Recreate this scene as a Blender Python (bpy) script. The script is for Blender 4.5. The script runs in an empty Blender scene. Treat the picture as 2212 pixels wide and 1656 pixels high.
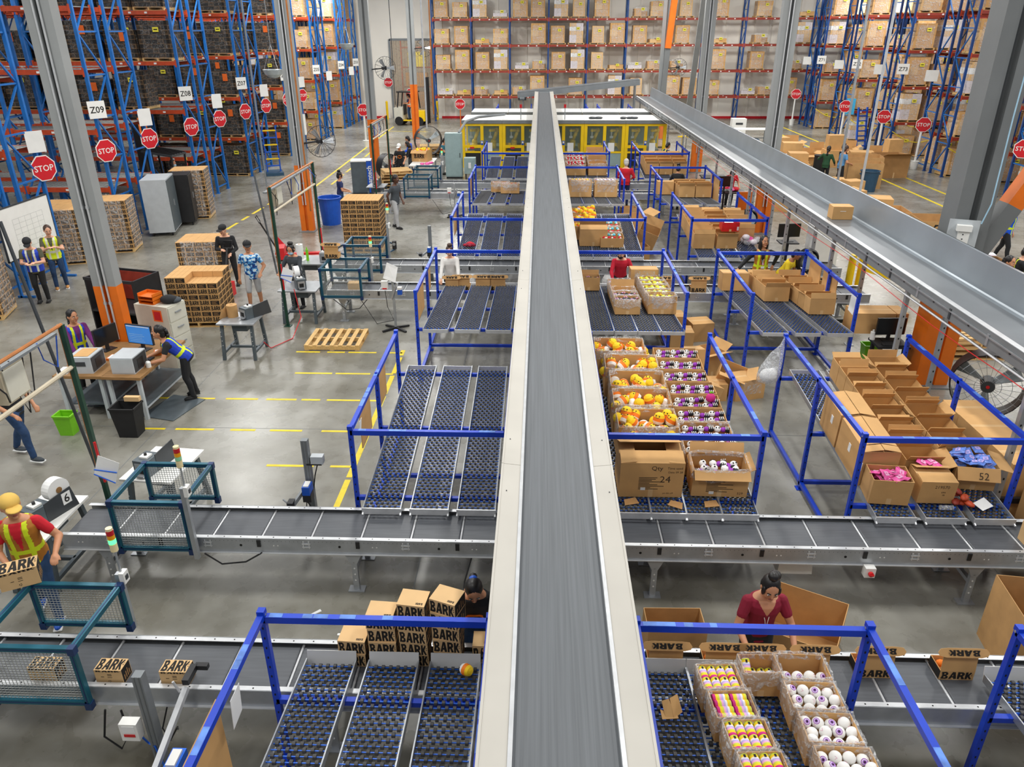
import bpy, math, random
from mathutils import Vector, Matrix
from mathutils.geometry import tessellate_polygon
PI = math.pi
R = math.radians
S = bpy.context.scene
COL = S.collection
random.seed(7)

# ---------------------------------------------------------------- camera, light, exposure
cam_d = bpy.data.cameras.new('camera')
cam = bpy.data.objects.new('camera', cam_d)
COL.objects.link(cam)
cam_d.sensor_width = 36.0
cam_d.lens = 36.0 * 1630 / 2212
cam_d.clip_end = 300
_p, _y, _r = R(25.2), R(2.1), R(-0.2)
_fw = Vector((-math.sin(_y) * math.cos(_p), math.cos(_y) * math.cos(_p), -math.sin(_p)))
_rt = Vector((math.cos(_y), math.sin(_y), 0))
_up = _rt.cross(_fw)
_rt, _up = math.cos(_r) * _rt + math.sin(_r) * _up, math.cos(_r) * _up - math.sin(_r) * _rt
cam.matrix_world = Matrix(((_rt.x, _up.x, -_fw.x, 0), (_rt.y, _up.y, -_fw.y, 0), (_rt.z, _up.z, -_fw.z, 6.3), (0, 0, 0, 1)))
S.camera = cam

w = bpy.data.worlds.new('ambient_fill')  # dome fill added for even ambient light, not one of the hall's lamps
S.world = w
w.use_nodes = True
w.node_tree.nodes['Background'].inputs[0].default_value = (0.93, 0.96, 1.0, 1)
w.node_tree.nodes['Background'].inputs[1].default_value = 0.27

# high-bay lamps: rows of strip lamps hung under the roof, as in the hall
def lamp(x, y, e):
    d = bpy.data.lights.new('high_bay_light', 'AREA')
    d.shape = 'RECTANGLE'
    d.size, d.size_y = 0.7, 2.4
    d.energy = e
    d.color = (1.0, 0.985, 0.95)
    o = bpy.data.objects.new('high_bay_light', d)
    o.location = (x, y, 9.6)
    COL.objects.link(o)
for _ly in (1, 8.5, 16, 23.5, 31, 38.5, 46, 53.5):
    for _lx in (-19, -11, -3.5, 3.5, 11, 19, 27):
        lamp(_lx + (2 if _ly > 30 else 0) * (1 if _lx > 0 else -1), _ly, 190 if _ly < 5 else (285 if _ly < 40 else 470))
S.view_settings.view_transform = 'Standard'
S.view_settings.look = 'None'
S.view_settings.exposure = 0.0
S.view_settings.gamma = 1
S.view_settings.use_curve_mapping = False
S.cycles.max_bounces = 6
S.cycles.diffuse_bounces = 3
S.cycles.glossy_bounces = 3
S.cycles.transmission_bounces = 4
S.cycles.transparent_max_bounces = 10
S.cycles.caustics_reflective = False
S.cycles.caustics_refractive = False
S.cycles.sample_clamp_indirect = 6

# ---------------------------------------------------------------- materials
def lin(c):
    return tuple((x / 12.92 if x <= 0.04045 else ((x + 0.055) / 1.055) ** 2.4) for x in (v / 255 for v in c))
MATS = {}
def mat(name, rgb, rough=0.5, metal=0.0, var=0.06, scale=6.0, emit=None, es=0, alpha=1.0, spec=0.5, bump=0.0, stretch=None):
    """Procedural material: base colour varied by object-space noise."""
    m = bpy.data.materials.new(name)
    m.use_nodes = True
    nt = m.node_tree
    b = nt.nodes['Principled BSDF']
    c = lin(rgb)
    b.inputs['Roughness'].default_value = rough
    b.inputs['Metallic'].default_value = metal
    b.inputs['Specular IOR Level'].default_value = spec
    b.inputs['Alpha'].default_value = alpha
    tc = nt.nodes.new('ShaderNodeTexCoord')
    nz = nt.nodes.new('ShaderNodeTexNoise')
    nz.inputs['Scale'].default_value = scale
    nz.inputs['Detail'].default_value = 3
    if stretch:
        mp = nt.nodes.new('ShaderNodeMapping')
        mp.inputs['Scale'].default_value = stretch
        nt.links.new(tc.outputs['Object'], mp.inputs[0])
        nt.links.new(mp.outputs[0], nz.inputs['Vector'])
    else:
        nt.links.new(tc.outputs['Object'], nz.inputs['Vector'])
    rp = nt.nodes.new('ShaderNodeValToRGB')
    rp.color_ramp.elements[0].position = 0.3
    rp.color_ramp.elements[1].position = 0.7
    rp.color_ramp.elements[0].color = tuple(max(0, x * (1 - var)) for x in c) + (1,)
    rp.color_ramp.elements[1].color = tuple(min(1, x * (1 + var)) for x in c) + (1,)
    nt.links.new(nz.outputs['Fac'], rp.inputs[0])
    nt.links.new(rp.outputs[0], b.inputs['Base Color'])
    if emit:
        b.inputs['Emission Color'].default_value = lin(emit) + (1,)
        b.inputs['Emission Strength'].default_value = es
    if bump:
        bp = nt.nodes.new('ShaderNodeBump')
        bp.inputs['Strength'].default_value = bump
        bp.inputs['Distance'].default_value = 0.02
        nt.links.new(nz.outputs['Fac'], bp.inputs['Height'])
        nt.links.new(bp.outputs[0], b.inputs['Normal'])
    MATS[name] = m
    return m

mat('blue_steel', (14, 62, 192), 0.38, 0, 0.10, 3)
mat('blue_worn', (88, 132, 214), 0.45, 0, 0.35, 9)
mat('blue_axle', (40, 110, 225), 0.35, 0.1)
mat('rack_blue', (22, 104, 182), 0.45, 0, 0.12)
mat('rack_navy', (20, 66, 132), 0.5, 0, 0.12)
mat('rack_orange', (190, 70, 32), 0.5, 0, 0.15)
mat('rack_red', (150, 52, 36), 0.5, 0, 0.15)
mat('wire_deck', (176, 176, 170), 0.5, 0.3, 0.15, 30)
mat('galvanised', (176, 180, 184), 0.38, 0.55, 0.12, 5)
mat('galvanised_bright', (214, 216, 218), 0.35, 0.4, 0.08, 8)
mat('steel_grey', (128, 133, 136), 0.45, 0.15, 0.1, 2)
mat('chute_steel', (152, 160, 167), 0.32, 0.35, 0.10, 1.2)
mat('chute_belt', (112, 116, 120), 0.34, 0.1, 0.16, 1.0)
mat('column_grey', (150, 153, 153), 0.5, 0, 0.08, 1.5)
mat('column_dark', (112, 115, 116), 0.5, 0, 0.08, 1.5)
mat('orange_paint', (226, 112, 20), 0.45, 0, 0.1, 3)
mat('belt_dark', (84, 87, 92), 0.45, 0, 0.14, 2, stretch=(1, 14, 1))
mat('belt_main', (98, 102, 106), 0.5, 0, 0.16, 3, stretch=(22, 0.25, 1))
mat('roller_grey', (70, 70, 71), 0.5, 0, 0.12, 30)
mat('cream_board', (190, 186, 177), 0.5, 0, 0.05, 1.5)
mat('white_paint', (238, 238, 234), 0.45, 0, 0.04, 3)
mat('white_paper', (240, 241, 240), 0.7, 0, 0.03, 3)
mat('black_paint', (32, 32, 34), 0.45, 0, 0.2, 5)
mat('black_rubber', (26, 26, 27), 0.7, 0, 0.2, 8)
mat('ink', (28, 24, 20), 0.8, 0, 0.1, 40)
mat('pen', (60, 46, 34), 0.8, 0, 0.1, 40)
mat('dark_void', (20, 19, 18), 0.8)
mat('cardboard', (208, 162, 104), 0.8, 0, 0.06, 4)
mat('cardboard_pale', (222, 184, 132), 0.8, 0, 0.06, 4)
mat('cardboard_dark', (176, 132, 82), 0.85, 0, 0.08, 4)
mat('kraft', (196, 152, 98), 0.8, 0, 0.08, 6)
mat('wood', (216, 178, 118), 0.7, 0, 0.18, 5, stretch=(1, 8, 8))
mat('wood_dark', (150, 112, 68), 0.7, 0, 0.2, 5, stretch=(1, 8, 8))
mat('teal_frame', (16, 92, 112), 0.3, 0.35, 0.2, 4)
mat('navy_joint', (14, 48, 96), 0.4, 0.1)
mat('yellow_paint', (248, 206, 18), 0.4, 0, 0.06, 2)
mat('yellow_line', (232, 206, 40), 0.5, 0, 0.12, 9)
mat('red_paint', (206, 30, 36), 0.4, 0, 0.08)
mat('stop_red', (208, 26, 40), 0.4, 0, 0.05)
mat('green_plastic', (126, 204, 34), 0.4, 0, 0.05)
mat('green_post', (20, 62, 48), 0.4, 0, 0.2)
mat('blue_plastic', (22, 84, 190), 0.4, 0, 0.08)
mat('navy_plastic', (44, 78, 104), 0.45, 0, 0.08)
mat('copper_pipe', (186, 116, 58), 0.4, 0.3, 0.15)
mat('beige_plastic', (196, 184, 160), 0.5, 0, 0.06)
mat('putty', (206, 204, 190), 0.5, 0, 0.05)
mat('printer_grey', (188, 194, 198), 0.45, 0, 0.05)
mat('dark_plastic', (58, 62, 66), 0.45, 0, 0.08)
mat('machine_grey', (88, 98, 104), 0.4, 0.2, 0.1)
mat('sage_metal', (150, 172, 172), 0.45, 0, 0.06)
mat('mesh_wire', (170, 174, 172), 0.4, 0.4, 0.1)
mat('screen_blue', (40, 110, 190), 0.3, 0, 0.1, 3, emit=(60, 130, 200), es=0.5)
mat('screen_dark', (26, 28, 30), 0.2)
mat('lamp_red', (190, 26, 36), 0.25)
mat('lamp_amber', (236, 160, 20), 0.25)
mat('lamp_green_off', (150, 214, 170), 0.25)
mat('lamp_green_lit', (120, 255, 150), 0.3, emit=(70, 255, 130), es=2.2)
mat('lamp_cream', (240, 222, 170), 0.3)
mat('vest_blue', (32, 66, 190), 0.7)
mat('vest_lime', (214, 232, 30), 0.7)
mat('vest_orange', (246, 106, 50), 0.7)
mat('vest_brown', (176, 112, 34), 0.7)
mat('reflective', (222, 226, 206), 0.35)
mat('skin_light', (226, 172, 142), 0.55, 0, 0.05)
mat('skin_tan', (200, 142, 106), 0.55, 0, 0.05)
mat('skin_brown', (164, 108, 76), 0.55, 0, 0.05)
mat('skin_deep', (92, 60, 44), 0.55, 0, 0.05)
mat('hair_black', (24, 20, 20), 0.4, 0, 0.25, 60, stretch=(1, 1, .2))
mat('hair_brown', (66, 44, 32), 0.45, 0, 0.25, 60)
mat('hair_grey', (196, 192, 188), 0.5, 0, 0.15, 60)
mat('lip', (150, 78, 70), 0.5)
mat('cloth_black', (32, 33, 36), 0.85, 0, 0.2)
mat('cloth_charcoal', (66, 72, 78), 0.85, 0, 0.15)
mat('cloth_navy', (34, 46, 92), 0.85, 0, 0.15)
mat('cloth_jeans', (38, 66, 104), 0.85, 0, 0.25, 12)
mat('cloth_grey', (176, 178, 180), 0.85, 0, 0.12)
mat('cloth_white', (230, 228, 224), 0.85, 0, 0.06)
mat('cloth_red', (206, 26, 44), 0.85, 0, 0.12)
mat('cloth_crimson', (196, 28, 52), 0.85, 0, 0.12)
mat('cloth_maroon', (136, 22, 48), 0.85, 0, 0.12)
mat('cloth_blue', (30, 98, 168), 0.85, 0, 0.12)
mat('cloth_royal', (24, 84, 210), 0.85, 0, 0.12)
mat('cloth_sky', (86, 142, 192), 0.85, 0, 0.1)
mat('cloth_teal', (44, 106, 124), 0.85, 0, 0.1)
mat('cloth_green', (30, 72, 44), 0.85, 0, 0.15)
mat('cloth_olive', (92, 92, 72), 0.85, 0, 0.15)
mat('cloth_purple', (108, 36, 110), 0.85, 0, 0.2)
mat('cloth_yellow', (238, 206, 40), 0.85, 0, 0.08)
mat('cloth_tan', (224, 184, 92), 0.85, 0, 0.08)
mat('cloth_lightjeans', (112, 166, 204), 0.85, 0, 0.12)
mat('shoe_tan', (190, 134, 72), 0.6)
mat('mask_blue', (168, 208, 232), 0.7)
mat('toy_yellow', (250, 208, 26), 0.75)
mat('toy_orange', (244, 128, 26), 0.75)
mat('toy_white', (242, 240, 236), 0.75)
mat('toy_black', (24, 22, 28), 0.75)
mat('toy_purple', (150, 52, 178), 0.7)
mat('toy_magenta', (206, 36, 130), 0.7)
mat('toy_pink', (240, 178, 214), 0.7)
mat('toy_cyan', (104, 206, 226), 0.7)
mat('toy_lilac', (196, 178, 236), 0.7)
mat('toy_lime', (214, 222, 60), 0.7)
mat('pouch_pink', (240, 86, 160), 0.35, 0, 0.35, 14)
mat('pouch_blue', (104, 140, 224), 0.35, 0, 0.3, 14)
mat('wrapped_toy', (222, 214, 220), 0.4, 0, 0.15, 20)
mat('note_yellow', (244, 232, 70), 0.7)
mat('note_orange', (240, 110, 36), 0.7)
mat('sign_blue', (60, 170, 220), 0.5)
mat('glass_pane', (196, 220, 200), 0.1, 0, 0.02, 1, alpha=0.07)
mat('robot_yellow', (244, 214, 60), 0.35)
mat('lathe_silver', (186, 196, 200), 0.3, 0.3)
mat('wall_cream', (246, 242, 232), 0.8, 0, 0.03, 0.6)
mat('carton_shaded', (112, 88, 62), 0.75, 0, 0.12, 6)  # carton brown darkened to carry the shade inside the racks
mat('carton_grey', (150, 146, 142), 0.6, 0, 0.25, 12)
mat('fan_guard', (40, 42, 44), 0.5)

def floor_material():
    m = bpy.data.materials.new('polished_concrete')
    m.use_nodes = True
    nt = m.node_tree
    b = nt.nodes['Principled BSDF']
    tc = nt.nodes.new('ShaderNodeTexCoord')
    n1 = nt.nodes.new('ShaderNodeTexNoise'); n1.inputs['Scale'].default_value = 0.32; n1.inputs['Detail'].default_value = 6; n1.inputs['Roughness'].default_value = 0.62
    n2 = nt.nodes.new('ShaderNodeTexNoise'); n2.inputs['Scale'].default_value = 3.2; n2.inputs['Detail'].default_value = 8; n2.inputs['Distortion'].default_value = 0.3
    for n in (n1, n2):
        nt.links.new(tc.outputs['Object'], n.inputs['Vector'])
    r1 = nt.nodes.new('ShaderNodeValToRGB')
    r1.color_ramp.elements[0].position = 0.32; r1.color_ramp.elements[0].color = lin((100, 95, 80)) + (1,)
    r1.color_ramp.elements[1].position = 0.68; r1.color_ramp.elements[1].color = lin((164, 163, 156)) + (1,)
    nt.links.new(n1.outputs['Fac'], r1.inputs[0])
    r2 = nt.nodes.new('ShaderNodeValToRGB')
    r2.color_ramp.elements[0].position = 0.35; r2.color_ramp.elements[0].color = (0.72, 0.70, 0.66, 1)
    r2.color_ramp.elements[1].position = 0.62; r2.color_ramp.elements[1].color = (1.06, 1.06, 1.06, 1)
    nt.links.new(n2.outputs['Fac'], r2.inputs[0])
    mx = nt.nodes.new('ShaderNodeMix'); mx.data_type = 'RGBA'; mx.blend_type = 'MULTIPLY'; mx.inputs[0].default_value = 0.45
    nt.links.new(r1.outputs[0], mx.inputs[6]); nt.links.new(r2.outputs[0], mx.inputs[7])
    nt.links.new(mx.outputs[2], b.inputs['Base Color'])
    rr = nt.nodes.new('ShaderNodeMapRange'); rr.inputs[3].default_value = 0.22; rr.inputs[4].default_value = 0.34
    nt.links.new(n2.outputs['Fac'], rr.inputs[0])
    nt.links.new(rr.outputs[0], b.inputs['Roughness'])
    b.inputs['Specular IOR Level'].default_value = 0.6
    MATS['floor'] = m
floor_material()

def film_material(name, rgb, base_alpha, streak, rough=0.12, scale=7.0):
    """clear plastic film: mostly see-through, milky along folds"""
    m = bpy.data.materials.new(name)
    m.use_nodes = True
    nt = m.node_tree
    b = nt.nodes['Principled BSDF']
    b.inputs['Base Color'].default_value = lin(rgb) + (1,)
    b.inputs['Roughness'].default_value = rough
    tc = nt.nodes.new('ShaderNodeTexCoord')
    nz = nt.nodes.new('ShaderNodeTexNoise'); nz.inputs['Scale'].default_value = scale; nz.inputs['Detail'].default_value = 5; nz.inputs['Distortion'].default_value = 2.5
    nt.links.new(tc.outputs['Object'], nz.inputs['Vector'])
    rp = nt.nodes.new('ShaderNodeMapRange')
    rp.inputs[1].default_value = 0.48; rp.inputs[2].default_value = 0.7; rp.inputs[3].default_value = base_alpha; rp.inputs[4].default_value = streak
    nt.links.new(nz.outputs['Fac'], rp.inputs[0])
    nt.links.new(rp.outputs[0], b.inputs['Alpha'])
    bp = nt.nodes.new('ShaderNodeBump'); bp.inputs['Strength'].default_value = 0.5; bp.inputs['Distance'].default_value = 0.03
    nt.links.new(nz.outputs['Fac'], bp.inputs['Height']); nt.links.new(bp.outputs[0], b.inputs['Normal'])
    MATS[name] = m
film_material('wrap_film', (232, 230, 228), 0.14, 0.72)
film_material('wrap_film_dark', (170, 172, 174), 0.06, 0.42, 0.08)
film_material('liner_film', (238, 240, 242), 0.16, 0.7, scale=14)
film_material('bag_film', (236, 240, 244), 0.22, 0.75, scale=12)
film_material('strip_curtain', (190, 176, 160), 0.30, 0.5, scale=1.5)

def camo_material():
    m = bpy.data.materials.new('cloth_camo')
    m.use_nodes = True
    nt = m.node_tree
    b = nt.nodes['Principled BSDF']; b.inputs['Roughness'].default_value = 0.85
    tc = nt.nodes.new('ShaderNodeTexCoord')
    nz = nt.nodes.new('ShaderNodeTexNoise'); nz.inputs['Scale'].default_value = 16; nz.inputs['Detail'].default_value = 1
    rp = nt.nodes.new('ShaderNodeValToRGB'); rp.color_ramp.interpolation = 'CONSTANT'
    e = rp.color_ramp.elements
    e[0].position = 0; e[0].color = lin((24, 60, 130)) + (1,)
    e[1].position = 0.42; e[1].color = lin((70, 150, 215)) + (1,)
    k = e.new(0.55); k.color = lin((214, 234, 244)) + (1,)
    nt.links.new(tc.outputs['Object'], nz.inputs['Vector']); nt.links.new(nz.outputs['Fac'], rp.inputs[0]); nt.links.new(rp.outputs[0], b.inputs['Base Color'])
    MATS['cloth_camo'] = m
camo_material()

# ---------------------------------------------------------------- mesh builder
def ID(): return Matrix.Identity(4)
def TR(x, y, z): return Matrix.Translation((x, y, z))
def RX(a): return Matrix.Rotation(a, 4, 'X')
def RY(a): return Matrix.Rotation(a, 4, 'Y')
def RZ(a): return Matrix.Rotation(a, 4, 'Z')

class MB:
    def __init__(s):
        s.v = []; s.f = []; s.m = []; s.mats = []
    def mi(s, m):
        if m not in s.mats: s.mats.append(m)
        return s.mats.index(m)
    def raw(s, vs, fs, m, M=None):
        b = len(s.v); k = s.mi(m)
        if M is None: s.v.extend([tuple(v) for v in vs])
        else: s.v.extend([tuple(M @ Vector(v)) for v in vs])
        for f in fs:
            s.f.append([b + i for i in f]); s.m.append(k)
        return s
    def box(s, c, d, m, M=None, taper=1.0):
        x, y, z = (k / 2 for k in d)
        t = taper
        vs = [(-x, -y, -z), (x, -y, -z), (x, y, -z), (-x, y, -z), (-x * t, -y * t, z), (x * t, -y * t, z), (x * t, y * t, z), (-x * t, y * t, z)]
        vs = [(a + c[0], b + c[1], e + c[2]) for a, b, e in vs]
        return s.raw(vs, [(0, 3, 2, 1), (4, 5, 6, 7), (0, 1, 5, 4), (1, 2, 6, 5), (2, 3, 7, 6), (3, 0, 4, 7)], m, M)
    def b2(s, x0, x1, y0, y1, z0, z1, m, M=None):
        return s.box(((x0 + x1) / 2, (y0 + y1) / 2, (z0 + z1) / 2), (x1 - x0, y1 - y0, z1 - z0), m, M)
    def bar(s, p0, p1, w, h, m, M=None, up=(0, 0, 1)):
        p0 = Vector(p0); p1 = Vector(p1)
        d = (p1 - p0)
        if d.length < 1e-6: return s
        d.normalize()
        u = Vector(up)
        if abs(d.dot(u)) > 0.98: u = Vector((0, 1, 0))
        a = d.cross(u).normalized(); b = a.cross(d)
        a *= w / 2; b *= h / 2
        vs = [p + i * a + j * b for p in (p0, p1) for i, j in ((-1, -1), (1, -1), (1, 1), (-1, 1))]
        return s.raw(vs, [(0, 3, 2, 1), (4, 5, 6, 7), (0, 1, 5, 4), (1, 2, 6, 5), (2, 3, 7, 6), (3, 0, 4, 7)], m, M)
    def cyl(s, p0, p1, r0, m, r1=None, n=10, M=None, caps=True):
        p0 = Vector(p0); p1 = Vector(p1)
        r1 = r0 if r1 is None else r1
        d = (p1 - p0).normalized()
        u = Vector((0, 0, 1)) if abs(d.z) < 0.9 else Vector((1, 0, 0))
        a = d.cross(u).normalized(); b = d.cross(a)
        vs = []
        for p, r in ((p0, r0), (p1, r1)):
            for i in range(n):
                t = 2 * PI * i / n
                vs.append(p + r * (math.cos(t) * a + math.sin(t) * b))
        fs = [(i, (i + 1) % n, n + (i + 1) % n, n + i) for i in range(n)]
        if caps: fs += [tuple(range(n))[::-1], tuple(range(n, 2 * n))]
        return s.raw(vs, fs, m, M)
    def tube(s, pts, r, m, n=7, M=None):
        pts = [Vector(p) for p in pts]
        vs = []
        for k, p in enumerate(pts):
            d = (pts[min(k + 1, len(pts) - 1)] - pts[max(k - 1, 0)]).normalized()
            u = Vector((0, 0, 1)) if abs(d.z) < 0.9 else Vector((1, 0, 0))
            a = d.cross(u).normalized(); b = d.cross(a)
            for i in range(n):
                t = 2 * PI * i / n
                vs.append(p + r * (math.cos(t) * a + math.sin(t) * b))
        fs = []
        for k in range(len(pts) - 1):
            for i in range(n):
                fs.append((k * n + i, k * n + (i + 1) % n, (k + 1) * n + (i + 1) % n, (k + 1) * n + i))
        fs += [tuple(range(n))[::-1], tuple(range((len(pts) - 1) * n, len(pts) * n))]
        return s.raw(vs, fs, m, M)
    def lathe(s, prof, m, n=14, M=None, caps=True):
        """prof: (r, z[, material])"""
        for k in range(len(prof) - 1):
            (r0, z0), (r1, z1) = prof[k][:2], prof[k + 1][:2]
            mm = prof[k][2] if len(prof[k]) > 2 else m
            vs = [(r * math.cos(2 * PI * i / n), r * math.sin(2 * PI * i / n), z) for r, z in ((r0, z0), (r1, z1)) for i in range(n)]
            s.raw(vs, [(i, (i + 1) % n, n + (i + 1) % n, n + i) for i in range(n)], mm, M)
        for k, rev in ((0, True), (-1, False)) if caps else ():
            r, z = prof[k][:2]
            if r > 1e-4:
                f = tuple(range(n))
                mm = m if k == 0 or len(prof[k]) < 3 else prof[k][2]
                s.raw([(r * math.cos(2 * PI * i / n), r * math.sin(2 * PI * i / n), z) for i in range(n)], [f[::-1] if rev else f], mm, M)
        return s
    def ball(s, c, r, m, n=12, k=8, M=None):
        r = (r, r, r) if not hasattr(r, '__len__') else r
        vs = [(c[0], c[1], c[2] - r[2])]
        for j in range(1, k):
            t = -PI / 2 + PI * j / k
            for i in range(n):
                a = 2 * PI * i / n
                vs.append((c[0] + r[0] * math.cos(t) * math.cos(a), c[1] + r[1] * math.cos(t) * math.sin(a), c[2] + r[2] * math.sin(t)))
        vs.append((c[0], c[1], c[2] + r[2]))
        fs = [(0, 1 + (i + 1) % n, 1 + i) for i in range(n)]
        for j in range(k - 2):
            for i in range(n):
                a = 1 + j * n
                fs.append((a + i, a + (i + 1) % n, a + n + (i + 1) % n, a + n + i))
        L = len(vs) - 1; a = 1 + (k - 2) * n
        fs += [(L, a + i, a + (i + 1) % n) for i in range(n)]
        return s.raw(vs, fs, m, M)
    def poly(s, pts, m, M=None):
        return s.raw(pts, [tuple(range(len(pts)))], m, M)
    def plate(s, pts, t, m, M=None):
        """thin slab: polygon in its plane extruded by t along its normal"""
        p = [Vector(q) for q in pts]
        nn = (p[1] - p[0]).cross(p[2] - p[0]).normalized() * t
        n = len(p)
        vs = p + [q - nn for q in p]
        fs = [tuple(range(n)), tuple(range(n, 2 * n))[::-1]] + [(i, n + i, n + (i + 1) % n, (i + 1) % n) for i in range(n)]
        return s.raw(vs, fs, m, M)
    def text(s, txt, size, m, M, ax='C', bold=0.0):
        vs, fs = text_geo(txt, bold)
        xs = [v[0] for v in vs]; ys = [v[1] for v in vs]
        cx, cy = (min(xs) + max(xs)) / 2, (min(ys) + max(ys)) / 2
        return s.raw([((x - cx) * size, (y - cy) * size, 0) for x, y in vs], fs, m, M)
    def bark(s, width, height, m, M):
        vs, fs = bark_geo()
        return s.raw([((x - 0.5) * width, (y - 0.5) * height, 0) for x, y in vs], fs, m, M)
    def add(s, o, M=None):
        b = len(s.v)
        s.v.extend(o.v if M is None else [tuple(M @ Vector(v)) for v in o.v])
        mp = [s.mi(x) for x in o.mats]
        for f, k in zip(o.f, o.m):
            s.f.append([b + i for i in f]); s.m.append(mp[k])
        return s

_TG = {}
TMP = bpy.data.scenes.new('scratch')
def evaluated(o):
    with bpy.context.temp_override(scene=TMP, view_layer=TMP.view_layers[0]):
        dg = bpy.context.evaluated_depsgraph_get(); dg.update()
        return bpy.data.meshes.new_from_object(o.evaluated_get(dg))
def text_geo(txt, bold):
    k = (txt, bold)
    if k not in _TG:
        cu = bpy.data.curves.new('scratch', 'FONT'); cu.body = txt; cu.offset = bold; cu.resolution_u = 2
        o = bpy.data.objects.new('scratch', cu); TMP.collection.objects.link(o)
        me = evaluated(o)
        _TG[k] = ([(v.co.x, v.co.y) for v in me.vertices], [tuple(p.vertices) for p in me.polygons])
        bpy.data.objects.remove(o); bpy.data.meshes.remove(me); bpy.data.curves.remove(cu)
    return _TG[k]

# the printed word on the cartons: hand-cut looking block capitals, on a 1 x 1 field
def bark_geo():
    if 'bark' in _TG: return _TG['bark']
    L = []
    L.append([[(.00, .02), (.17, .00), (.23, .10), (.225, .36), (.17, .50), (.215, .62), (.21, .86), (.15, 1.0), (.00, .97), (.035, .5)], [(.09, .17), (.15, .20), (.15, .36), (.09, .38)], [(.09, .62), (.14, .64), (.14, .80), (.09, .82)]])
    L.append([[(.25, .0), (.33, .02), (.345, .22), (.40, .22), (.42, .0), (.51, .03), (.44, .98), (.35, 1.0)], [(.355, .40), (.39, .40), (.38, .68)]])
    L.append([[(.53, .02), (.60, .0), (.605, .34), (.64, .34), (.68, .0), (.77, .04), (.70, .44), (.75, .58), (.74, .84), (.68, .98), (.52, 1.0)], [(.605, .58), (.66, .60), (.66, .78), (.605, .80)]])
    L.append([[(.78, .0), (.85, .02), (.855, .36), (.93, .0), (.99, .06), (.905, .5), (.97, .90), (.92, .99), (.855, .66), (.85, 1.0), (.775, .97)]])
    L.append([[(.965, .60), (1.0, .68), (.995, .74), (.955, .66)]])
    L.append([[(.96, .46), (1.005, .47), (1.005, .53), (.96, .53)]])
    vs, fs = [], []
    for polys in L:
        flat = [p for q in polys for p in q]
        b = len(vs)
        vs += flat
        for t in tessellate_polygon([[Vector((x, y, 0)) for x, y in q] for q in polys]):
            fs.append(tuple(b + i for i in t))
    _TG['bark'] = (vs, fs)
    return _TG['bark']

def mesh_of(name, mb, smooth=False):
    me = bpy.data.meshes.new(name)
    me.from_pydata(mb.v, [], mb.f)
    for m in mb.mats: me.materials.append(MATS[m])
    me.polygons.foreach_set('material_index', mb.m)
    if smooth: me.polygons.foreach_set('use_smooth', [True] * len(mb.f))
    me.update()
    return me

# ---------------------------------------------------------------- scene objects
KIDS = {}
def link(name, data, parent=None, loc=None, rz=0.0, M=None):
    o = bpy.data.objects.new(name, data)
    COL.objects.link(o)
    if M is not None: o.matrix_local = M
    else:
        if loc is not None: o.location = loc
        if rz: o.rotation_euler = (0, 0, rz)
    if parent is not None:
        o.parent = parent
        KIDS.setdefault(parent.name, []).append(o)
    return o
def tag(o, label=None, cat=None, group=None, kind=None):
    if label: o['label'] = label
    if cat: o['category'] = cat
    if group: o['group'] = group
    if kind: o['kind'] = kind
    return o
def thing(name, label, cat, loc=(0, 0, 0), rz=0.0, group=None, M=None):
    return tag(link(name, None, None, loc, rz, M), label, cat, group)
def part(name, mb, parent, smooth=False, label=None, kind=None, loc=None, M=None):
    me = mb if isinstance(mb, bpy.types.Mesh) else mesh_of(name, mb, smooth)
    return tag(link(name, me, parent, loc, 0, M), label, None, None, kind)
def solo(name, mb, label, cat, loc=(0, 0, 0), rz=0.0, group=None, smooth=False, kind=None, M=None):
    me = mb if isinstance(mb, bpy.types.Mesh) else mesh_of(name, mb, smooth)
    return tag(link(name, me, None, loc, rz, M), label, cat, group, kind)
def struct(name, mb, smooth=False, parent=None, label=None, loc=(0, 0, 0)):
    o = link(name, mesh_of(name, mb, smooth), parent, loc)
    if parent is None: o['kind'] = 'structure'
    if label: o['label'] = label
    return o
def dup(root, loc, rz=None, label=None, group=None, M=None, skip=()):
    r = root.copy(); COL.objects.link(r)
    if M is not None: r.matrix_local = M
    else:
        r.location = loc
        if rz is not None: r.rotation_euler = (0, 0, rz)
    if label: r['label'] = label
    if group: r['group'] = group
    for ch in KIDS.get(root.name, []):
        if ch.name.split('.')[0] in skip: continue
        c = ch.copy(); COL.objects.link(c); c.parent = r
        KIDS.setdefault(r.name, []).append(c)
        for g in KIDS.get(ch.name, []):
            d = g.copy(); COL.objects.link(d); d.parent = c
            KIDS.setdefault(c.name, []).append(d)
    return r
ORD = ['first', 'second', 'third', 'fourth', 'fifth', 'sixth', 'seventh', 'eighth', 'ninth', 'tenth', 'eleventh', 'twelfth', 'thirteenth', 'fourteenth', 'fifteenth', 'sixteenth', 'seventeenth', 'eighteenth', 'nineteenth', 'twentieth']

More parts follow.
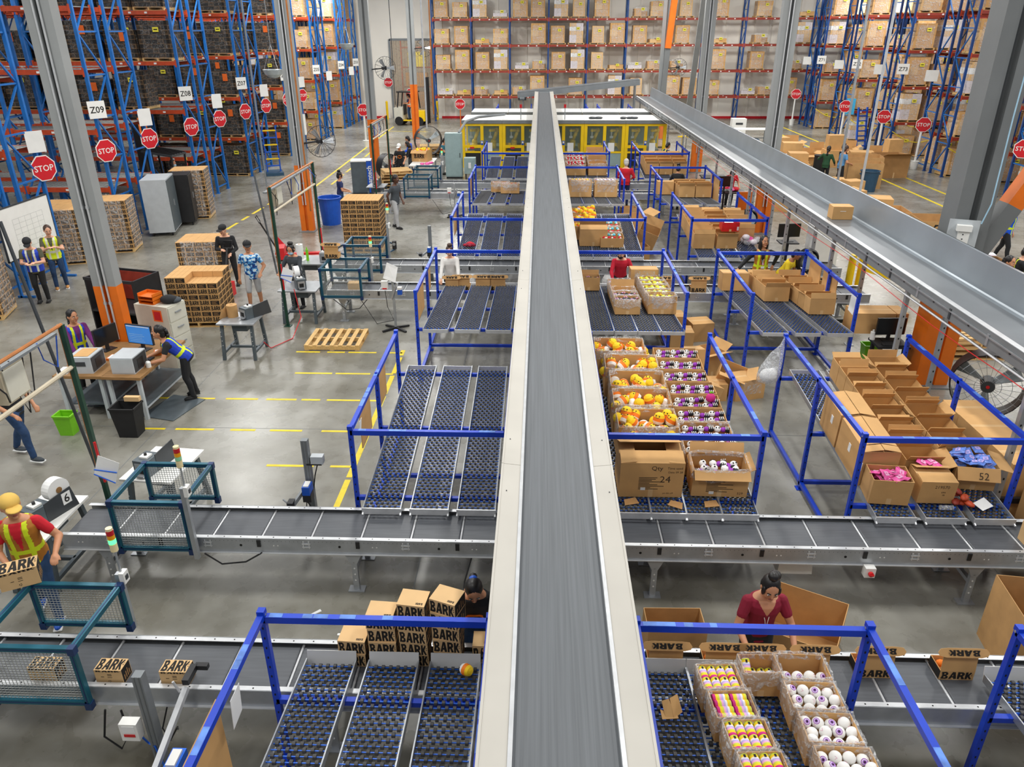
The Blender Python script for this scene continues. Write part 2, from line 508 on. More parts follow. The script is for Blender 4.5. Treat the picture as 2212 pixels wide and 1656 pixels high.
# ---------------------------------------------------------------- the hall: floor, markings, wall, door, columns
b = MB(); b.b2(-48, 50, -3, 62.2, -0.2, 0, 'floor'); struct('floor', b)
b = MB()
def ln(x0, y0, x1, y1, wd=0.07):
    d = Vector((x1 - x0, y1 - y0, 0)).normalized(); n = Vector((-d.y, d.x, 0)) * wd / 2
    a, c = Vector((x0, y0, 0.003)), Vector((x1, y1, 0.003))
    b.plate([a - n, c - n, c + n, a + n], 0.0025, 'yellow_line')
def dashed(x0, y0, x1, y1, on, off, wd=0.07):
    L = math.hypot(x1 - x0, y1 - y0); t = 0
    while t < L:
        u = min(t + on * random.uniform(.6, 1.4), L)
        ln(x0 + (x1 - x0) * t / L, y0 + (y1 - y0) * t / L, x0 + (x1 - x0) * u / L, y0 + (y1 - y0) * u / L, wd)
        t = u + off * random.uniform(.4, 1.5)
dashed(-2.9, 8.7, -2.9, 15.0, 1.3, .12, .09)
for yy, x0, dash in ((14.85, -5.2, .12), (13.75, -4.9, .15), (12.55, -7.2, .2), (11.35, -7.0, .25), (10.2, -4.3, .5)):
    dashed(x0, yy, -2.9, yy, .55, dash, .06)
ln(-9.9, 33.5, -10.4, 56, .1)
dashed(-9.3, 34, -9.6, 46, 1.6, .5, .1)
dashed(-10.9, 23.9, -10.75, 30, 1.0, .35, .11)
dashed(-9.9, 18, -9.95, 24, .5, 1.6, .08)
ln(16.9, 29, 16.9, 56, .12); ln(15.65, 27.5, 15.65, 54, .12)
ln(-12, 53.5, -7.5, 53.0, .1)
struct('floor_marking', b)
b = MB()
for x0, y0, x1, y1 in ((-22, 11.4, 22, 11.45), (-22, 22.9, 30, 22.9), (-6.6, 5, -6.6, 24), (5.9, 2, 5.9, 40), (-13, 5, -13, 40), (-30, 34.4, 30, 34.4), (-1.5, 3, -1.52, 22)):
    b.bar((x0, y0, 0.0008), (x1, y1, 0.0008), .012, .0015, 'column_dark')
struct('floor_joint', b)

# back wall of ribbed cream panels, with the doorway
b = MB()
DX0, DX1, DH = -11.35, -8.15, 5.5
b.b2(-48, DX0, 61.6, 62.0, 0, 14, 'wall_cream'); b.b2(DX1, 50, 61.6, 62.0, 0, 14, 'wall_cream'); b.b2(DX0, DX1, 61.6, 62.0, DH, 14, 'wall_cream')
x = -7.5
while x < 48:
    b.b2(x, x + .16, 61.52, 61.6, 0, 14, 'wall_cream'); x += 1.05
struct('wall_back', b)
b = MB(); b.b2(-7.6, 30, 61.46, 61.56, .0, .16, 'stop_red'); b.b2(-15, -11.9, 61.46, 61.56, .0, .16, 'stop_red'); struct('trim_1', b)
d1 = tag(link('door_1', None, None, (0, 0, 0)), None, None, None, 'structure')
b = MB()
for xx in (DX0, DX1): b.b2(xx - .08, xx + .08, 61.5, 61.7, 0, DH + .08, 'steel_grey')
b.b2(DX0, DX1, 61.5, 61.7, DH - .02, DH + .14, 'steel_grey'); part('door_frame', b, d1)
b = MB()
n = 15
for i in range(n):
    x0 = DX0 + .08 + (DX1 - DX0 - .2) * i / n
    y0 = 61.48 + (i % 2) * .03
    b.plate([(x0, y0, .05), (x0 + .25, y0, .05), (x0 + .25, y0, DH), (x0, y0, DH)], .006, 'strip_curtain')
part('strip_curtain', b, d1, label='clear hanging plastic strips')
for xx in (DX0 - .35, DX1 + .3):
    b = MB(); b.cyl((0, 0, 0), (0, 0, 1.25), .09, 'yellow_paint', n=12); b.ball((0, 0, 1.25), .09, 'yellow_paint')
    solo('safety_bollard', b, 'yellow bollard guarding the %s side of the strip-curtain doorway' % ('rack' if xx > -9 else 'white wall'), 'bollard', (xx, 60.7, 0))
# the room beyond the doorway: a strip of floor, a dim end wall and a lit pallet rack
b = MB(); b.b2(-16, -4, 62.2, 76, -.2, -.004, 'floor'); struct('floor_beyond', b); b = MB(); b.b2(-16, -4, 76, 76.2, 0, 8, 'wall_cream'); struct('wall_beyond', b)

t = thing('storage_rack', 'warm-lit storage rack seen through the strip-curtain doorway', 'rack', (-9.7, 72, 0))
for xx in (-2.6, 0, 2.6):
    b = MB(); b.bar((xx, 0, 0), (xx, 0, 6), .1, .1, 'rack_orange'); part('upright', b, t)
for zz in (1.6, 3.2, 4.8):
    b = MB(); b.bar((-2.6, 0, zz), (2.6, 0, zz), .08, .12, 'rack_orange'); part('beam', b, t)
for k, (xx, zz, ww, hh) in enumerate(((-1.3, 1.66, 1.9, 1.1), (1.2, 1.66, 1.6, .8), (-1.2, 3.26, 1.5, 1.2), (1.3, 3.26, 1.9, 1.0), (.9, 4.87, 1.6, .9), (-1.2, 0, 1.8, 1.2), (1.3, 0, 1.6, 1.3))):
    b = MB(); b.box((0, 0, hh / 2), (ww, 1.0, hh), ('cardboard', 'kraft', 'note_yellow', 'stop_red')[k % 4 if k in (2, 5) else k % 2])
    solo('carton', b, 'carton load in the rack beyond the doorway, %s of seven' % ORD[k], 'carton', (-9.7 + xx, 72, zz), group='cartons beyond the doorway')
d = bpy.data.lights.new('room_light', 'AREA'); d.size = 3; d.energy = 500; d.color = (1, .82, .55)
o = bpy.data.objects.new('room_light', d); o.location = (-9.7, 68, 7.5); COL.objects.link(o)

def column(x, y, wd, h, orange, conduits=True, dark=False, dp=.24):
    b = MB(); c = 'column_dark' if dark else 'column_grey'
    hw = wd / 2; hd = dp / 2
    # two box sections with a recessed web between them
    g = wd * .11
    for z0, z1, mm, e in ((orange, h, c, 0), (0, orange, 'orange_paint', .001)):
        if z1 <= z0: continue
        b.b2(-hw - e, -g, -hd - e, hd + e, z0, z1, mm); b.b2(g, hw + e, -hd - e, hd + e, z0, z1, mm)
        b.b2(-g, g, -hd * .4, hd * .4, z0, z1, 'column_dark' if mm == c else mm)
    b.b2(-hw * 1.3, hw * 1.3, -hw * 1.3, hw * 1.3, 0, .02, 'column_dark')
    o = struct('steel_column', b, loc=(x, y, 0))
    if conduits:
        for k, xx in enumerate((-g, g)):
            q = MB(); q.cyl((xx, -hd - .02, .9), (xx, -hd - .02, h), .018, 'galvanised_bright', n=8)
            q.b2(xx - .03, xx + .03, -hd - .03, -hd + .002, 1.6, 1.65, 'galvanised'); q.b2(xx - .03, xx + .03, -hd - .03, -hd + .002, 3.4, 3.45, 'galvanised')
            part('conduit', q, o)
    return o
column(-8.12, 13.4, .44, 11, 1.95)
column(-7.95, 25.6, .42, 11, 2.2)
column(-8.0, 37.6, .42, 11, 2.4, False)
column(-7.8, 49.5, .42, 11, 3.2, False)
column(7.62, 13.75, .62, 11, 2.4, False, True, .5)
column(7.5, 25.65, .5, 11, 2.2)
column(7.5, 37.6, .5, 11, 2.2)
column(7.4, 49.6, .5, 11, 1.8, False)
# diagonal wind braces
def brace(p0, p1, wd, m, m2=None, f=.5):
    b = MB(); p0, p1 = Vector(p0), Vector(p1)
    pm = p0.lerp(p1, f)
    b.bar(p0, pm, wd, wd, m); b.bar(pm, p1, wd, wd, m2 or m)
    struct('brace_beam', b)
brace((7.918, 13.9, 2.299), (9.163, 13.9, 4.921), .3, 'column_dark', 'orange_paint', .42)
brace((7.5, 49.2, 5.2), (7.9, 49.2, 11), .34, 'orange_paint')
brace((7.4, 49.3, 2.0), (7.5, 49.25, 5.2), .30, 'column_dark')
brace((8.0, 43.5, 2.4), (7.4, 38.0, 10.5), .26, 'column_grey')
# thin roof hangers: conduits and pipes that come down from the roof
def drop(name, label, x, y, z0, r, m):
    b = MB(); b.cyl((0, 0, z0), (0, 0, 11), r, m, n=8); solo(name, b, label, 'conduit', (x, y, 0))
drop('conduit', 'white steel conduit coming down beside the grey column behind the steel chute', 11.1, 37.9, 1.6, .035, 'galvanised_bright')
drop('conduit', 'thin grey conduit standing among the brown cartons beyond the steel chute', 9.4, 24.6, 0.2, .04, 'galvanised')
drop('conduit', 'pale conduit beside the thin grey one among the brown cartons', 9.7, 23.5, 0.2, .04, 'galvanised_bright')
drop('conduit', 'orange conduit hanging before the blue rack rows', -6.1, 20.0, 1.9, .022, 'copper_pipe')
drop('conduit', 'thin grey conduit dropping to the computer gantry', -7.55, 21.0, 1.9, .022, 'steel_grey')
drop('conduit', 'grey conduit rising above the sage electrical cabinet', -5.4, 37.6, 2.0, .04, 'galvanised_bright')
drop('conduit', 'rust-red pipe hanging in front of the cream back wall rack', -5.9, 44.0, 2.0, .035, 'copper_pipe')
drop('conduit', 'dark cable hanging before the strip-curtain doorway', -8.0, 44.0, 2.5, .02, 'dark_plastic')

# ---------------------------------------------------------------- long overhead take-away conveyor down the middle
t = thing('overhead_conveyor', 'long raised grey belt conveyor with cream side boards running down the middle of the hall', 'conveyor', (0.215, 0, 0))
def cz(y): return 2.10 + 0.0118 * y
y0, y1 = 0.6, 50.2
b = MB(); b.plate([(-.345, y0, cz(y0)), (.345, y0, cz(y0)), (.345, y1, cz(y1)), (-.345, y1, cz(y1))], .03, 'belt_main'); part('belt', b, t)
for s in (-1, 1):
    b = MB(); yy = y0
    while yy < y1 - .1:
        ye = min(yy + 6.1, y1)
        q = [(s * .37, yy, cz(yy) + .035), (s * .555, yy, cz(yy) + .055), (s * .555, ye - .006, cz(ye) + .055), (s * .37, ye - .006, cz(ye) + .035)]
        b.plate(q if s > 0 else q[::-1], .02, 'cream_board')
        b.bar((s * .56, yy, cz(yy) - .05), (s * .56, ye - .006, cz(ye) - .05), .02, .22, 'cream_board')
        for k in (.5, 5.6): b.b2(s * .50 - .005, s * .50 + .005, yy + k, yy + k + .012, cz(yy + k) + .045, cz(yy + k) + .056, 'dark_plastic')
        part('side_board', b, t); b = MB()
        yy = ye
    b = MB(); b.bar((s * .358, y0, cz(y0) + .02), (s * .358, y1, cz(y1) + .02), .03, .05, 'galvanised_bright'); part('side_rail', b, t)
    b = MB(); b.bar((s * .36, y0, cz(y0) - .12), (s * .36, y1, cz(y1) - .12), .05, .2, 'galvanised'); part('side_frame', b, t)
for yy in (3.2, 6.6, 12.5, 18.2, 24.0, 29.8, 37.2, 48.5):
    b = MB()
    for s in (-1, 1): b.bar((s * .36, yy, 0), (s * .36, yy, cz(yy) - .2), .06, .06, 'galvanised')
    b.bar((-.36, yy, .6), (.36, yy, .6), .05, .05, 'galvanised'); part('leg', b, t)
b = MB(); b.cyl((-.34, y1, cz(y1) - .04), (.34, y1, cz(y1) - .04), .05, 'galvanised', n=12); part('end_roller', b, t)

# cross conveyor that lifts the boxes over to the steel chute
t = thing('cross_conveyor', 'short grey inclined conveyor bridging from the overhead belt to the steel chute', 'conveyor', (0, 50.9, 0))
A, B = Vector((-1.45, 0, 2.50)), Vector((6.15, 0, 3.25))
for s in (-.36, .36):
    b = MB(); b.bar(A + Vector((0, s, 0)), B + Vector((0, s, 0)), .05, .34, 'steel_grey'); b.bar(A + Vector((0, s, .18)), B + Vector((0, s, .18)), .09, .03, 'galvanised'); part('side_frame', b, t)
b = MB(); b.plate([A + Vector((0, -.33, .1)), B + Vector((0, -.33, .1)), B + Vector((0, .33, .1)), A + Vector((0, .33, .1))], .03, 'belt_dark'); part('belt', b, t)
for x in (-1.1, -.6, 2.9, 5.9):
    b = MB()
    for s in (-.36, .36): b.bar((x, s, 0), (x, s, 2.5 + (x + 1.45) * .0987 - .1), .07, .07, 'steel_grey')
    b.bar((x, -.36, 1.2), (x, .36, 1.2), .05, .05, 'steel_grey'); part('leg', b, t)
b = MB(); b.box((-1.15, -.1, 2.32), (.5, .5, .25), 'dark_plastic'); b.cyl((-1.3, -.4, 2.3), (-1.0, -.4, 2.3), .1, 'steel_grey'); part('drive_motor', b, t)

# steel chute conveyor on the right, with the tall outer guard
t = thing('steel_chute_conveyor', 'raised steel chute conveyor with one tall guard, running beside the packing lines', 'conveyor', (0, 0, 0))
CZ = 2.58
def cx(y): return 6.23 - 0.0093 * y
y0, y1 = 5.2, 48.6
def strip(pts, m, tk=.012):
    """loft a cross-section line (dx, z) along the chute"""
    b = MB()
    for (a, za), (c, zc) in zip(pts, pts[1:]):
        b.plate([(cx(y0) + a, y0, za), (cx(y0) + c, y0, zc), (cx(y1) + c, y1, zc), (cx(y1) + a, y1, za)], tk, m)
    return b
part('belt', strip([(.05, CZ), (.64, CZ)], 'chute_belt'), t)
part('bed_pan', strip([(.0, CZ - .02), (.76, CZ - .02), (.8, CZ + .02)], 'chute_steel'), t)
part('outer_guard', strip([(.78, CZ), (.84, CZ + .5), (.90, CZ + .5), (.90, CZ + .44)], 'chute_steel'), t)
b = strip([(-.06, CZ + .03), (.03, CZ + .03)], 'galvanised_bright')
b.add(strip([(-.06, CZ + .03), (-.06, CZ - .20), (-.01, CZ - .20)], 'steel_grey'))
b.add(strip([(-.075, CZ - .05), (-.075, CZ - .07)], 'galvanised'))
yy = y0 + .4
while yy < y1:
    b.box((cx(yy) - .07, yy, CZ - .1), (.03, .05, .16), 'dark_plastic' if int(yy * 10) % 3 else 'galvanised')
    b.cyl((cx(yy + .5) - .06, yy + .5, CZ - .08), (cx(yy + .5) - .08, yy + .5, CZ - .08), .02, 'black_paint', n=8)
    yy += 1.02
part('side_channel', b, t)
part('rear_channel', strip([(.80, CZ), (.80, CZ - .24)], 'steel_grey'), t)
b = MB(); b.tube([(cx(y) - .13, y, CZ - .36 + .03 * math.sin(y)) for y in range(6, 30)], .006, 'red_paint', n=5); part('pull_cord', b, t)
b = MB(); b.tube([(cx(y) - .02, y, CZ - .30) for y in range(6, 46, 2)], .02, 'galvanised_bright', n=6); part('conduit', b, t)
for yy in (8.73, 12.2, 15.6, 18.6, 22.2, 24.3, 29.6, 36.7, 41.9, 47.0):
    for s in (.02, .74):
        b = MB(); b.bar((cx(yy) + s, yy, 0), (cx(yy) + s, yy, CZ - .2), .07, .07, 'galvanised'); b.box((cx(yy) + s, yy, .006), (.16, .16, .012), 'galvanised')
        for k in range(10): b.box((cx(yy) + s, yy - .036, .3 + k * .2), (.02, .004, .03), 'dark_void')
        part('leg', b, t)
    b = MB(); b.bar((cx(yy) + .02, yy, .55), (cx(yy) + .74, yy, .55), .05, .08, 'black_paint'); part('cross_brace', b, t)

# ---------------------------------------------------------------- belt lines across the hall
RAIL = .80
def belt_line(label, yn, yf, x0, x1, zl, legs, fancy=False):
    t = thing('belt_conveyor', label, 'conveyor', (0, 0, 0))
    dy = yf - yn
    for side, yy, s in (('near', yn, -1), ('far', yf, 1)):
        b = MB()
        b.b2(x0, x1, yy - .004, yy + .004, zl - .20, zl, 'galvanised')
        ya, yb = (yy, yy + .055) if s < 0 else (yy - .055, yy)
        b.b2(x0, x1, ya, yb, zl - .006, zl, 'galvanised_bright')
        b.b2(x0, x1, *((yy - .03, yy) if s < 0 else (yy, yy + .03)), zl - .206, zl - .198, 'galvanised_bright')
        x = x0 + .2
        while x < x1:
            b.cyl((x, yy + (.028 if s < 0 else -.028), zl), (x, yy + (.028 if s < 0 else -.028), zl + .002), .008, 'dark_void', n=6)
            if fancy and s < 0:
                k = int((x - x0) / .2) % 6
                if k == 0: b.b2(x, x + .045, yy - .016, yy, zl - .115, zl - .02, 'black_paint')
                elif k == 3:
                    for dz in (.06, .105): b.b2(x - .05, x + .05, yy - .014, yy, zl - dz - .012, zl - dz, 'galvanised_bright')
                    b.b2(x - .04, x - .028, yy - .012, yy, zl - .13, zl - .03, 'galvanised_bright'); b.b2(x + .028, x + .04, yy - .012, yy, zl - .13, zl - .03, 'galvanised_bright')
                elif k == 5: b.cyl((x, yy - .008, zl - .1), (x, yy, zl - .1), .016, 'dark_void', n=8)
                elif k == 1: b.cyl((x, yy - .006, zl - .1), (x, yy, zl - .1), .009, 'white_paint', n=6); b.cyl((x + .05, yy - .006, zl - .1), (x + .05, yy, zl - .1), .009, 'white_paint', n=6)
                for q in range(4): b.b2(x + q * .05 - .003, x + q * .05 + .003, yy - .005, yy, zl - .04, zl - .034, 'dark_void')
            elif s > 0:
                b.cyl((x + .06, yy - .008, zl - .035), (x + .06, yy, zl - .035), .012, 'dark_plastic' if int(x * 5) % 2 else 'white_paint', n=8)
            x += .2
        part('side_rail', b, t)
    n = max(1, round((x1 - x0) / .605))
    wdt = (x1 - x0) / n
    mb = MB(); mb.b2(.03, wdt - .03, .07, dy - .07, -.03, 0, 'belt_dark')
    mb.cyl((.03, .07, -.015), (.03, dy - .07, -.015), .015, 'belt_dark', n=8); mb.cyl((wdt - .03, .07, -.015), (wdt - .03, dy - .07, -.015), .015, 'belt_dark', n=8)
    me = mesh_of('belt_section', mb)
    rm = MB(); rm.cyl((0, .02, 0), (0, dy - .02, 0), .013, 'galvanised_bright', n=8); rme = mesh_of('gap_roller', rm)
    for i in range(n):
        part('belt_section', me, t, loc=(x0 + i * wdt, yn, zl - .045))
        if i: part('gap_roller', rme, t, loc=(x0 + i * wdt, yn, zl - .06))
    b = MB(); b.b2(x0, x1, yn + .02, yf - .02, zl - .15, zl - .14, 'dark_plastic'); part('bed_pan', b, t)
    for x in legs:
        b = MB()
        for yy in (yn + .03, yf - .03):
            b.bar((x, yy, 0), (x, yy, zl - .19), .07, .05, 'galvanised')
            b.box((x, yy, .006), (.2, .12, .012), 'galvanised')
            b.plate([(x - .11, yy - .026, zl - .2), (x + .11, yy - .026, zl - .2), (x + .035, yy - .026, zl - .36), (x - .035, yy - .026, zl - .36)], .004, 'galvanised')
            for k in range(4): b.cyl((x, yy - .03, .16 + k * .09), (x, yy - .024, .16 + k * .09), .011, 'white_paint', n=6)
        b.bar((x, yn + .03, .3), (x, yf - .03, .3), .05, .05, 'galvanised')
        b.bar((x, yf - .03, .3), (x + .0, yn + .05, zl - .25), .035, .035, 'galvanised')
        part('leg', b, t)
    return t
belt_line('front dark belt line crossing under the overhead conveyor below the stacked printed boxes', 5.02, 5.68, -6.6, 6.9, .765, (-5.4, -1.9, 2.2, 5.7))
t = belt_line('dark belt line with black clips and holes along its side, second from the front', 7.30, 7.98, -5.75, 8.2, .765, (-5.25, -2.2, 1.44, 5.2), True)
belt_line('belt line behind the empty floor, below the woman in the white shirt', 16.75, 17.45, -4.95, 7.6, .765, (-4.6, -1.6, 1.6, 4.6, 7.2), True)
belt_line('belt line just behind the white-shirted woman, with two light towers', 18.85, 19.5, -5.4, 7.7, .765, (-5.2, -2.2, 1.6, 4.6, 7.6), True)
belt_line('far belt line by the electrical cabinet, nearer of the last two', 28.3, 28.95, -5.9, 6.3, .765, (-5.6, -2.4, 1.6, 4.6, 6.1))
belt_line('farthest belt line, in front of the yellow robot cells', 30.3, 30.95, -5.9, 6.3, .765, (-5.6, -2.4, 1.6, 4.6, 6.1))
b = MB(); b.box((0, 0, -.16), (.42, .3, .3), 'white_paint', taper=.9); b.box((0, -.155, -.03), (.1, .01, .03), 'steel_grey')
solo('control_box', b, 'white sloped control box under the second belt line', 'control box', (3.17, 7.62, .57))
b = MB(); b.box((0, 0, -.06), (.12, .09, .13), 'white_paint'); b.cyl((0, -.05, -.06), (0, -.08, -.06), .03, 'red_paint', n=12); b.bar((-.028, -.085, -.06), (.028, -.085, -.06), .015, .02, 'red_paint')
solo('isolator_switch', b, 'small white switch box with red knob under the second belt line', 'switch', (3.93, 7.24, .57))
b = MB(); b.b2(-.05, .05, -.02, .02, -.04, .2, 'white_paint'); b.cyl((0, -.02, .1), (0, -.045, .1), .026, 'red_paint', n=12); b.b2(-.03, .03, -.02, .02, -.24, -.04, 'galvanised')
solo('isolator_switch', b, 'small white switch box with red knob below the third belt line', 'switch', (1.95, 16.72, .52))

# ---------------------------------------------------------------- flow racks (blue frames with skate-wheel lanes)
def lane_meshes(wd, L, flat, big_plate):
    """lane along +y from its low end at the belt (y=0,z=0) rising to y=L"""
    rise = L * .082
    def z(y): return (-(flat - y) * .10 + rise * flat / L if y < flat else rise * y / L)
    rails = []
    for s in (0, 1):
        b = MB(); x = s * wd
        for ya, yb in ((0, flat), (flat, L)):
            b.bar((x, ya, z(ya) - .01), (x, yb, z(yb) - .01), .012, .08, 'galvanised')
            b.bar((x + (.012 if s == 0 else -.012), ya, z(ya) - .048), (x + (.012 if s == 0 else -.012), yb, z(yb) - .048), .03, .005, 'galvanised')
        rails.append(mesh_of('side_rail', b))
    b = MB()
    n = int((L - .1) / .062)
    for i in range(n):
        y = .07 + i * .062
        zz = z(y)
        b.bar((.01, y, zz - .002), (wd - .01, y, zz - .002), .0085, .0085, 'blue_axle')
        k = 6
        for j in range(k):
            x = .045 + (wd - .09 - .035) * j / (k - 1) + (.036 if i % 2 else 0)
            b.cyl((x - .014, y, zz), (x + .014, y, zz), .0235, 'roller_grey', n=8)
    wheels = mesh_of('skate_wheels', b)
    b = MB()
    if big_plate:
        b.plate([(wd, .0, z(0) - .05), (0, .0, z(0) - .05), (0, -.035, z(0) + .10), (wd, -.035, z(0) + .10)], .006, 'white_paint')
    else:
        b.b2(-.01, wd + .01, -.025, -.005, z(0) - .05, z(0) + .035, 'galvanised_bright')
        for s in (0, wd): b.cyl((s, -.02, z(0) - .03), (s, -.05, z(0) - .045), .012, 'galvanised_bright', n=8)
    plate = mesh_of('end_stop', b)
    b = MB(); b.b2(0, wd, L - .012, L, rise - .05, rise + .02, 'galvanised_bright'); back = mesh_of('back_plate', b)
    return rails, wheels, plate, back
LANE = {(k, p): lane_meshes(k, 3.74, .35, p) for k in (.475, .432) for p in (False, True)}

def off(d): return .3 if d > 0 else .46
def flow_rack(label, x0, x1, yb, yr, d, xs, wd, big=False, lanes=True, zrail=1.8, base=True):
    """yb: belt-side post line, yr: loading-side post line, d: +1 lanes rise away from the camera, -1 towards it"""
    t = thing('flow_rack', label, 'flow rack', (0, 0, 0))
    ym = (yb + yr) / 2
    q = .055
    for x in (x0, x1):
        for y in (yb, ym, yr):
            b = MB(); b.bar((x, y, 0), (x, y, zrail + .02), q, q, 'blue_steel')
            b.box((x, y, .006), (.12, .12, .012), 'blue_steel')
            for k in range(14): b.box((x, y - q / 2 - .001, .25 + k * .11), (.012, .003, .022), 'dark_void')
            if y != ym: b.box((x, y, zrail + .035), (.064, .064, .05), 'blue_steel'); b.cyl((x - .036, y - .0, zrail + .01), (x + .036, y, zrail + .01), .012, 'galvanised', n=8)
            else: b.cyl((x, y, zrail + .02), (x, y, zrail + .05), .022, 'blue_steel', n=8)
            part('post', b, t)
        b = MB(); b.bar((x, yb, zrail), (x, yr, zrail), q, q, 'blue_steel')
        for k in range(4):
            f = random.random() * .8 + .05
            b.bar((x, yb + (yr - yb) * f, zrail + .0275 + k * .0005), (x, yb + (yr - yb) * (f + .03 + random.random() * .05), zrail + .0275 + k * .0005), .05, .002, 'blue_worn')
        part('top_rail', b, t)
        if base:
            b = MB(); b.bar((x, yb, .1), (x, yr, .1), q, q, 'blue_steel'); part('base_rail', b, t)
    for y in (yb, yr) if base else (yb,):
        if y == yr: continue
        b = MB(); b.bar((x0, y, zrail - .03), (x1, y, zrail - .03), q, q * 1.2, 'blue_steel')
        for k in range(5):
            f = x0 + (x1 - x0) * (random.random() * .85 + .03)
            b.bar((f, y, zrail + .003 + k * .0005), (f + .05 + random.random() * .15, y, zrail + .003 + k * .0005), .05, .002, 'blue_worn')
        part('top_rail', b, t)
    zl = .832
    for y in (yb, ym, yr):
        zz = zl + .082 * abs(y - (yb - off(d) * d)) - .05
        b = MB(); b.bar((x0, y, zz), (x1, y, zz), q, q, 'blue_steel'); part('support_rail', b, t)
    b = MB(); b.bar((x0, ym, .12), (x1, ym, .12), q, q, 'blue_steel'); part('cross_rail', b, t)
    if lanes:
        rails, wheels, plate, back = LANE[(wd, big)]
        for x in xs:
            l = thing_part('roller_lane', t, Matrix.Translation((x if d > 0 else x + wd, yb - off(d) * d, zl)) @ (ID() if d > 0 else RZ(PI)))
            for r_ in rails: part('side_rail', r_, l)
            part('skate_wheels', wheels, l, kind='stuff'); part('end_stop', plate, l); part('back_plate', back, l)
    return t
def thing_part(name, parent, M):
    return link(name, None, parent, M=M)
LX = (-2.17, -1.57, -.98)
RXs = (1.0, 1.44, 1.88, 2.32)
RX2 = (4.19, 4.79, 5.38)
XL, XR, X2 = (-2.31, -.37), (.85, 2.77), (3.98, 5.92)
# (name, belt post y, rear post y, direction)
ROWS = (('front row', 4.88, 1.7, -1), ('second row', 8.15, 11.42, 1), ('third row', 16.55, 13.5, -1), ('fourth row', 19.72, 23.0, 1), ('fifth row', 27.9, 25.2, -1), ('last row', 31.2, 34.2, 1))
for i, (rn, yb, yr, d) in enumerate(ROWS):
    flow_rack('blue flow rack of three skate-wheel lanes, %s, desk side of overhead conveyor' % rn, *XL, yb, yr, d, LX, .475, big=i == 0)
    flow_rack('blue flow rack of four skate-wheel lanes, %s, chute side of overhead conveyor' % rn, *XR, yb, yr, d, RXs, .432, big=i == 0)
    flow_rack('blue flow rack of three skate-wheel lanes, %s, beside the steel chute' % rn, *X2, yb, yr, d, RX2, .475, big=i == 0)
# empty blue frames behind the robot cells
for k, (x0, x1) in enumerate(((-2.6, -.55), (.75, 2.8), (3.5, 5.4))):
    flow_rack('empty blue frame behind the robot cells, %s' % ('before the cross conveyor legs', 'under the cross conveyor', 'next to the start of the steel chute')[k], x0, x1, 47.2, 49.6, 1, (), .475, lanes=False, zrail=2.0)

# ---------------------------------------------------------------- pallet racks, signs and loads
LEV = (1.75, 3.5, 5.22, 6.93)
LEVW = ('lowest', 'second', 'third', 'top')
def frame_mesh(dep, h, post, lat, w=.1):
    b = MB()
    for y in (0, dep): b.bar((0, y, 0), (0, y, h), w, .08, post); b.box((0, y, .01), (.16, .14, .02), post)
    z, k = .25, 0
    while z < h - 1.2:
        b.bar((0, 0, z), (0, dep, z), .045, .045, lat)
        b.bar((0, 0 if k % 2 else dep, z), (0, dep if k % 2 else 0, z + 1.2), .045, .045, lat)
        z += 1.2; k += 1
    return mesh_of('upright_frame', b)
FR = {1: frame_mesh(1.12, 9.0, 'rack_blue', 'rack_blue'), 0: frame_mesh(1.12, 9.0, 'rack_navy', 'rack_blue')}
def rack_row(label, x0, nb, sgn, y0, deps=(0, 1.72), col='rack_orange', fr=1, bay=2.78, levels=LEV, deck=True, deckmat='wire_deck'):
    """one rack row along x; x0 is the aisle end, sgn the way it runs"""
    t = thing('pallet_rack', label, 'pallet rack', (x0, y0, 0))
    bm = MB(); bm.b2(0, bay, -.03, .03, -.14, 0, col)
    for xx in (.03, bay - .08): bm.b2(xx, xx + .06, -.05, .03, -.2, .05, 'rack_orange')
    for xx in (.6, 1.3, 1.9): bm.b2(xx, xx + .1, -.034, -.03, -.1, -.04, 'white_paper')
    bme = mesh_of('beam', bm)
    dm = MB(); dm.b2(.06, bay - .06, .03, 1.09, -.02, -.005, deckmat)
    for k in range(14): dm.b2(.06 + k * .2, .075 + k * .2, .03, 1.09, -.005, 0, 'steel_grey')
    for k in range(4): dm.b2(.06, bay - .06, .1 + k * .28, .115 + k * .28, -.005, .001, 'steel_grey')
    dme = mesh_of('wire_deck', dm)
    for dy in deps:
        for i in range(nb + 1): part('upright_frame', FR[fr], t, loc=(sgn * i * bay, dy, 0))
        for i in range(nb):
            ox = i * bay if sgn > 0 else -(i + 1) * bay
            for z in levels:
                for yy in (0, 1.12): part('beam', bme, t, loc=(ox, dy + yy, z))
                if deck: part('wire_deck', dme, t, loc=(ox, dy, z))
    return t
def stop_geo(s=.36):
    b = MB()
    o = [(s * math.cos(R(22.5 + 45 * i)), s * math.sin(R(22.5 + 45 * i)), 0) for i in range(8)]
    b.plate([(x * 1.0, y, .0) for x, y, _ in o], .012, 'white_paint')
    b.plate([(x * .92, y * .92, .004) for x, y, _ in o], .004, 'stop_red')
    b.text('STOP', s * .62, 'white_paint', TR(0, 0, .006), bold=.012)
    return mesh_of('stop_sign', b)
STOP = stop_geo()
def facing(x, y, z, nx, ny):
    """upright plate whose face looks along (nx, ny)"""
    n = Vector((nx, ny, 0)).normalized(); u = Vector((0, 0, 1)); r_ = u.cross(n)
    return Matrix(((r_.x, u.x, n.x, x), (r_.y, u.y, n.y, y), (0, 1, 0, z), (0, 0, 0, 1)))
def plate_sign(txt, w_, h_, m='white_paint', size=.2):
    b = MB(); b.plate([(-w_ / 2, -h_ / 2, 0), (w_ / 2, -h_ / 2, 0), (w_ / 2, h_ / 2, 0), (-w_ / 2, h_ / 2, 0)], .01, m)
    if txt: b.text(txt, size, 'ink', TR(0, 0, .004), bold=.01)
    return mesh_of('aisle_sign', b)
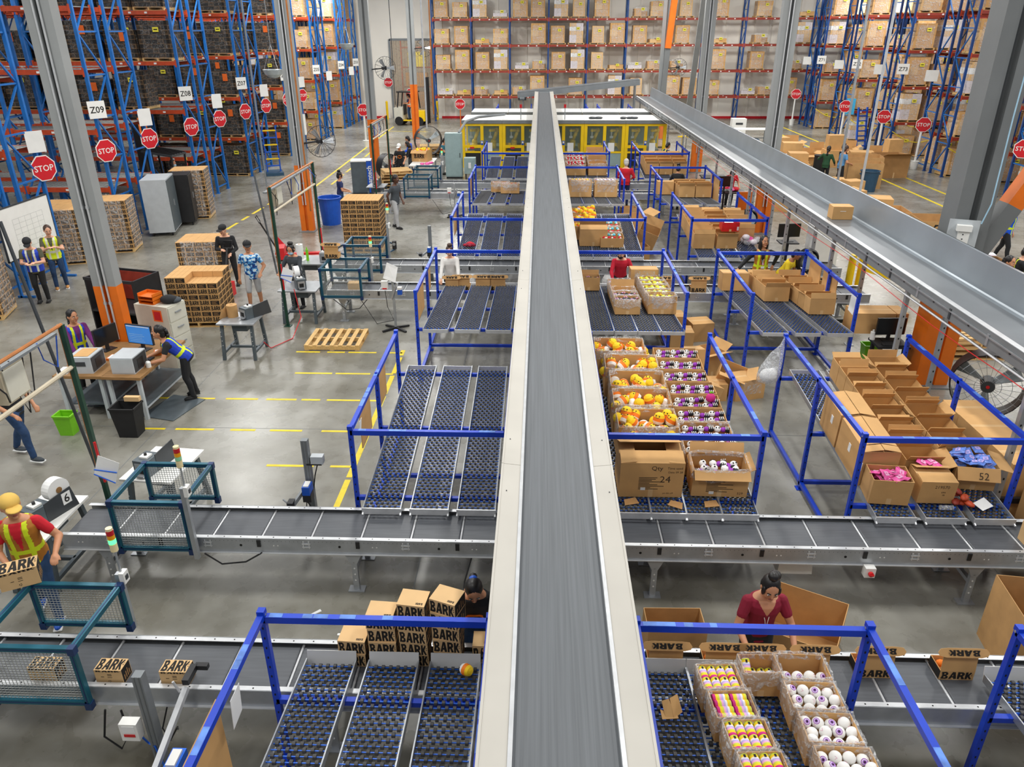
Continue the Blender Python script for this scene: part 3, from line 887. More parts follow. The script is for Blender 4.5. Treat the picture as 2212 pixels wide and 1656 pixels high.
LEFT = ((17.75, 1, 'Z10'), (23.9, 2, 'Z09'), (30.2, 3, 'Z08'), (36.1, 4, 'Z07'), (42.4, 4, 'Z06'), (48.6, 4, 'Z05'), (54.8, 4, 'Z04'), (59.2, 2, 'Z03'))
for y0, n, s in LEFT:
    rack_row('blue and orange pallet rack row ending at sign %s' % s if s != 'Z10' else 'blue and orange pallet rack row behind the whiteboard, ending at a blank sign', -13.6, n, -1, y0, (0,) if s == 'Z03' else (0, 1.72), deck=True)
    if s == 'Z10':
        stops = (y0 + 2.9,)
    else:
        stops = (y0, y0 + 2.85) if y0 < 48 else (y0,)
    for k, yy in enumerate(stops):
        if s in ('Z05', 'Z04', 'Z03'): continue
        solo('stop_sign', STOP, 'red stop sign on the %s post of the rack row at sign %s' % ('nearer' if k == 0 else 'farther', s) if s != 'Z10' else 'largest red stop sign, on the rack row behind the whiteboard', 'stop sign', M=facing(-13.46, yy - .07, 2.9, 1, -.5))
    if s != 'Z10':
        solo('aisle_sign', plate_sign(s, .52, .5, size=.26), 'white aisle sign reading %s on a rack post' % s, 'sign', M=facing(-13.46, y0 - .08, 4.1, .8, -.6))
    if s != 'Z03': solo('blank_sign', plate_sign('', .45, .55), 'blank white plate on the far post of the rack row at sign %s' % s if s != 'Z10' else 'blank white plate on the rack row behind the whiteboard', 'sign', M=facing(-13.46, y0 + 2.75, 3.6, .8, -.6))
RIGHT = ((30.1, 3, 'Z75'), (36.4, 4, 'Z74'), (42.5, 5, 'Z73'), (48.7, 5, 'Z72'), (54.9, 5, 'Z71'))
for y0, n, s in RIGHT:
    rack_row('blue pallet rack row of brown loads %s' % ('ending at sign ' + s if s < 'Z74' else ('behind the wide grey column' if s == 'Z74' else 'beyond the wide grey column, nearest the camera')), 18.6, n, 1, y0, col='rack_red', fr=0, deckmat='wood_dark')
    if s < 'Z74':
        solo('aisle_sign', plate_sign(s, .55, .5, size=.26), 'white aisle sign reading %s on a navy rack post' % s, 'sign', M=facing(18.5, y0 - .1, 4.35, -.5, -.85))
    if s != 'Z75':
        solo('blank_sign', plate_sign('', .55, .5), 'blank white plate on the %s' % ('far post of the rack row at sign ' + s if s < 'Z74' else 'rack row behind the wide grey column'), 'sign', M=facing(18.5, y0 + 2.8, 4.2, -.5, -.85))
rack_row('long pallet rack of red beams and blue posts against the cream back wall', -7.85, 13, 1, 59.6, (0,), 'rack_red', 0, 2.79, deck=False)
# end-of-aisle stop signs standing in white buckets
def bucket_stop(x, y, label, h=1.95):
    t = thing('stop_sign_stand', label, 'stop sign', (x, y, 0))
    b = MB(); b.lathe([(.15, 0), (.19, .38), (.2, .38), (.19, .36), (.17, .36), (.02, .33)], 'white_paint', n=14); part('bucket', b, t, True)
    b = MB(); b.cyl((0, 0, .2), (0, 0, h), .055, 'white_paint', n=10); part('post', b, t)
    part('sign_plate', STOP, t, M=facing(0, -.07, h + .12, -.35 if x > 0 else .35, -1), label='red octagon plate')
bucket_stop(17.9, 57.2, 'red stop sign on white bucket stand by the rack row at sign Z71')
bucket_stop(18.0, 48.0, 'red stop sign on white bucket stand at the rack row by sign Z72')
bucket_stop(17.9, 42.2, 'red stop sign on white bucket stand at the rack row by sign Z73')
bucket_stop(18.3, 38.6, 'red stop sign on white bucket stand, the one nearest the wide grey column')
bucket_stop(-10.2, 45.8, 'red stop sign on white bucket stand behind the grey drum fan')
bucket_stop(-9.4, 58.0, 'red stop sign on white bucket stand near the white wall')
b = MB(); b.cyl((0, 0, 0), (0, 0, 1.4), .03, 'orange_paint', n=8)
t = thing('stop_sign_stand', 'red stop sign on orange post before the back wall rack', 'stop sign', (-5.4, 53.8, 0)); part('post', b, t); part('sign_plate', STOP, t, M=facing(0, -.05, 1.7, .2, -1))
solo('stop_sign', STOP, 'red stop sign at the edge of the picture by the orange brace', 'stop sign', M=facing(17.9, 29.6, 2.2, -.6, -1))
solo('stop_sign', STOP, 'small red stop sign on the white wall end beside the doorway', 'stop sign', M=facing(-11.6, 61.4, 2.6, .1, -1))

# ---- pallets
def pallet_mesh(m='wood', W=1.2, D=1.0):
    b = MB()
    for x in (-W / 2 + .02, 0, W / 2 - .02):
        b.b2(x - .019, x + .019, -D / 2, D / 2, .016, .105, m)
    return b
def pallet_parts(parent, W=1.2, D=1.0, m='wood', n=7):
    for i in range(n):
        y = -D / 2 + .045 + (D - .09) * i / (n - 1)
        b = MB(); b.b2(-W / 2, W / 2, y - .045, y + .045, .105, .122, m); part('deck_board', b, parent)
    for x in (-W / 2 + .02, 0, W / 2 - .02):
        b = MB(); b.b2(x - .02, x + .02, -D / 2, D / 2, .016, .105, m); part('stringer', b, parent)
    for y in (-D / 2 + .05, 0, D / 2 - .05):
        b = MB(); b.b2(-W / 2, W / 2, y - .05, y + .05, 0, .016, m); part('bottom_board', b, parent)
def pallet_block(m='wood', W=1.15, D=1.0):
    b = MB()
    for x in (-W / 2 + .02, 0, W / 2 - .02): b.b2(x - .03, x + .03, -D / 2, D / 2, .016, .1, m)
    for i in range(6): y = -D / 2 + .05 + (D - .1) * i / 5; b.b2(-W / 2, W / 2, y - .055, y + .055, .1, .118, m)
    for y in (-D / 2 + .05, D / 2 - .05): b.b2(-W / 2, W / 2, y - .05, y + .05, 0, .016, m)
    return mesh_of('pallet', b)
PAL = pallet_block()
PALB = pallet_block('blue_plastic')
UNIT = {}
for _c in ('cardboard', 'cardboard_pale', 'cardboard_dark', 'kraft', 'white_paper', 'carton_grey', 'wrapped_toy'):
    b = MB(); b.box((0, 0, .5), (1, 1, 1), _c); b.b2(-.5, .5, -.03, .03, 1, 1.001, 'cardboard_pale'); b.b2(-.03, .03, -.5005, -.5, .7, 1, 'cardboard_pale'); UNIT[_c] = mesh_of('carton', b)
def film_box(W, D, H, m='wrap_film', z0=.08, seed=0):
    """loose film around a load: wavy open tube"""
    rn = random.Random(seed); b = MB(); n = 20; rows = 6
    vs = []
    for j in range(rows + 1):
        for i in range(n):
            a = 2 * PI * i / n
            c, s_ = math.cos(a), math.sin(a)
            k = 1 / max(abs(c), abs(s_))
            e = 1 + rn.uniform(.005, .03)
            vs.append((c * k * W / 2 * e, s_ * k * D / 2 * e, z0 + (H - z0) * j / rows + (rn.uniform(-.03, .03) if j == rows else 0)))
    b.raw(vs, [(j * n + i, j * n + (i + 1) % n, (j + 1) * n + (i + 1) % n, (j + 1) * n + i) for j in range(rows) for i in range(n)], m)
    return mesh_of('stretch_wrap', b)
_nm = MB(); _nm.b2(-.11, .11, -.004, .004, -.08, .08, 'note_yellow'); _nm.b2(-.07, .07, -.0055, -.004, -.02, .02, 'ink'); NOTE = mesh_of('yellow_note', _nm)
_nm = MB(); _nm.b2(-.11, .11, -.004, .004, -.15, .15, 'note_orange'); NOTEO = mesh_of('orange_note', _nm)
_nm = MB(); _nm.b2(-.07, .07, -.004, .004, -.09, .09, 'white_paper'); NOTEW = mesh_of('white_label', _nm)
def load(W, D, H, nx, nz, col, jit, film=True, note=True, pal=PAL, seed=0, ny=1, fm='wrap_film'):
    rn = random.Random(seed)
    t = thing('pallet_load', '', 'pallet load')
    part('pallet', pal, t)
    for k in range(nz):
        for i in range(nx):
            for j in range(ny):
                cw, cd, ch = W / nx, D / ny, H / nz
                hh = ch * (1 if k < nz - 1 else rn.uniform(1 - jit * 3, 1))
                if k == nz - 1 and nz > 1 and rn.random() < jit * 1.5: continue
                part('carton', UNIT[rn.choice(col)], t, M=TR(-W / 2 + cw * (i + .5) + rn.uniform(-1, 1) * jit * .1, -D / 2 + cd * (j + .5), .12 + k * ch) @ RZ(rn.uniform(-1, 1) * jit * .3) @ Matrix.Diagonal((cw * .985, cd * .985, hh * .985, 1)))
    if film: part('stretch_wrap', film_box(W + .02, D + .02, .12 + H * rn.uniform(.9, 1.02), fm, seed=seed), t, True)
    if note: part('yellow_note', NOTE, t, M=TR(W * .12, -D / 2 - .045, .12 + H * .72))
    return t
def take(o, loc, label, group=None, rz=0):
    """first use moves the built thing itself, later uses copy it"""
    if not o.get('used'):
        o['used'] = 1; o.location = loc; o.rotation_euler = (0, 0, rz); o['label'] = label
        if group: o['group'] = group
        return o
    return dup(o, loc, rz, label, group)
LK = [load(1.05, 1.0, 1.28, 2, 3, ('cardboard', 'cardboard_pale'), .0, True, True, seed=1),
      load(1.0, 1.0, 1.15, 1, 2, ('cardboard', 'kraft'), .02, True, True, seed=2),
      load(1.05, 1.0, .98, 2, 3, ('cardboard_pale', 'cardboard'), .12, True, True, seed=3),
      load(.95, .95, .62, 2, 2, ('cardboard', 'cardboard_dark'), .25, True, True, seed=4),
      load(1.0, .95, .34, 2, 1, ('cardboard', 'cardboard_pale'), .3, False, True, seed=5),
      load(.98, .95, 1.3, 2, 5, ('white_paper', 'cardboard_pale', 'wrapped_toy'), .05, True, True, seed=6),
      load(.85, .9, 1.1, 3, 6, ('cardboard_pale',), .03, True, True, seed=7),
      load(1.0, .95, .45, 1, 2, ('wrapped_toy', 'white_paper'), .2, True, True, seed=8)]
def pick(h, k):
    if h > 1.12: return (0, 1, 5, 6)[k % 4]
    if h > .85: return (1, 2, 6)[k % 3]
    if h > .55: return 3
    return (4, 7)[k % 2]
BACK = {3: ((190, 130), (360, 100), (515, 150), (695, 50), (860, 150), (1005, 150), (1195, 140), (1355, 150), (1530, 140), (1690, 130), (1850, 70), (2020, 130), (2215, 135), (2370, 150), (2500, 150), (2700, 130), (2850, 100), (3010, 90), (3190, 60), (3380, 130)),
        2: ((190, 120), (365, 175), (535, 50), (700, 130), (1010, 170), (1160, 125), (1325, 140), (1505, 190), (1675, 185), (1850, 155), (2010, 50), (2200, 130), (2365, 170), (2505, 50), (2665, 75), (2850, 80), (2990, 160), (3195, 150), (3315, 70)),
        1: ((205, 120), (370, 170), (540, 160), (700, 170), (875, 50), (1020, 85), (1180, 180), (1350, 140), (1505, 170), (1675, 40), (1825, 55), (1985, 85), (2175, 80), (2290, 90), (2515, 170), (2640, 90), (2835, 145), (2970, 140), (3160, 70), (3295, 75)),
        0: ((220, 50), (385, 60), (525, 65), (690, 60), (850, 80), (1005, 150), (1330, 150), (1665, 140), (1845, 150), (1980, 110), (2150, 145), (2295, 100), (2485, 110), (2615, 50), (2795, 50), (2935, 90), (3135, 150), (3235, 40))}
kk = 0
for lv, row in BACK.items():
    last = -99
    for i, (px, h) in enumerate(row):
        x = -7.9 + (px / 3.943 - 30) / 29.4
        pk = -7.85 + 2.79 * round((x + 7.85) / 2.79)
        if abs(x - pk) < .66: x = pk + (.66 if x >= pk else -.66)
        if x - last < 1.17: continue
        last = x
        take(LK[pick(h / 116.8, kk)], (x, 60.16, LEV[lv] + .001), 'brown load, %s beam level of the back wall rack, %s from the doorway' % (LEVW[lv], ORD[i]), 'pallet loads on the back wall rack')
        kk += 1

# printed carton loads, rack shade put into their brown, for the racks behind the whiteboard aisle
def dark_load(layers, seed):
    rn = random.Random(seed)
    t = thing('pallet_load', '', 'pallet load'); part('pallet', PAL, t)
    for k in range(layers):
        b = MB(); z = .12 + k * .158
        b.b2(-.58, .58, -.5, .5, z, z + .152, 'carton_shaded')
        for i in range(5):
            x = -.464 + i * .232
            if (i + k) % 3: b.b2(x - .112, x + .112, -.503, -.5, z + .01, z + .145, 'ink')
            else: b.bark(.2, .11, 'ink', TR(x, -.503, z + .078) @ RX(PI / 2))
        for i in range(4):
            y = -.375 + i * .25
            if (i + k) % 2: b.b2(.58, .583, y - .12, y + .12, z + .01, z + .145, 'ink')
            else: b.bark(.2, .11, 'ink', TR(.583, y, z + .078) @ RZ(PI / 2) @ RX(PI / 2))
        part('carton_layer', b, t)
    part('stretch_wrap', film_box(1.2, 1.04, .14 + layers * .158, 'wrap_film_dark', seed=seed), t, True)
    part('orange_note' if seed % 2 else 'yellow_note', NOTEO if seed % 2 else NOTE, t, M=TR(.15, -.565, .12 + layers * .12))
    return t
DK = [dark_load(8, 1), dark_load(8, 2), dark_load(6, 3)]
for y0, n, s in LEFT[2:]:
    for lv in range(-1, 4):
        if s == 'Z08' and lv < 1: continue
        for i in range(min(2 * n, 6 if s == 'Z08' else 4)):
            if s == 'Z08' and i == 0 and lv == 1: continue
            x = -13.6 - .75 - (i // 2) * 2.78 - (i % 2) * 1.3
            z = .0 if lv < 0 else LEV[lv] + .001
            lab = 'load, %s of rack row %s, %s from the aisle' % ('floor' if lv < 0 else LEVW[lv] + ' beam level', s, ORD[i])
            kk += 1
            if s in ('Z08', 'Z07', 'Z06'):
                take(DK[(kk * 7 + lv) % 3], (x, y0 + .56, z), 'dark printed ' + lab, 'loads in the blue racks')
            else:
                take(LK[(0, 1, 2, 5, 6, 1)[(kk * 5 + lv) % 6]], (x, y0 + .56, z), 'brown ' + lab, 'loads in the blue racks')
# brown loads in the racks on the far side
for y0, n, s in RIGHT:
    for lv in range(-1, 4):
        if s == 'Z75' and lv > 0: continue
        for i in range(6 if s > 'Z72' else 5):
            x = 18.6 + .75 + (i // 2) * 2.78 + (i % 2) * 1.3
            z = 0 if lv < 0 else LEV[lv] + .001
            kk += 1
            take(LK[(1, 0, 2, 1, 5, 3, 0, 6)[(kk * 3 + i) % 8]], (x, y0 + .56, z), 'brown load, %s of the rack row %s, %s from aisle' % ('floor' if lv < 0 else LEVW[lv] + ' beam level', s if s < 'Z74' else ('behind the wide column' if s == 'Z74' else 'past the wide column'), ORD[i]), 'loads in the navy racks')
# yellow chains, blue ladders
def chain(x0, x1, y, z, sag, label):
    b = MB(); b.tube([(x0 + (x1 - x0) * k / 12, y, z - sag * math.sin(PI * k / 12)) for k in range(13)], .025, 'yellow_line', n=6); solo('barrier_chain', b, label, 'chain')
for k, (y, lab) in enumerate(((54.6, 'sign Z71'), (48.4, 'sign Z72'), (42.2, 'sign Z73'))):
    y += .22; chain(18.6, 21.38, y, 1.3, .55, 'yellow chain sagging across the first rack bay at %s' % lab); chain(21.38, 24.16, y, 1.3, .5, 'yellow chain sagging across the second rack bay at %s' % lab)
chain(18.6, 21.38, 36.33, 1.3, .5, 'yellow chain sagging across the rack bay behind the wide grey column')
def folded_lift(x, y, label, rz):
    t = thing('wheeled_ladder', label, 'ladder', (x, y, 0), rz)
    for s in (-.28, .28):
        b = MB(); b.bar((s, 0, .1), (s, .4, 2.3), .06, .1, 'blue_plastic'); part('rail', b, t)
    for k in range(8):
        b = MB(); b.box((0, .04 + k * .05, .3 + k * .26), (.56, .16, .05), 'blue_plastic'); part('step', b, t)
    for s in (-.28, .28):
        b = MB(); b.cyl((s - .03, 0, .08), (s + .03, 0, .08), .08, 'black_rubber'); part('wheel', b, t)
folded_lift(17.9, 44.4, 'blue wheeled ladder parked at the rack row by sign Z73', .3)
t = thing('wheeled_ladder', 'blue and yellow step cart parked at the rack row by sign Z07', 'ladder', (-12.7, 36.6, 0), .4)
for s in (-.3, .3):
    b = MB(); b.bar((s, 0, .1), (s, 0, 2.2), .06, .06, 'blue_plastic'); part('rail', b, t)
for k in range(6):
    b = MB(); b.box((0, 0, .4 + k * .32), (.6, .1, .05), 'yellow_paint' if k % 2 else 'blue_plastic'); part('step', b, t)
b = MB(); b.b2(-.4, .4, -.5, .5, .0, .14, 'navy_plastic'); part('base', b, t)
solo('notice_board', plate_sign('', .8, 1.1), 'white notice sheet on the rack end at sign Z06', 'notice', M=facing(-13.3, 43.4, 1.5, .7, -.7))
solo('notice_board', plate_sign('', .5, .9, 'sign_blue'), 'light blue notice on the rack post at sign Z72', 'notice', M=facing(18.56, 48.63, 2.0, -.5, -.85))
# overhead wrapped loads standing on the floor at the navy racks
take(LK[1], (20.4, 40.6, 0), 'tall wrapped brown load with white corner posts standing before the rack row at sign Z73', 'loads in the navy racks')
b = MB()
for xx in (-.56, .56): b.bar((xx, -.53, .12), (xx, -.53, 1.4), .06, .06, 'white_paper')
take(LK[1], (20.8, 37.0 - 1.6, 0), 'wide brown load on the floor before the rack behind the wide grey column', 'loads in the navy racks')
take(LK[3], (22.6, 35.2, 0), 'low brown load beside the wide one before the rack behind the wide grey column', 'loads in the navy racks')

# ---------------------------------------------------------------- cartons, toys and pouches on the lanes
def lane_z(row, y):
    _, yb, yr, d = ROWS[row]
    return .832 + .034 + .082 * abs(y - (yb - off(d) * d)) - (.1 * .35 * .0)
def on_lane(row, x, y, rz=0.0):
    d = ROWS[row][3]
    return TR(x, y, lane_z(row, y) + .004) @ RX(d * .0818) @ RZ(rz)
def carton_body(W, D, H, m='cardboard', t=.008):
    b = MB()
    b.b2(-W / 2, W / 2, -D / 2, D / 2, 0, t, m)
    b.b2(-W / 2, W / 2, -D / 2, -D / 2 + t, t, H, m); b.b2(-W / 2, W / 2, D / 2 - t, D / 2, t, H, m)
    b.b2(-W / 2, -W / 2 + t, -D / 2 + t, D / 2 - t, t, H, m); b.b2(W / 2 - t, W / 2, -D / 2 + t, D / 2 - t, t, H, m)
    b.b2(-.03, .03, -D / 2 - .001, -D / 2, .0, H * .25, 'cardboard_pale')
    return b
def flap(parent, W, D, H, side, ang, ln, m='cardboard', cut=0):
    """a hinged top flap; ang 0 lies inward over the box, 90 stands up, 180 lies outward, 250 hangs down"""
    wd = W if side in 'fb' else D
    b = MB(); b.b2(-wd / 2 + .004, wd / 2 - .004, 0, ln, 0, .006, m)
    a = R(ang)
    M = {'f': TR(0, -D / 2, H) , 'b': TR(0, D / 2, H) @ RZ(PI), 'l': TR(-W / 2, 0, H) @ RZ(-PI / 2), 'r': TR(W / 2, 0, H) @ RZ(PI / 2)}[side] @ RX(a)
    return part('flap', b, parent, M=M)
def liner(parent, W, D, H, seed=0, hang=.16):
    """clear bag folded over the rim"""
    rn = random.Random(seed); b = MB(); n = 26; vs = []
    prof = ((-.012, -.05), (-.006, .018), (.01, .02), (.016, -hang * .5), (.02, -hang))
    for o_, z in prof:
        for i in range(n):
            a = 2 * PI * i / n; c, s = math.cos(a), math.sin(a); k = 1 / max(abs(c), abs(s))
            w_ = rn.uniform(-.005, .010)
            vs.append((c * k * (W / 2 + o_ + w_), s * k * (D / 2 + o_ + w_), H + z + rn.uniform(-.012, .016) * (3 if z < -.1 else 1)))
    b.raw(vs, [(j * n + i, j * n + (i + 1) % n, (j + 1) * n + (i + 1) % n, (j + 1) * n + i) for j in range(len(prof) - 1) for i in range(n)], 'liner_film')
    return part('plastic_liner', b, parent, True)
def carton(label, M, W, D, H, group=None, m='cardboard', flaps=(), bag=False, seed=0, closed=False, film=False, name='carton'):
    t = thing(name, label, 'carton', M=M, group=group)
    if closed:
        b = MB(); b.box((0, 0, H / 2), (W, D, H), m); b.b2(-W / 2, W / 2, -.002, .002, H, H + .001, 'cardboard_dark'); b.b2(-W / 2, W / 2, -.03, .03, H, H + .0006, 'cardboard_pale')
        part('box_body', b, t)
    else: part('box_body', carton_body(W, D, H, m), t)
    for s, a, ln in flaps: flap(t, W, D, H, s, a, ln, m)
    if bag: liner(t, W, D, H, seed)
    if film: part('stretch_wrap', film_box(W, D, H * .95, 'wrap_film', z0=H * .3, seed=seed), t, True)
    return t
def writing(parent, lines, W, D, H, face='f', m='pen'):
    b = MB()
    for txt, x, z, s in lines:
        b.text(txt, s, m, (TR(x, -D / 2 - .0015, z) if face == 'f' else TR(x, z, H + .0015)) @ (RX(PI / 2) if face == 'f' else ID()))
    return part('handwriting', b, parent)
def print_lines(parent, x, z, W, D, n=7, wd=.3, m='ink'):
    b = MB(); rn = random.Random(n)
    for k in range(n): b.b2(x, x + wd * rn.uniform(.4, 1), -D / 2 - .0015, -D / 2, z - k * .022, z - k * .022 + .008, m)
    return part('printed_lines', b, parent)
def sticker(parent, x, z, D, s=.06):
    b = MB(); b.b2(x - s / 2, x + s / 2, -D / 2 - .002, -D / 2, z - s * .35, z + s * .35, 'white_paper'); return part('sticker', b, parent)

# toy prototypes ------------------------------------------------
def toy_candy():
    t = thing('candy_corn_toy', '', 'plush toy')
    b = MB(); b.lathe([(.0, 0), (.07, .01, 'toy_white'), (.088, .05, 'toy_white'), (.09, .06, 'toy_orange'), (.088, .115, 'toy_orange'), (.085, .12, 'toy_yellow'), (.07, .165, 'toy_yellow'), (.035, .19, 'toy_yellow'), (0, .195, 'toy_yellow')], 'toy_white', 14)
    part('plush_body', b, t, True)
    for s in (-1, 1):
        b = MB(); b.ball((s * .026, -.074, .145), (.010, .006, .013), 'toy_black', 8, 6); part('eye', b, t, True)
    b = MB(); b.tube([(-.03, -.076, .122), (-.015, -.084, .114), (.015, -.084, .114), (.03, -.076, .122)], .004, 'toy_black', 5); part('mouth', b, t)
    return t
def toy_skeleton():
    t = thing('skeleton_toy', '', 'plush toy')
    b = MB(); b.ball((0, 0, .0), (.056, .05, .055), 'toy_white', 14, 10); part('head', b, t, True)
    for s in (-1, 1):
        b = MB(); b.ball((s * .022, -.02, .043), (.013, .015, .012), 'toy_black', 8, 6); part('eye_socket', b, t, True)
    b = MB(); b.ball((.095, .01, -.01), (.05, .042, .045), 'toy_purple', 12, 8); part('purple_body', b, t, True)
    b = MB(); b.ball((.165, 0, -.005), (.05, .05, .045), 'toy_black', 12, 8)
    for k in range(3): b.bar((.13 + k * .03, -.045, .034), (.135 + k * .03, .03, .042), .009, .009, 'toy_white')
    part('striped_limb', b, t, True)
    return t
def toy_eye(look=0):
    t = thing('eyeball_toy', '', 'toy ball')
    b = MB(); b.ball((0, 0, 0), .058, 'toy_white', 14, 10); part('ball', b, t, True)
    if look:
        for r_, y, m in ((.030, .052, 'toy_purple'), (.02, .0555, 'toy_lilac'), (.0155, .0565, 'toy_purple'), (.009, .0585, 'toy_black')):
            b = MB(); b.cyl((0, 0, y - .004), (0, 0, y), r_, m, n=16); part('iris' if m != 'toy_black' else 'pupil', b, t)
    b = MB(); b.tube([(-.04, -.035, .025), (-.02, -.04, .038), (-.03, -.02, .046)], .0015, 'toy_magenta', 4); part('vein', b, t)
    return t
def toy_can(flat=False):
    t = thing('striped_tube_toy', '', 'plush toy')
    st = ['toy_yellow', 'toy_lime', 'toy_pink', 'toy_lilac', 'toy_white', 'toy_yellow', 'toy_lime', 'toy_pink']
    b = MB()
    b.lathe([(.0, 0), (.036, .002, 'toy_magenta'), (.038, .008, 'toy_magenta')] + [(.038, .008 + .0165 * (k + 1), c) for k, c in enumerate(st)] + [(.03, .145, 'toy_magenta'), (0, .146, 'toy_magenta')], 'toy_magenta', 14)
    part('plush_body', b, t, True)
    b = MB(); b.plate([(-.009, -.0395, .10), (.009, -.0395, .10), (.009, -.0395, .128), (-.009, -.0395, .128)], .002, 'toy_black'); part('sewn_tag', b, t)
    return t
def toy_mix(m1, m2, name='plush_toy', m3=None):
    t = thing(name, '', 'plush toy')
    b = MB(); b.ball((0, 0, 0), (.06, .05, .05), m1, 12, 8); part('plush_body', b, t, True)
    b = MB(); b.ball((.075, .01, .01), (.035, .04, .04), m2, 10, 7); part('plush_head', b, t, True)
    if m3: b = MB(); b.tube([(-.05, -.02, .03), (-.09, -.03, .05), (-.12, 0, .02)], .014, m3, 7); part('plush_limb', b, t, True)
    return t
def pouch(m, m2):
    t = thing('snack_pouch', '', 'pouch')
    rn = random.Random(3); b = MB(); n = 7; vs = []
    for j in range(n + 1):
        for i in range(n + 1):
            u, v = i / n * 2 - 1, j / n * 2 - 1
            vs.append((u * .058, v * .078, .022 * (1 - u * u) * (1 - v * v) + rn.uniform(-.005, .005)))
    b.raw(vs, [(j * (n + 1) + i, j * (n + 1) + i + 1, (j + 1) * (n + 1) + i + 1, (j + 1) * (n + 1) + i) for j in range(n) for i in range(n)], m)
    b.raw([(x, y, -z - .002) for x, y, z in vs], [(j * (n + 1) + i, (j + 1) * (n + 1) + i, (j + 1) * (n + 1) + i + 1, j * (n + 1) + i + 1) for j in range(n) for i in range(n)], m)
    part('pouch_body', b, t, True)
    b = MB(); b.plate([(-.03, -.026, .023), (.03, -.026, .023), (.03, .034, .023), (-.03, .034, .023)], .003, m2); part('printed_panel', b, t)
    return t
PROTO = {}
SC = {'candy': .88, 'skel': .86, 'eye': .87, 'eyeb': .87, 'can': .98, 'pp': 1, 'bp': 1}
def toys(kind, maker, M, pts, label, group, rot=True, seed=0):
    """put one toy at each local point of a carton placed by M"""
    rn = random.Random(seed)
    for p in pts:
        Q = M @ TR(*p[:3]) @ (p[3] if len(p) > 3 else (RZ(rn.uniform(0, 6.28)) @ RX(rn.uniform(-1.9, -.3)) if rot else ID())) @ Matrix.Scale(SC.get(kind, .8), 4)
        if kind not in PROTO:
            PROTO[kind] = o = maker(); o.matrix_local = Q; o['label'] = label; o['group'] = group
        else: dup(PROTO[kind], None, None, label, group, M=Q)

# second row, chute side: candy-corn toys and skeleton toys ------------------------------------------------
GC, GS = 'cartons of candy-corn toys', 'cartons of skeleton toys'
M = on_lane(1, 1.45, 8.40, .01)
t = carton('carton handwritten with the number 24, standing before the open candy-corn cartons', M, .80, .52, .52, m='cardboard', flaps=(('f', 12, .22), ('b', 28, .26), ('l', 6, .2), ('r', 3, .2)))
writing(t, [('Qty', .06, .44, .09), ('Time used', .28, .45, .045), ('Date 09 28', .29, .39, .04), ('24', .17, .28, .14), ('pm blk cs9', .22, .06, .03)], .8, .52, .52)
print_lines(t, -.16, .30, .8, .52, 9, .34); sticker(t, -.1, .13, .52)
for k, (x, y) in enumerate(((1.50, 9.22), (1.49, 9.78), (1.49, 10.31), (1.45, 10.84), (1.32, 11.42))):
    M = on_lane(1, x, y, random.uniform(-.02, .02))
    lab = 'open carton of candy-corn toys, %s behind the carton marked 24' % ORD[k]
    carton(lab, M, .80, .47, .50, GC, bag=True, seed=k, m='cardboard')
    pts = []
    for j in range(3):
        for i in range(5): pts.append((-.31 + .155 * i + random.uniform(-.02, .02), -.15 + .15 * j + random.uniform(-.02, .02), .33 + .03 * (j % 2) + random.uniform(0, .04)))
    if k == 0: pts.append((-.28, .12, .42, RZ(-.5) @ RX(-.5)))
    toys('candy', toy_candy, M, pts, 'orange and yellow candy-corn plush in the %s open carton behind the carton marked 24' % ORD[k], 'candy-corn toys in carton ' + ORD[k], seed=k)
M = on_lane(1, 2.33, 8.37, -.02)
t = carton('torn-open carton handwritten with the number 49, at the belt end of the skeleton cartons', M, .70, .40, .40, flaps=(('f', 215, .13), ('b', 120, .14), ('r', 150, .07), ('l', 240, .06)), bag=True, seed=77)
writing(t, [('Qty 49', .14, .31, .08), ('529', .26, .06, .05)], .7, .4, .4); print_lines(t, -.17, .25, .7, .4, 9, .36); sticker(t, -.1, .06, .4)
toys('skel', toy_skeleton, M, [(-.2 + .13 * i, -.06 + .1 * j, .34) for i in range(4) for j in range(2)], 'black and white skeleton plush in the torn carton marked 49', 'skeleton toys in the carton marked 49', seed=5)
for k in range(8):
    y = 8.80 + .375 * k
    M = on_lane(1, 2.30 - .02 * k * (k > 4) * .4, y, random.uniform(-.02, .02))
    carton('open carton of skeleton toys, %s behind the carton marked 49' % ORD[k], M, .70, .35, .36, GS, seed=k + 20, bag=k < 2, flaps=())
    pts = [(-.29 + .215 * i + random.uniform(-.01, .01) + .04 * j, -.085 + .155 * j, .32 + random.uniform(-.01, .015), RZ(random.uniform(-.2, .2))) for i in range(3) for j in range(2)]
    toys('skel', toy_skeleton, M, pts, 'skeleton plush in the %s open carton behind the carton marked 49' % ORD[k], 'skeleton toys in carton ' + ORD[k])
for x, y, rz in ((1.2, 8.02, .3), (1.75, 7.98, -.4), (2.2, 8.0, .2)):
    b = MB(); b.plate([(-.09, -.03, .0), (.1, -.04, .0), (.08, .05, .03), (-.07, .06, .02)], .005, 'cardboard_dark')
    solo('cardboard_scrap', b, 'torn brown cardboard scrap at the lane ends below the cartons marked 24 and 49', 'scrap', group='cardboard scraps on the lane ends', M=on_lane(1, x, y, rz))
b = MB(); b.ball((0, 0, 0), (.07, .06, .07), 'toy_magenta', 12, 8); b.plate([(-.02, 0, .06), (.02, 0, .06), (.03, .01, .1), (-.03, .01, .1)], .004, 'green_plastic')
solo('beet_toy', b, 'magenta round plush lying on the open skeleton cartons', 'plush toy', M=on_lane(1, 2.52, 9.95) @ TR(0, 0, .40), smooth=True)

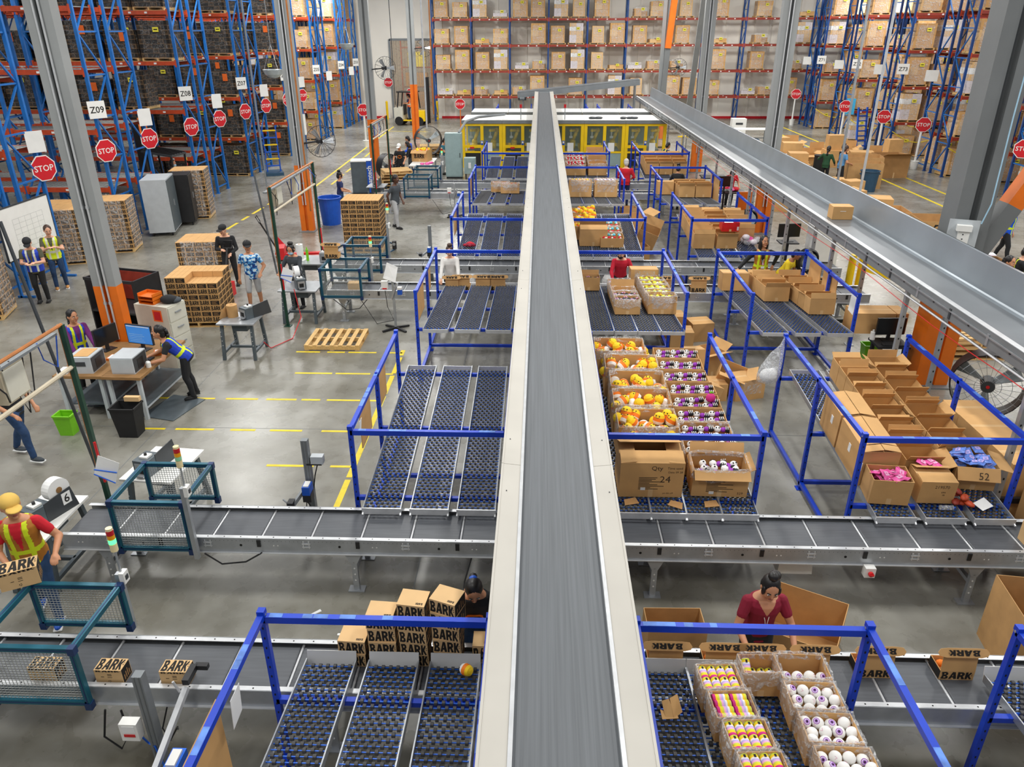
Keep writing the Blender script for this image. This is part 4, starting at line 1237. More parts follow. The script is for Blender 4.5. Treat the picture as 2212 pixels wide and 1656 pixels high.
# front row, chute side: striped tube toys and eyeball toys ------------------------------------------------
for k, (x, y) in enumerate(((1.63, 4.93), (1.67, 4.61), (1.72, 4.29), (1.76, 3.97))):
    M = on_lane(0, x, y, .06)
    carton('open carton packed with yellow striped tube toys, %s from the belt' % ORD[k], M, .35, .30, .26, 'cartons of striped tube toys', bag=True, seed=40 + k)
    pts = []
    for i in range(4):
        for j in range(2):
            if k == 1: pts.append((-.075 + .15 * j - .07, -.105 + .07 * i, .215, RY(PI / 2)))
            else: pts.append((-.12 + .08 * i, -.135 + .14 * j, .215, RX(-PI / 2)))
    toys('can', toy_can, M, pts, 'yellow and pink striped tube plush in the %s tube-toy carton from the belt' % ORD[k], 'striped tube toys in carton ' + ORD[k])
M = on_lane(0, 2.02, 5.10, .02)
carton('half-empty open carton with a few striped tube toys, against the lane end plate', M, .33, .24, .26, 'cartons of striped tube toys', bag=True, seed=50)
toys('can', toy_can, M, [(-.12, -.08, .2, RX(-1.0)), (-.03, -.05, .10, RX(-PI / 2)), (.05, -.05, .10, RX(-PI / 2)), (.12, -.05, .1, RX(-PI / 2))], 'striped tube plush in the half-empty carton at the lane end plate', 'striped tube toys in the half-empty carton')
for k, (x, y) in enumerate(((2.40, 5.09), (2.385, 4.74), (2.395, 4.39), (2.41, 4.04))):
    M = on_lane(0, x, y, -.03)
    carton('open carton of white eyeball toys, %s from the belt' % ORD[k], M, .43, .32, .25, 'cartons of eyeball toys', bag=True, seed=60 + k)
    rn = random.Random(k); pts = []; blank = []
    for i in range(4):
        for j in range(3):
            if k == 0 and j == 2: continue
            p = (-.155 + .105 * i + (.03 if j % 2 else 0) - .01, -.1 + .1 * j, (.13 if k == 0 else .19) + rn.uniform(-.015, .015))
            if rn.random() < .55: pts.append(p + (RX(rn.uniform(.2, 1.0)) @ RY(rn.uniform(-.5, .5)),))
            else: blank.append(p + (RZ(rn.uniform(0, 6)),))
    lab = 'eyeball toy in the %s eyeball carton from the belt' % ORD[k]
    toys('eye', lambda: toy_eye(1), M, pts, 'white purple-iris ' + lab, 'purple-iris eyeball toys in carton ' + ORD[k])
    toys('eyeb', lambda: toy_eye(0), M, blank, 'white veined ' + lab + ', iris turned away', 'turned eyeball toys in carton ' + ORD[k])
b = MB()
b.plate([(-.07, -.05, .01), (.02, -.07, .01), (.0, .05, .12), (-.06, .06, .10)], .006, 'cardboard'); b.plate([(.0, -.07, .01), (.10, -.03, .02), (.09, .07, .13), (.01, .05, .12)], .006, 'cardboard'); b.plate([(-.1, -.05, .01), (.04, -.08, .012), (.04, -.06, .02), (-.09, .02, .05)], .005, 'cardboard')
solo('cardboard_insert', b, 'folded cardboard insert lying on the empty skate-wheel lane nearest the overhead conveyor', 'cardboard', M=on_lane(0, 1.19, 4.75, .3))

# second row, beside the steel chute: empty-flapped cartons ------------------------------------------------
EM = []
def flapped(label, row, x, y, W, D, H, kind, group, m='cardboard', rz=0):
    fl = ((('f', 118, .11), ('b', 62, .11), ('l', -72, .2), ('r', -72, .2)), (('f', 75, .12), ('b', 150, .1), ('l', -70, .2), ('r', -70, .2)), (('f', 128, .11), ('b', 96, .12), ('l', 150, .1), ('r', 140, .1)))[kind % 3]
    return carton(label, on_lane(row, x, y, rz), W, D, H, group, m, fl)
for k in range(9):
    flapped('open empty carton, %s up the middle lane beside the carton numbered 219570' % ORD[k + 1], 1, 4.99, 8.72 + .315 * k, .45, .305, .33, (0, 0, 1, 0, 0, 1, 0, 1, 1)[k], 'flapped cartons beside the steel chute')
for k in range(7):
    flapped('open empty carton, %s up the chute-side lane behind the carton marked 52' % ORD[k], 1, 5.55, 9.06 + .365 * k, .47, .35, .33, (0, 0, 2, 0, 0, 1, 2)[k], 'flapped cartons beside the steel chute')
for k, (y, D) in enumerate(((9.62, .62), (8.93, .66), (8.52, .14))):
    t = carton('tall shut carton with loose top flaps on the outer lane, %s from the loading end' % ORD[k], on_lane(1, 4.38, y), .46, D, .52, 'tall shut cartons on the outer lane', flaps=(('l', 8, .24), ('r', 10, .22), ('f', 5, .1)), m='cardboard')
    b = MB(); b.b2(-.235, -.231, -.1, -.03, .25, .37, 'white_paper'); part('white_label', b, t)
M = on_lane(1, 4.42, 8.24, -.08)
t = carton('open carton full of pink pouches at the belt end beside the steel chute', M, .48, .34, .36)
toys('pp', lambda: pouch('pouch_pink', 'toy_pink'), M, [(random.uniform(-.17, .17), random.uniform(-.1, .1), .25 + .005 * i, RZ(random.uniform(0, 6)) @ RX(random.uniform(-.5, .5)) @ RY(random.uniform(-.5, .5))) for i in range(24)], 'bright pink pouch in the open carton at the belt end', 'pink pouches in the open carton')
M = on_lane(1, 5.0, 8.30, -.02)
t = carton('shut carton handwritten with the number 219570', M, .44, .38, .32, closed=True, flaps=(('f', 3, .18), ('b', 22, .16)))
writing(t, [('219570', .04, .25, .06), ('094', .07, .17, .035), ('08', .08, .13, .03)], .44, .38, .32)
M2 = on_lane(1, 5.0, 8.47)
toys('pp', None, M2, [(-.08, 0, .36, RZ(1) @ RX(.3)), (.02, .02, .37, RZ(2)), (.06, -.01, .36, RZ(.4))], 'pink pouch lying on top behind the carton numbered 219570', 'pink pouches on the shut carton')
M = on_lane(1, 5.62, 8.62, -.1)
t = carton('open printed carton marked 52 and filled with blue pouches', M, .52, .44, .34, flaps=(('f', 232, .17), ('b', 75, .16), ('r', 196, .2), ('l', 205, .14)))
b = MB(); b.bark(.34, .13, 'ink', TR(-.2615, 0, .2) @ RZ(-PI / 2) @ RX(PI / 2)); part('printed_word', b, t)
b = MB(); b.text('52', .13, 'pen', TR(.05, -.30, .27) @ RX(1.0)); part('handwriting', b, t)
toys('bp', lambda: pouch('pouch_blue', 'toy_lilac'), M, [(random.uniform(-.18, .18), random.uniform(-.14, .14), .28 + .005 * i, RZ(random.uniform(0, 6)) @ RX(random.uniform(-.5, .5)) @ RY(random.uniform(-.4, .4))) for i in range(24)], 'shiny blue pouch in the carton marked 52', 'blue pouches in the carton marked 52')
b = MB(); rn = random.Random(9); [b.ball((rn.uniform(-.1, .1), rn.uniform(-.08, .08), .03 + .02 * k), (.08, .05, .03), 'rack_red' if k % 2 else 'rack_orange', 8, 5, RZ(k)) for k in range(6)]; solo('red_cloth', b, 'crumpled rust-red cloth beside the carton numbered 219570', 'cloth', M=on_lane(1, 5.33, 8.12), smooth=True)
b = MB(); b.plate([(-.1, -.07, 0), (.1, -.07, 0), (.1, .07, .04), (-.1, .07, .02)], .003, 'white_paper'); solo('paper_sheet', b, 'white paper sheet lying on the lane end in front of the carton marked 52', 'paper', M=on_lane(1, 5.56, 8.05, .5) @ TR(0, 0, .03))
b = MB(); b.cyl((-.1, 0, .04), (.06, 0, .04), .03, 'liner_film'); b.cyl((.06, 0, .04), (.09, 0, .04), .013, 'blue_plastic'); solo('water_bottle', b, 'clear bottle with blue cap lying on the lane end', 'bottle', M=on_lane(1, 5.1, 7.98))
# hanging clear bag on the blue post
t = thing('plastic_bag', 'clear plastic bag hanging from the blue post of the rack beside the steel chute', 'bag', (3.93, 11.36, 0))
b = MB(); rn = random.Random(4)
ring = [(.0, 1.86, 0), (.04, 1.7, -.02), (.11, 1.55, -.08), (.17, 1.35, -.14), (.19, 1.2, -.17), (.15, 1.08, -.18), (.06, 1.03, -.17), (.005, 1.02, -.17)]
vs = [(dx + r_ * math.cos(2 * PI * i / 14) * rn.uniform(.85, 1.1), -.04 + r_ * .8 * math.sin(2 * PI * i / 14), z) for r_, z, dx in ring for i in range(14)]
b.raw(vs, [(j * 14 + i, j * 14 + (i + 1) % 14, (j + 1) * 14 + (i + 1) % 14, (j + 1) * 14 + i) for j in range(7) for i in range(14)], 'bag_film'); part('bag_film', b, t, True)
b = MB(); b.ball((-.17, -.04, 1.17), (.14, .11, .12), 'white_paper', 12, 8); b.ball((-.1, -.02, 1.2), (.08, .1, .09), 'white_paper', 9, 6); part('crumpled_film', b, t, True)

# third row, chute side ------------------------------------------------
for k in range(5):
    M = on_lane(2, 1.80, 14.58 + .385 * k)
    t = carton('wrapped carton of dark plush toys, %s from the loading end' % ORD[k], M, .50, .36, .30, 'cartons of dark plush toys', bag=True, seed=k, flaps=(('b', 100, .16),) if k == 2 else ())
    if k != 2: toys('dark', lambda: toy_mix('toy_black', 'toy_purple', 'dark_plush_toy', 'toy_pink'), M, [(-.16 + .1 * i, -.08 + .15 * j, .25) for i in range(4) for j in range(2)], 'black and purple plush in the %s wrapped dark-toy carton' % ORD[k], 'dark plush toys in carton ' + ORD[k])
for k in range(5):
    M = on_lane(2, 2.50, 14.65 + .42 * k)
    t = carton('wrapped carton of pale yellow plush toys, %s from the loading end' % ORD[k], M, .56, .40, .32 if k else .36, 'cartons of pale plush toys', bag=True, film=True, seed=k + 9)
    toys('pale', lambda: toy_mix('toy_lime', 'toy_white', 'pale_plush_toy', 'toy_yellow') , M, [(-.19 + .12 * i, -.08 + .16 * j, .29) for i in range(4) for j in range(2)], 'pale yellow plush in the %s wrapped pale-toy carton' % ORD[k], 'pale plush toys in carton ' + ORD[k])
t = carton('large wrapped carton standing highest on the pale-toy lane, by the red-shirted woman', on_lane(2, 2.40, 16.75), .62, .42, .46, film=True, closed=True, seed=33)
M = on_lane(2, 1.14, 16.6)
carton('open carton of purple and black toys at the belt end beside the overhead conveyor', M, .50, .36, .30, 'cartons of dark plush toys', flaps=(('b', 95, .1), ('l', 150, .1)))
toys('dark', None, M, [(-.14 + .1 * i, -.05 + .13 * j, .22) for i in range(4) for j in range(2)], 'black and purple plush in the belt-end carton beside the overhead conveyor', 'dark plush toys in the belt-end carton')
# third row, beside the chute: flapped open cartons
for k in range(4): flapped('open flapped carton, %s up the middle lane of the third row' % ORD[k], 2, 5.10, 15.75 + .36 * k, .52, .36, .32, 1 if k else 0, 'flapped cartons in the third row')
for k in range(6): flapped('open flapped carton, %s up the chute-side lane of the third row' % ORD[k], 2, 5.70, 14.72 + .37 * k, .50, .36, .32, (1, 2)[k % 2], 'flapped cartons in the third row')
carton('shut carton at the belt end of the outer lane in the third row', on_lane(2, 4.44, 16.72), .58, .42, .40, closed=True)
# fourth row ------------------------------------------------
t = carton('large flapped carton before the candy-corn cartons of the fourth row', on_lane(3, 1.48, 20.45), .74, .46, .46, flaps=(('f', 20, .2), ('b', 70, .2)))
for k in range(3):
    M = on_lane(3, 1.28 + .04 * (k < 1) , 20.98 + .62 * k)
    carton('open carton heaped with candy-corn toys in the fourth row, %s from the belt' % ORD[k], M, .72, .5, .38, 'candy-corn cartons of the fourth row', seed=k)
    toys('candy', None, M, [(-.27 + .135 * i, -.14 + .14 * j, .27 + random.uniform(0, .06)) for i in range(5) for j in range(3)], 'candy-corn plush in the %s carton of the fourth row' % ORD[k], 'fourth-row candy-corn toys in carton ' + ORD[k])
for k in range(3):
    M = on_lane(3, 1.98 - .0 * k, 20.32 + .52 * k)
    carton('open carton of red and turquoise toys in the fourth row, %s from the belt' % ORD[k], M, .62, .42, .26, 'red and turquoise toy cartons', bag=k > 0, seed=k + 3)
    toys('redt', lambda: toy_mix('cloth_red', 'toy_white', 'red_plush_toy'), M, [(-.22 + .14 * i, -.1, .24) for i in range(4)], 'red plush in the %s red and turquoise carton' % ORD[k], 'red toys in carton ' + ORD[k])
    toys('cyan', lambda: toy_mix('toy_cyan', 'toy_white', 'turquoise_plush_toy'), M, [(-.22 + .14 * i, .08, .26) for i in range(4)], 'turquoise plush in the %s red and turquoise carton' % ORD[k], 'turquoise toys in carton ' + ORD[k])
for k in range(6): flapped('open flapped carton, %s up the outer lane of the fourth row' % ORD[k], 3, 4.42, 20.28 + .40 * k, .56, .40, .40, 1, 'flapped cartons in the fourth row')
for k in range(6): flapped('open flapped carton, %s up the middle lane of the fourth row' % ORD[k], 3, 5.04, 20.28 + .40 * k, .54, .38, .34, 1 if k % 2 else 0, 'flapped cartons in the fourth row')
for k in range(4): flapped('open flapped carton, %s up the chute-side lane of the fourth row' % ORD[k], 3, 5.64, 20.9 + .42 * k, .52, .40, .36, 1, 'flapped cartons in the fourth row')
t = thing('storage_tote', 'bright red plastic tote on the cartons of the fourth row', 'tote', M=on_lane(3, 5.12, 20.42) @ TR(0, 0, .42))
part('tote_body', carton_body(.46, .34, .24, 'red_paint', .012), t); b = MB(); b.b2(-.24, .24, -.18, .18, .235, .25, 'red_paint')
q = MB(); q.b2(.17, .22, -.1715, -.17, .03, .13, 'white_paper'); part('white_label', q, t)
q = MB(); q.plate([(-.15, -.1, .2), (.1, -.1, .21), (.08, .1, .2), (-.14, .08, .22)], .02, 'white_paper'); part('folded_bag', q, t)
b = MB(); rn = random.Random(8)
for k in range(9): b.ball((rn.uniform(-.18, .18), rn.uniform(-.14, .14), rn.uniform(.04, .2)), (.11, .1, .08), ('pouch_pink', 'wrapped_toy', 'bag_film')[k % 3], 8, 6)
solo('plastic_bag', b, 'clear bag of pink pouches beside the red tote', 'bag', M=on_lane(3, 5.74, 20.45) @ TR(0, 0, .02), smooth=True, kind=None)
# fifth and last rows ------------------------------------------------
for k, (x, mm) in enumerate(((1.42, ('toy_yellow', 'toy_orange')), (2.30, ('toy_white', 'toy_purple')))):
    M = on_lane(4, x - .02, 26.6)
    carton('tall wrapped carton of %s toys in the fifth row' % ('yellow' if k == 0 else 'white and purple'), M, .78, .6, .56, 'tall toy cartons of the fifth row', bag=True, film=True, seed=k + 70)
    toys('p%d' % k, (lambda a: (lambda: toy_mix(a[0], a[1], 'plush_toy', 'toy_white')))(mm), M, [(-.26 + .13 * i, -.18 + .18 * j, .53) for i in range(5) for j in range(3)], 'plush toy heaped in the tall %s carton of the fifth row' % ('yellow' if k == 0 else 'white and purple'), 'toys in the tall carton %s' % k)
carton('low open carton behind the two tall toy cartons of the fifth row', on_lane(4, 2.35, 27.5), .7, .5, .34, flaps=(('b', 60, .2), ('l', 160, .2)))
for k in range(3):
    M = on_lane(5, 1.45, 31.6 + .75 * k)
    carton('carton of red and white packets in the last row, %s from the belt' % ORD[k], M, .82, .6, .42, 'red and white cartons of the last row', bag=True, seed=k + 80)
    toys('redp', lambda: toy_mix('cloth_red', 'toy_white', 'red_packet', 'toy_white'), M, [(-.28 + .14 * i, -.18 + .2 * j, .40) for i in range(5) for j in range(3)], 'red and white packet in the %s carton of the last row' % ORD[k], 'red packets in carton ' + ORD[k])
for k in range(3): carton('brown carton beside the red and white ones in the last row, %s from the belt' % ORD[k], on_lane(5, 2.34, 31.6 + .75 * k), .74, .6, .46, 'brown cartons of the last row', bag=True, flaps=(('b', 90, .2),), seed=k + 84)
for k, x in enumerate((-1.05, -1.42)):
    M = on_lane(4, x, 27.52 + .42 * k)
    carton('wrapped carton of red toys on the desk side of the fifth row, %s' % ('in front' if k == 0 else 'behind the other'), M, .66, .46, .34, bag=True, film=True, seed=90 + k)
    toys('redt', None, M, [(-.22 + .14 * i, -.1 + .16 * j, .29) for i in range(4) for j in range(2)], 'red plush in the %s wrapped carton on the desk side' % ('front' if k == 0 else 'rear'), 'red toys in desk-side carton %d' % k)
for c, (x, m_) in enumerate(((5.05, .5), (5.62, .5))):
    for k in range(4): flapped('open flapped carton, %s up the %s lane of the fifth row' % (ORD[k], ('middle', 'chute-side')[c]), 4, x, 26.55 + .40 * k, .54, .38, .38, k % 2, 'flapped cartons in the fifth row')
carton('shut carton on the outer lane of the fifth row with a white label', on_lane(4, 4.45, 27.4), .56, .5, .44, closed=True)
for c, x in enumerate((4.55, 5.1, 5.66)):
    for k in range(4): flapped('open flapped carton, %s up the %s lane of the last row' % (ORD[k], ('outer', 'middle', 'chute-side')[c]), 5, x, 31.7 + .48 * k, .52, .44, .44, k % 2, 'flapped cartons in the last row')

# ---------------------------------------------------------------- printed shipping boxes
def bark_box(label, M, W=.26, D=.15, H=.17, group=None, top=True, front=False, name='printed_box', side=True, small=True):
    t = thing(name, label, 'box', M=M, group=group)
    b = MB(); b.box((0, 0, H / 2), (W, D, H), 'cardboard_pale'); part('box_body', b, t)
    if top:
        b = MB(); b.bark(W * .94, D * .9, 'ink', TR(0, 0, H + .001)); b.bark(W * .9, H * .12, 'ink', TR(0, -D / 2 - .001, H * .93) @ RX(PI / 2)); part('printed_word', b, t)
    if front:
        b = MB(); b.bark(W * .94, H * .84, 'ink', TR(0, -D / 2 - .001, H * .48) @ RX(PI / 2)); part('printed_word', b, t)
        b = MB(); b.bark(W * .26, .028, 'ink', TR(W * .28, -D * .34, H + .001) @ RZ(PI)); part('small_word', b, t)
    elif small:
        b = MB()
        for k in range(3):
            a0 = 2 * PI * k / 3
            b.poly([(.0 + .014 * math.cos(a0 + u) * s_, -D / 2 - .001, .035 + .014 * math.sin(a0 + u) * s_) for u, s_ in ((0, 1), (.8, 1), (1.5, 1.0), (1.5, .55), (.8, .6), (0, .6))], 'ink')
        for x, z, w_ in ((-.06, .085, .03), (.01, .10, .04), (.01, .115, .04)): b.b2(x - w_ / 2, x + w_ / 2, -D / 2 - .001, -D / 2, z, z + .006, 'ink')
        b.b2(-.012, .03, -D / 2 - .001, -D / 2, .078, .083, 'ink'); part('recycle_mark', b, t)
    if side:
        b = MB(); b.b2(W / 2, W / 2 + .001, -D / 2 + .006, D / 2 - .006, .006, H - .004, 'ink')
        for k in range(4): b.b2(W / 2 + .001, W / 2 + .002, -D * .3 + k * D * .18, -D * .3 + k * D * .18 + .012, .03, H * (.5 + .1 * (k % 3)), 'cardboard_dark')
        part('black_panel', b, t)
    return t
BZ = .722
bark_box('small printed box on the front belt line behind the wire guard', TR(-4.62, 5.17, BZ))
bark_box('small printed box on the front belt line, between the wire guard and the grey post', TR(-3.98, 5.17, BZ))
bark_box('small printed box on the front belt line, past the grey post beside the scanner arm', TR(-3.36, 5.17, BZ))
stack = [  # x, y, number high, turn
    (-1.74, 5.50, 2, -.03), (-1.44, 5.505, 4, -.02), (-1.14, 5.505, 5, -.10), (-.82, 5.50, 5, -.30)]
for c, (x, y, n, rz) in enumerate(stack):
    for k in range(n):
        bark_box('printed box stacked on the front belt, %s column from the desk side, %s up' % (ORD[c], ORD[k]), TR(x + random.uniform(-.01, .01), y + random.uniform(-.008, .008), BZ + .151 * k + (.046 if c == 3 else 0)) @ RZ(rz * (k / n) * 1.6 + random.uniform(-.05, .05)), .265, .22, .15, 'printed boxes stacked on the front belt line', False, True)
bark_box('larger printed box resting on the corner of the wire guard, carried by the running person', TR(-5.1, 5.79, 1.328) @ RZ(.5), .34, .2, .2)

def lid_box(label, M, group=None, W=.34, D=.22, H=.11, toy=None):
    t = thing('open_printed_box', label, 'box', M=M, group=group)
    part('box_body', carton_body(W, D, H, 'cardboard', .006), t)
    b = MB(); b.plate([(-W / 2, 0, 0), (W / 2, 0, 0), (W / 2, 0, .19), (-W / 2, 0, .19)], .005, 'cardboard'); part('lid', b, t, M=TR(0, -D / 2, H) @ RX(-.12))
    b = MB()
    q = [(-W / 2 + .0, 0), (W / 2, 0), (W / 2 + .06, .015), (W / 2 + .075, .045), (W / 2 + .05, .08), (W / 2 - .02, .088), (-W / 2 + .02, .088), (-W / 2 - .05, .08), (-W / 2 - .075, .045), (-W / 2 - .06, .015)]
    b.plate([(x, 0, z) for x, z in q], .005, 'cardboard'); b.bark(W * .9, .055, 'ink', TR(0, -.0065, .045) @ RX(PI / 2) @ RZ(PI)); part('lid_flap', b, t, M=TR(0, -D / 2 - .023, H + .188) @ RX(-.5))
    b = MB(); b.bark(W * .9, H * .8, 'ink', TR(0, -D / 2 - .0015, H / 2) @ RX(PI / 2)); part('printed_word', b, t)
    b = MB(); b.b2(-W / 2 - .001, -W / 2, -D / 2, D / 2, .005, H - .004, 'ink'); part('black_panel', b, t)
    b = MB(); b.ball((-.09, .03, .075), (.05, .04, .035), 'toy_orange', 8, 6); b.ball((.05, .02, .07), (.05, .05, .035), 'toy_white', 8, 6); part('packed_goods', b, t, True)
    return t
for x, lab in ((1.25, 'nearest the overhead conveyor, before the brown carton'), (1.78, 'before the maroon-shirted woman, first of a pair'), (2.12, 'before the maroon-shirted woman, second of a pair'), (2.62, 'inside the blue corner post'), (3.22, 'between the two blue posts'), (3.98, 'at the picture edge behind the blue post')):
    lid_box('open lidded box on the front belt, ' + lab, TR(x, 5.50, BZ), W=.32, D=.2, H=.11)
for x, lab in ((-1.78, 'before the white-shirted woman, first'), (-1.28, 'before the white-shirted woman, second'), (-.95, 'before the white-shirted woman, third'), (2.9, 'behind the pale-toy cartons'), (3.72, 'behind the shut carton of the third row'), (5.25, 'behind the flapped cartons by the panel'), (6.55, 'under the steel chute')):
    lid_box('open lidded box on the third belt line, ' + lab, TR(x, 17.05, BZ), W=.36, D=.24, H=.12)
lid_box('open printed box with raised lid standing on the corner of the third-line teal guard', TR(-4.95, 17.58, 1.327))
lid_box('open printed box held by the white-shirted woman', TR(-2.02, 16.98, BZ), W=.3, D=.2)
bark_box('brown box travelling on the third belt line before the teal guard', TR(-4.35, 17.0, BZ), .26, .2, .17, top=False, small=False, side=False)
bark_box('printed box on the second belt line at the picture edge, below the flapped cartons', TR(5.98, 7.52, BZ), .34, .26, .26, None, False, True)
t = carton('plain brown box riding on the steel chute', TR(6.46, 16.45, CZ + .006) @ RZ(-.04), .42, .32, .27, closed=True, m='cardboard'); b = MB(); b.b2(-.06, .06, -.162, -.16, .17, .18, 'white_paper'); part('tape_strip', b, t)
bark_box('printed carton held on the lane by the woman in black with a blue hair tie', TR(-.47, 5.56, BZ), .24, .2, .22, None, False, True)
# candy toy left on the lane
o = toy_candy(); o.matrix_local = on_lane(0, -.66, 5.17, .9) @ TR(0, 0, .07) @ RX(1.45) @ Matrix.Diagonal((.62, .62, .62, 1)); o['label'] = 'single candy-corn plush lying at the end plate of the desk-side lane'
b = MB(); rn = random.Random(3); [b.ball((rn.uniform(-.12, .12), rn.uniform(-.07, .07), .05 + .008 * k), (.1, .06, .04), ('cloth_crimson', 'cloth_maroon')[k % 2], 9, 6, RZ(k)) for k in range(7)]
solo('red_jacket', b, 'crumpled crimson jacket on the desk-side lane of the fourth row', 'jacket', M=on_lane(3, -1.9, 20.1), smooth=True)
# big open cartons on the floor in the packing aisle
def floor_carton(label, x, y, rz, W, D, H, flaps=(), m='cardboard', tilt=(0, 0), z=0):
    return carton(label, TR(x, y, z) @ RZ(rz) @ RX(tilt[0]) @ RY(tilt[1]), W, D, H, None, m, flaps)
floor_carton('large open empty carton on the floor behind the maroon-shirted woman', 2.85, 6.42, -.5, .9, .85, .58, m='kraft')
floor_carton('open empty carton on the floor beside the overhead conveyor, front packing aisle', 1.46, 6.1, .02, .6, .36, .74, m='kraft')
floor_carton('tall open carton with toys at the picture edge, front packing aisle', 5.38, 6.4, -.12, .7, .72, .85, m='kraft')
for k, (x, y, rz, W, D, H, tx, ty, z) in enumerate(((3.02, 12.6, .35, .44, .40, .36, .0, .42, .10), (3.28, 12.9, .1, .46, .4, .34, 0, 0, .0), (3.62, 13.2, -.35, .5, .44, .38, .2, .3, .12), (3.0, 13.5, .1, .4, .36, .42, -.2, 0, .3), (3.35, 14.0, .5, .6, .5, .5, 0, 0, 0), (2.45, 12.25, .3, .4, .4, .3, 0, 0, 0))):
    carton('discarded brown carton in the aisle behind the skeleton toy cartons, %s in the pile' % ORD[k], TR(x, y, z) @ RZ(rz) @ RX(tx) @ RY(ty), W, D, H, 'discarded cartons in the aisle', closed=k not in (2, 4), flaps=(('f', 160, .2), ('r', 140, .2)) if k in (2, 4) else ())
for k, (x, y, W, H) in enumerate(((3.1, 15.4, .5, .4), (3.0, 16.1, .55, .5), (3.6, 15.9, .5, .42), (3.9, 13.0, .6, .4))):
    carton('brown carton left on the aisle floor by the third row, %s from the loading side' % ORD[k], TR(x, y, 0) @ RZ(.1 * k), W, .45, H, 'cartons left in the aisle', closed=True, film=k == 3)
floor_carton('big open crate-like carton in the aisle of the fourth row', 3.1, 24.6, .3, .9, .8, .8, (('r', 150, .3),))
floor_carton('tipped carton leaning in the aisle of the fourth row', 3.2, 23.0, -.3, .6, .5, .7, (('b', 120, .25),), 'kraft', (.25, .35), .16)
floor_carton('low carton under the tipped one in the aisle of the fourth row', 2.95, 22.2, .2, .6, .5, .45, (), 'cardboard')
floor_carton('carton beside the man in the red shirt', 3.15, 28.0 - 1.2, .1, .5, .4, .6, (('l', 140, .2),))
# spare cartons stacked under the steel chute
for k, (x, y, z, W, D, H) in enumerate(((6.62, 9.9, 0, .6, .7, .55), (6.62, 9.9, .552, .6, .7, .5), (6.62, 9.16, 0, .6, .7, .55), (6.62, 9.16, .552, .6, .7, .5), (6.7, 8.36, 0, .6, .48, .9), (6.65, 10.6, 0, .55, .5, 1.0), (6.62, 14.45, .8, .8, .5, .42), (7.15, 14.45, .8, .22, .5, .42))):
    carton('plain shut carton stacked under the steel chute, %s' % ('lower by the fan', 'upper by the fan', 'lower, middle stack', 'upper, middle stack', 'at the picture edge', 'tall one behind the others', 'on the bench by the dark monitor', 'narrow one by the dark monitor')[k], TR(x, y, z), W, D, H, closed=True)
# cardboard panels tied to the rack sides
def panel(label, x, y, z, w_, h_, row=None):
    b = MB(); b.b2(-.006, .006, -w_ / 2, w_ / 2, -h_, 0, 'cardboard'); b.b2(-.008, .008, -w_ / 2, w_ / 2, -h_ - .012, -h_, 'steel_grey')
    solo('cardboard_sheet', b, label, 'panel', (x, y, z))
panel('brown cardboard panel tied to the desk-side rail of the second row, belt end', -2.36, 9.15, 1.77, .62, .62)
panel('brown cardboard panel tied to the desk-side rail of the second row, loading end', -2.36, 10.25, 1.77, .7, .62)
panel('brown cardboard panel on the desk-side rail of the third row, loading end', -2.36, 14.4, 1.77, .8, .7)
panel('brown cardboard panel on the desk-side rail of the third row, belt end', -2.36, 15.5, 1.77, .7, .6)
panel('brown cardboard panel on the desk-side rail of the fourth row', -2.36, 21.3, 1.77, 1.0, .7)
panel('brown cardboard panel on the desk-side rail of the fifth row', -2.36, 26.5, 1.77, 1.2, .7)
panel('large brown cardboard panel on the front desk-side rail, beside the hanging paper', -2.37, 3.62, 1.77, .8, .9)
panel('brown cardboard panel on the chute-side rail of the third row, belt end', 5.97, 16.0, 1.77, .7, .9)
panel('brown cardboard panel on the chute-side rail of the third row, loading end', 5.97, 15.1, 1.77, .8, .9)
panel('brown cardboard panel on the chute-side rail of the fifth row', 5.97, 26.4, 1.77, 1.4, 1.0)
panel('brown cardboard panel on the chute-side rail of the last row', 5.97, 32.5, 1.77, 1.2, 1.0)
for lab, x, y, s in (('white paper hanging from the front desk-side rail', -2.28, 4.1, .3), ('white sheet with a yellow mark on the chute-side post of the third row', 5.99, 13.9, .42), ('white sheet on the chute-side rail of the last row', 5.99, 34.0, .5), ('white plastic scrap hanging from the second-row desk-side corner', -2.28, 8.5, .2)):
    b = MB(); b.plate([(0, -s * .3, -s), (0, s * .3, -s * .95), (.02, s * .3, 0), (.02, -s * .3, 0)], .003, 'white_paper'); solo('paper_sheet', b, lab, 'paper', (x, y, 1.76))

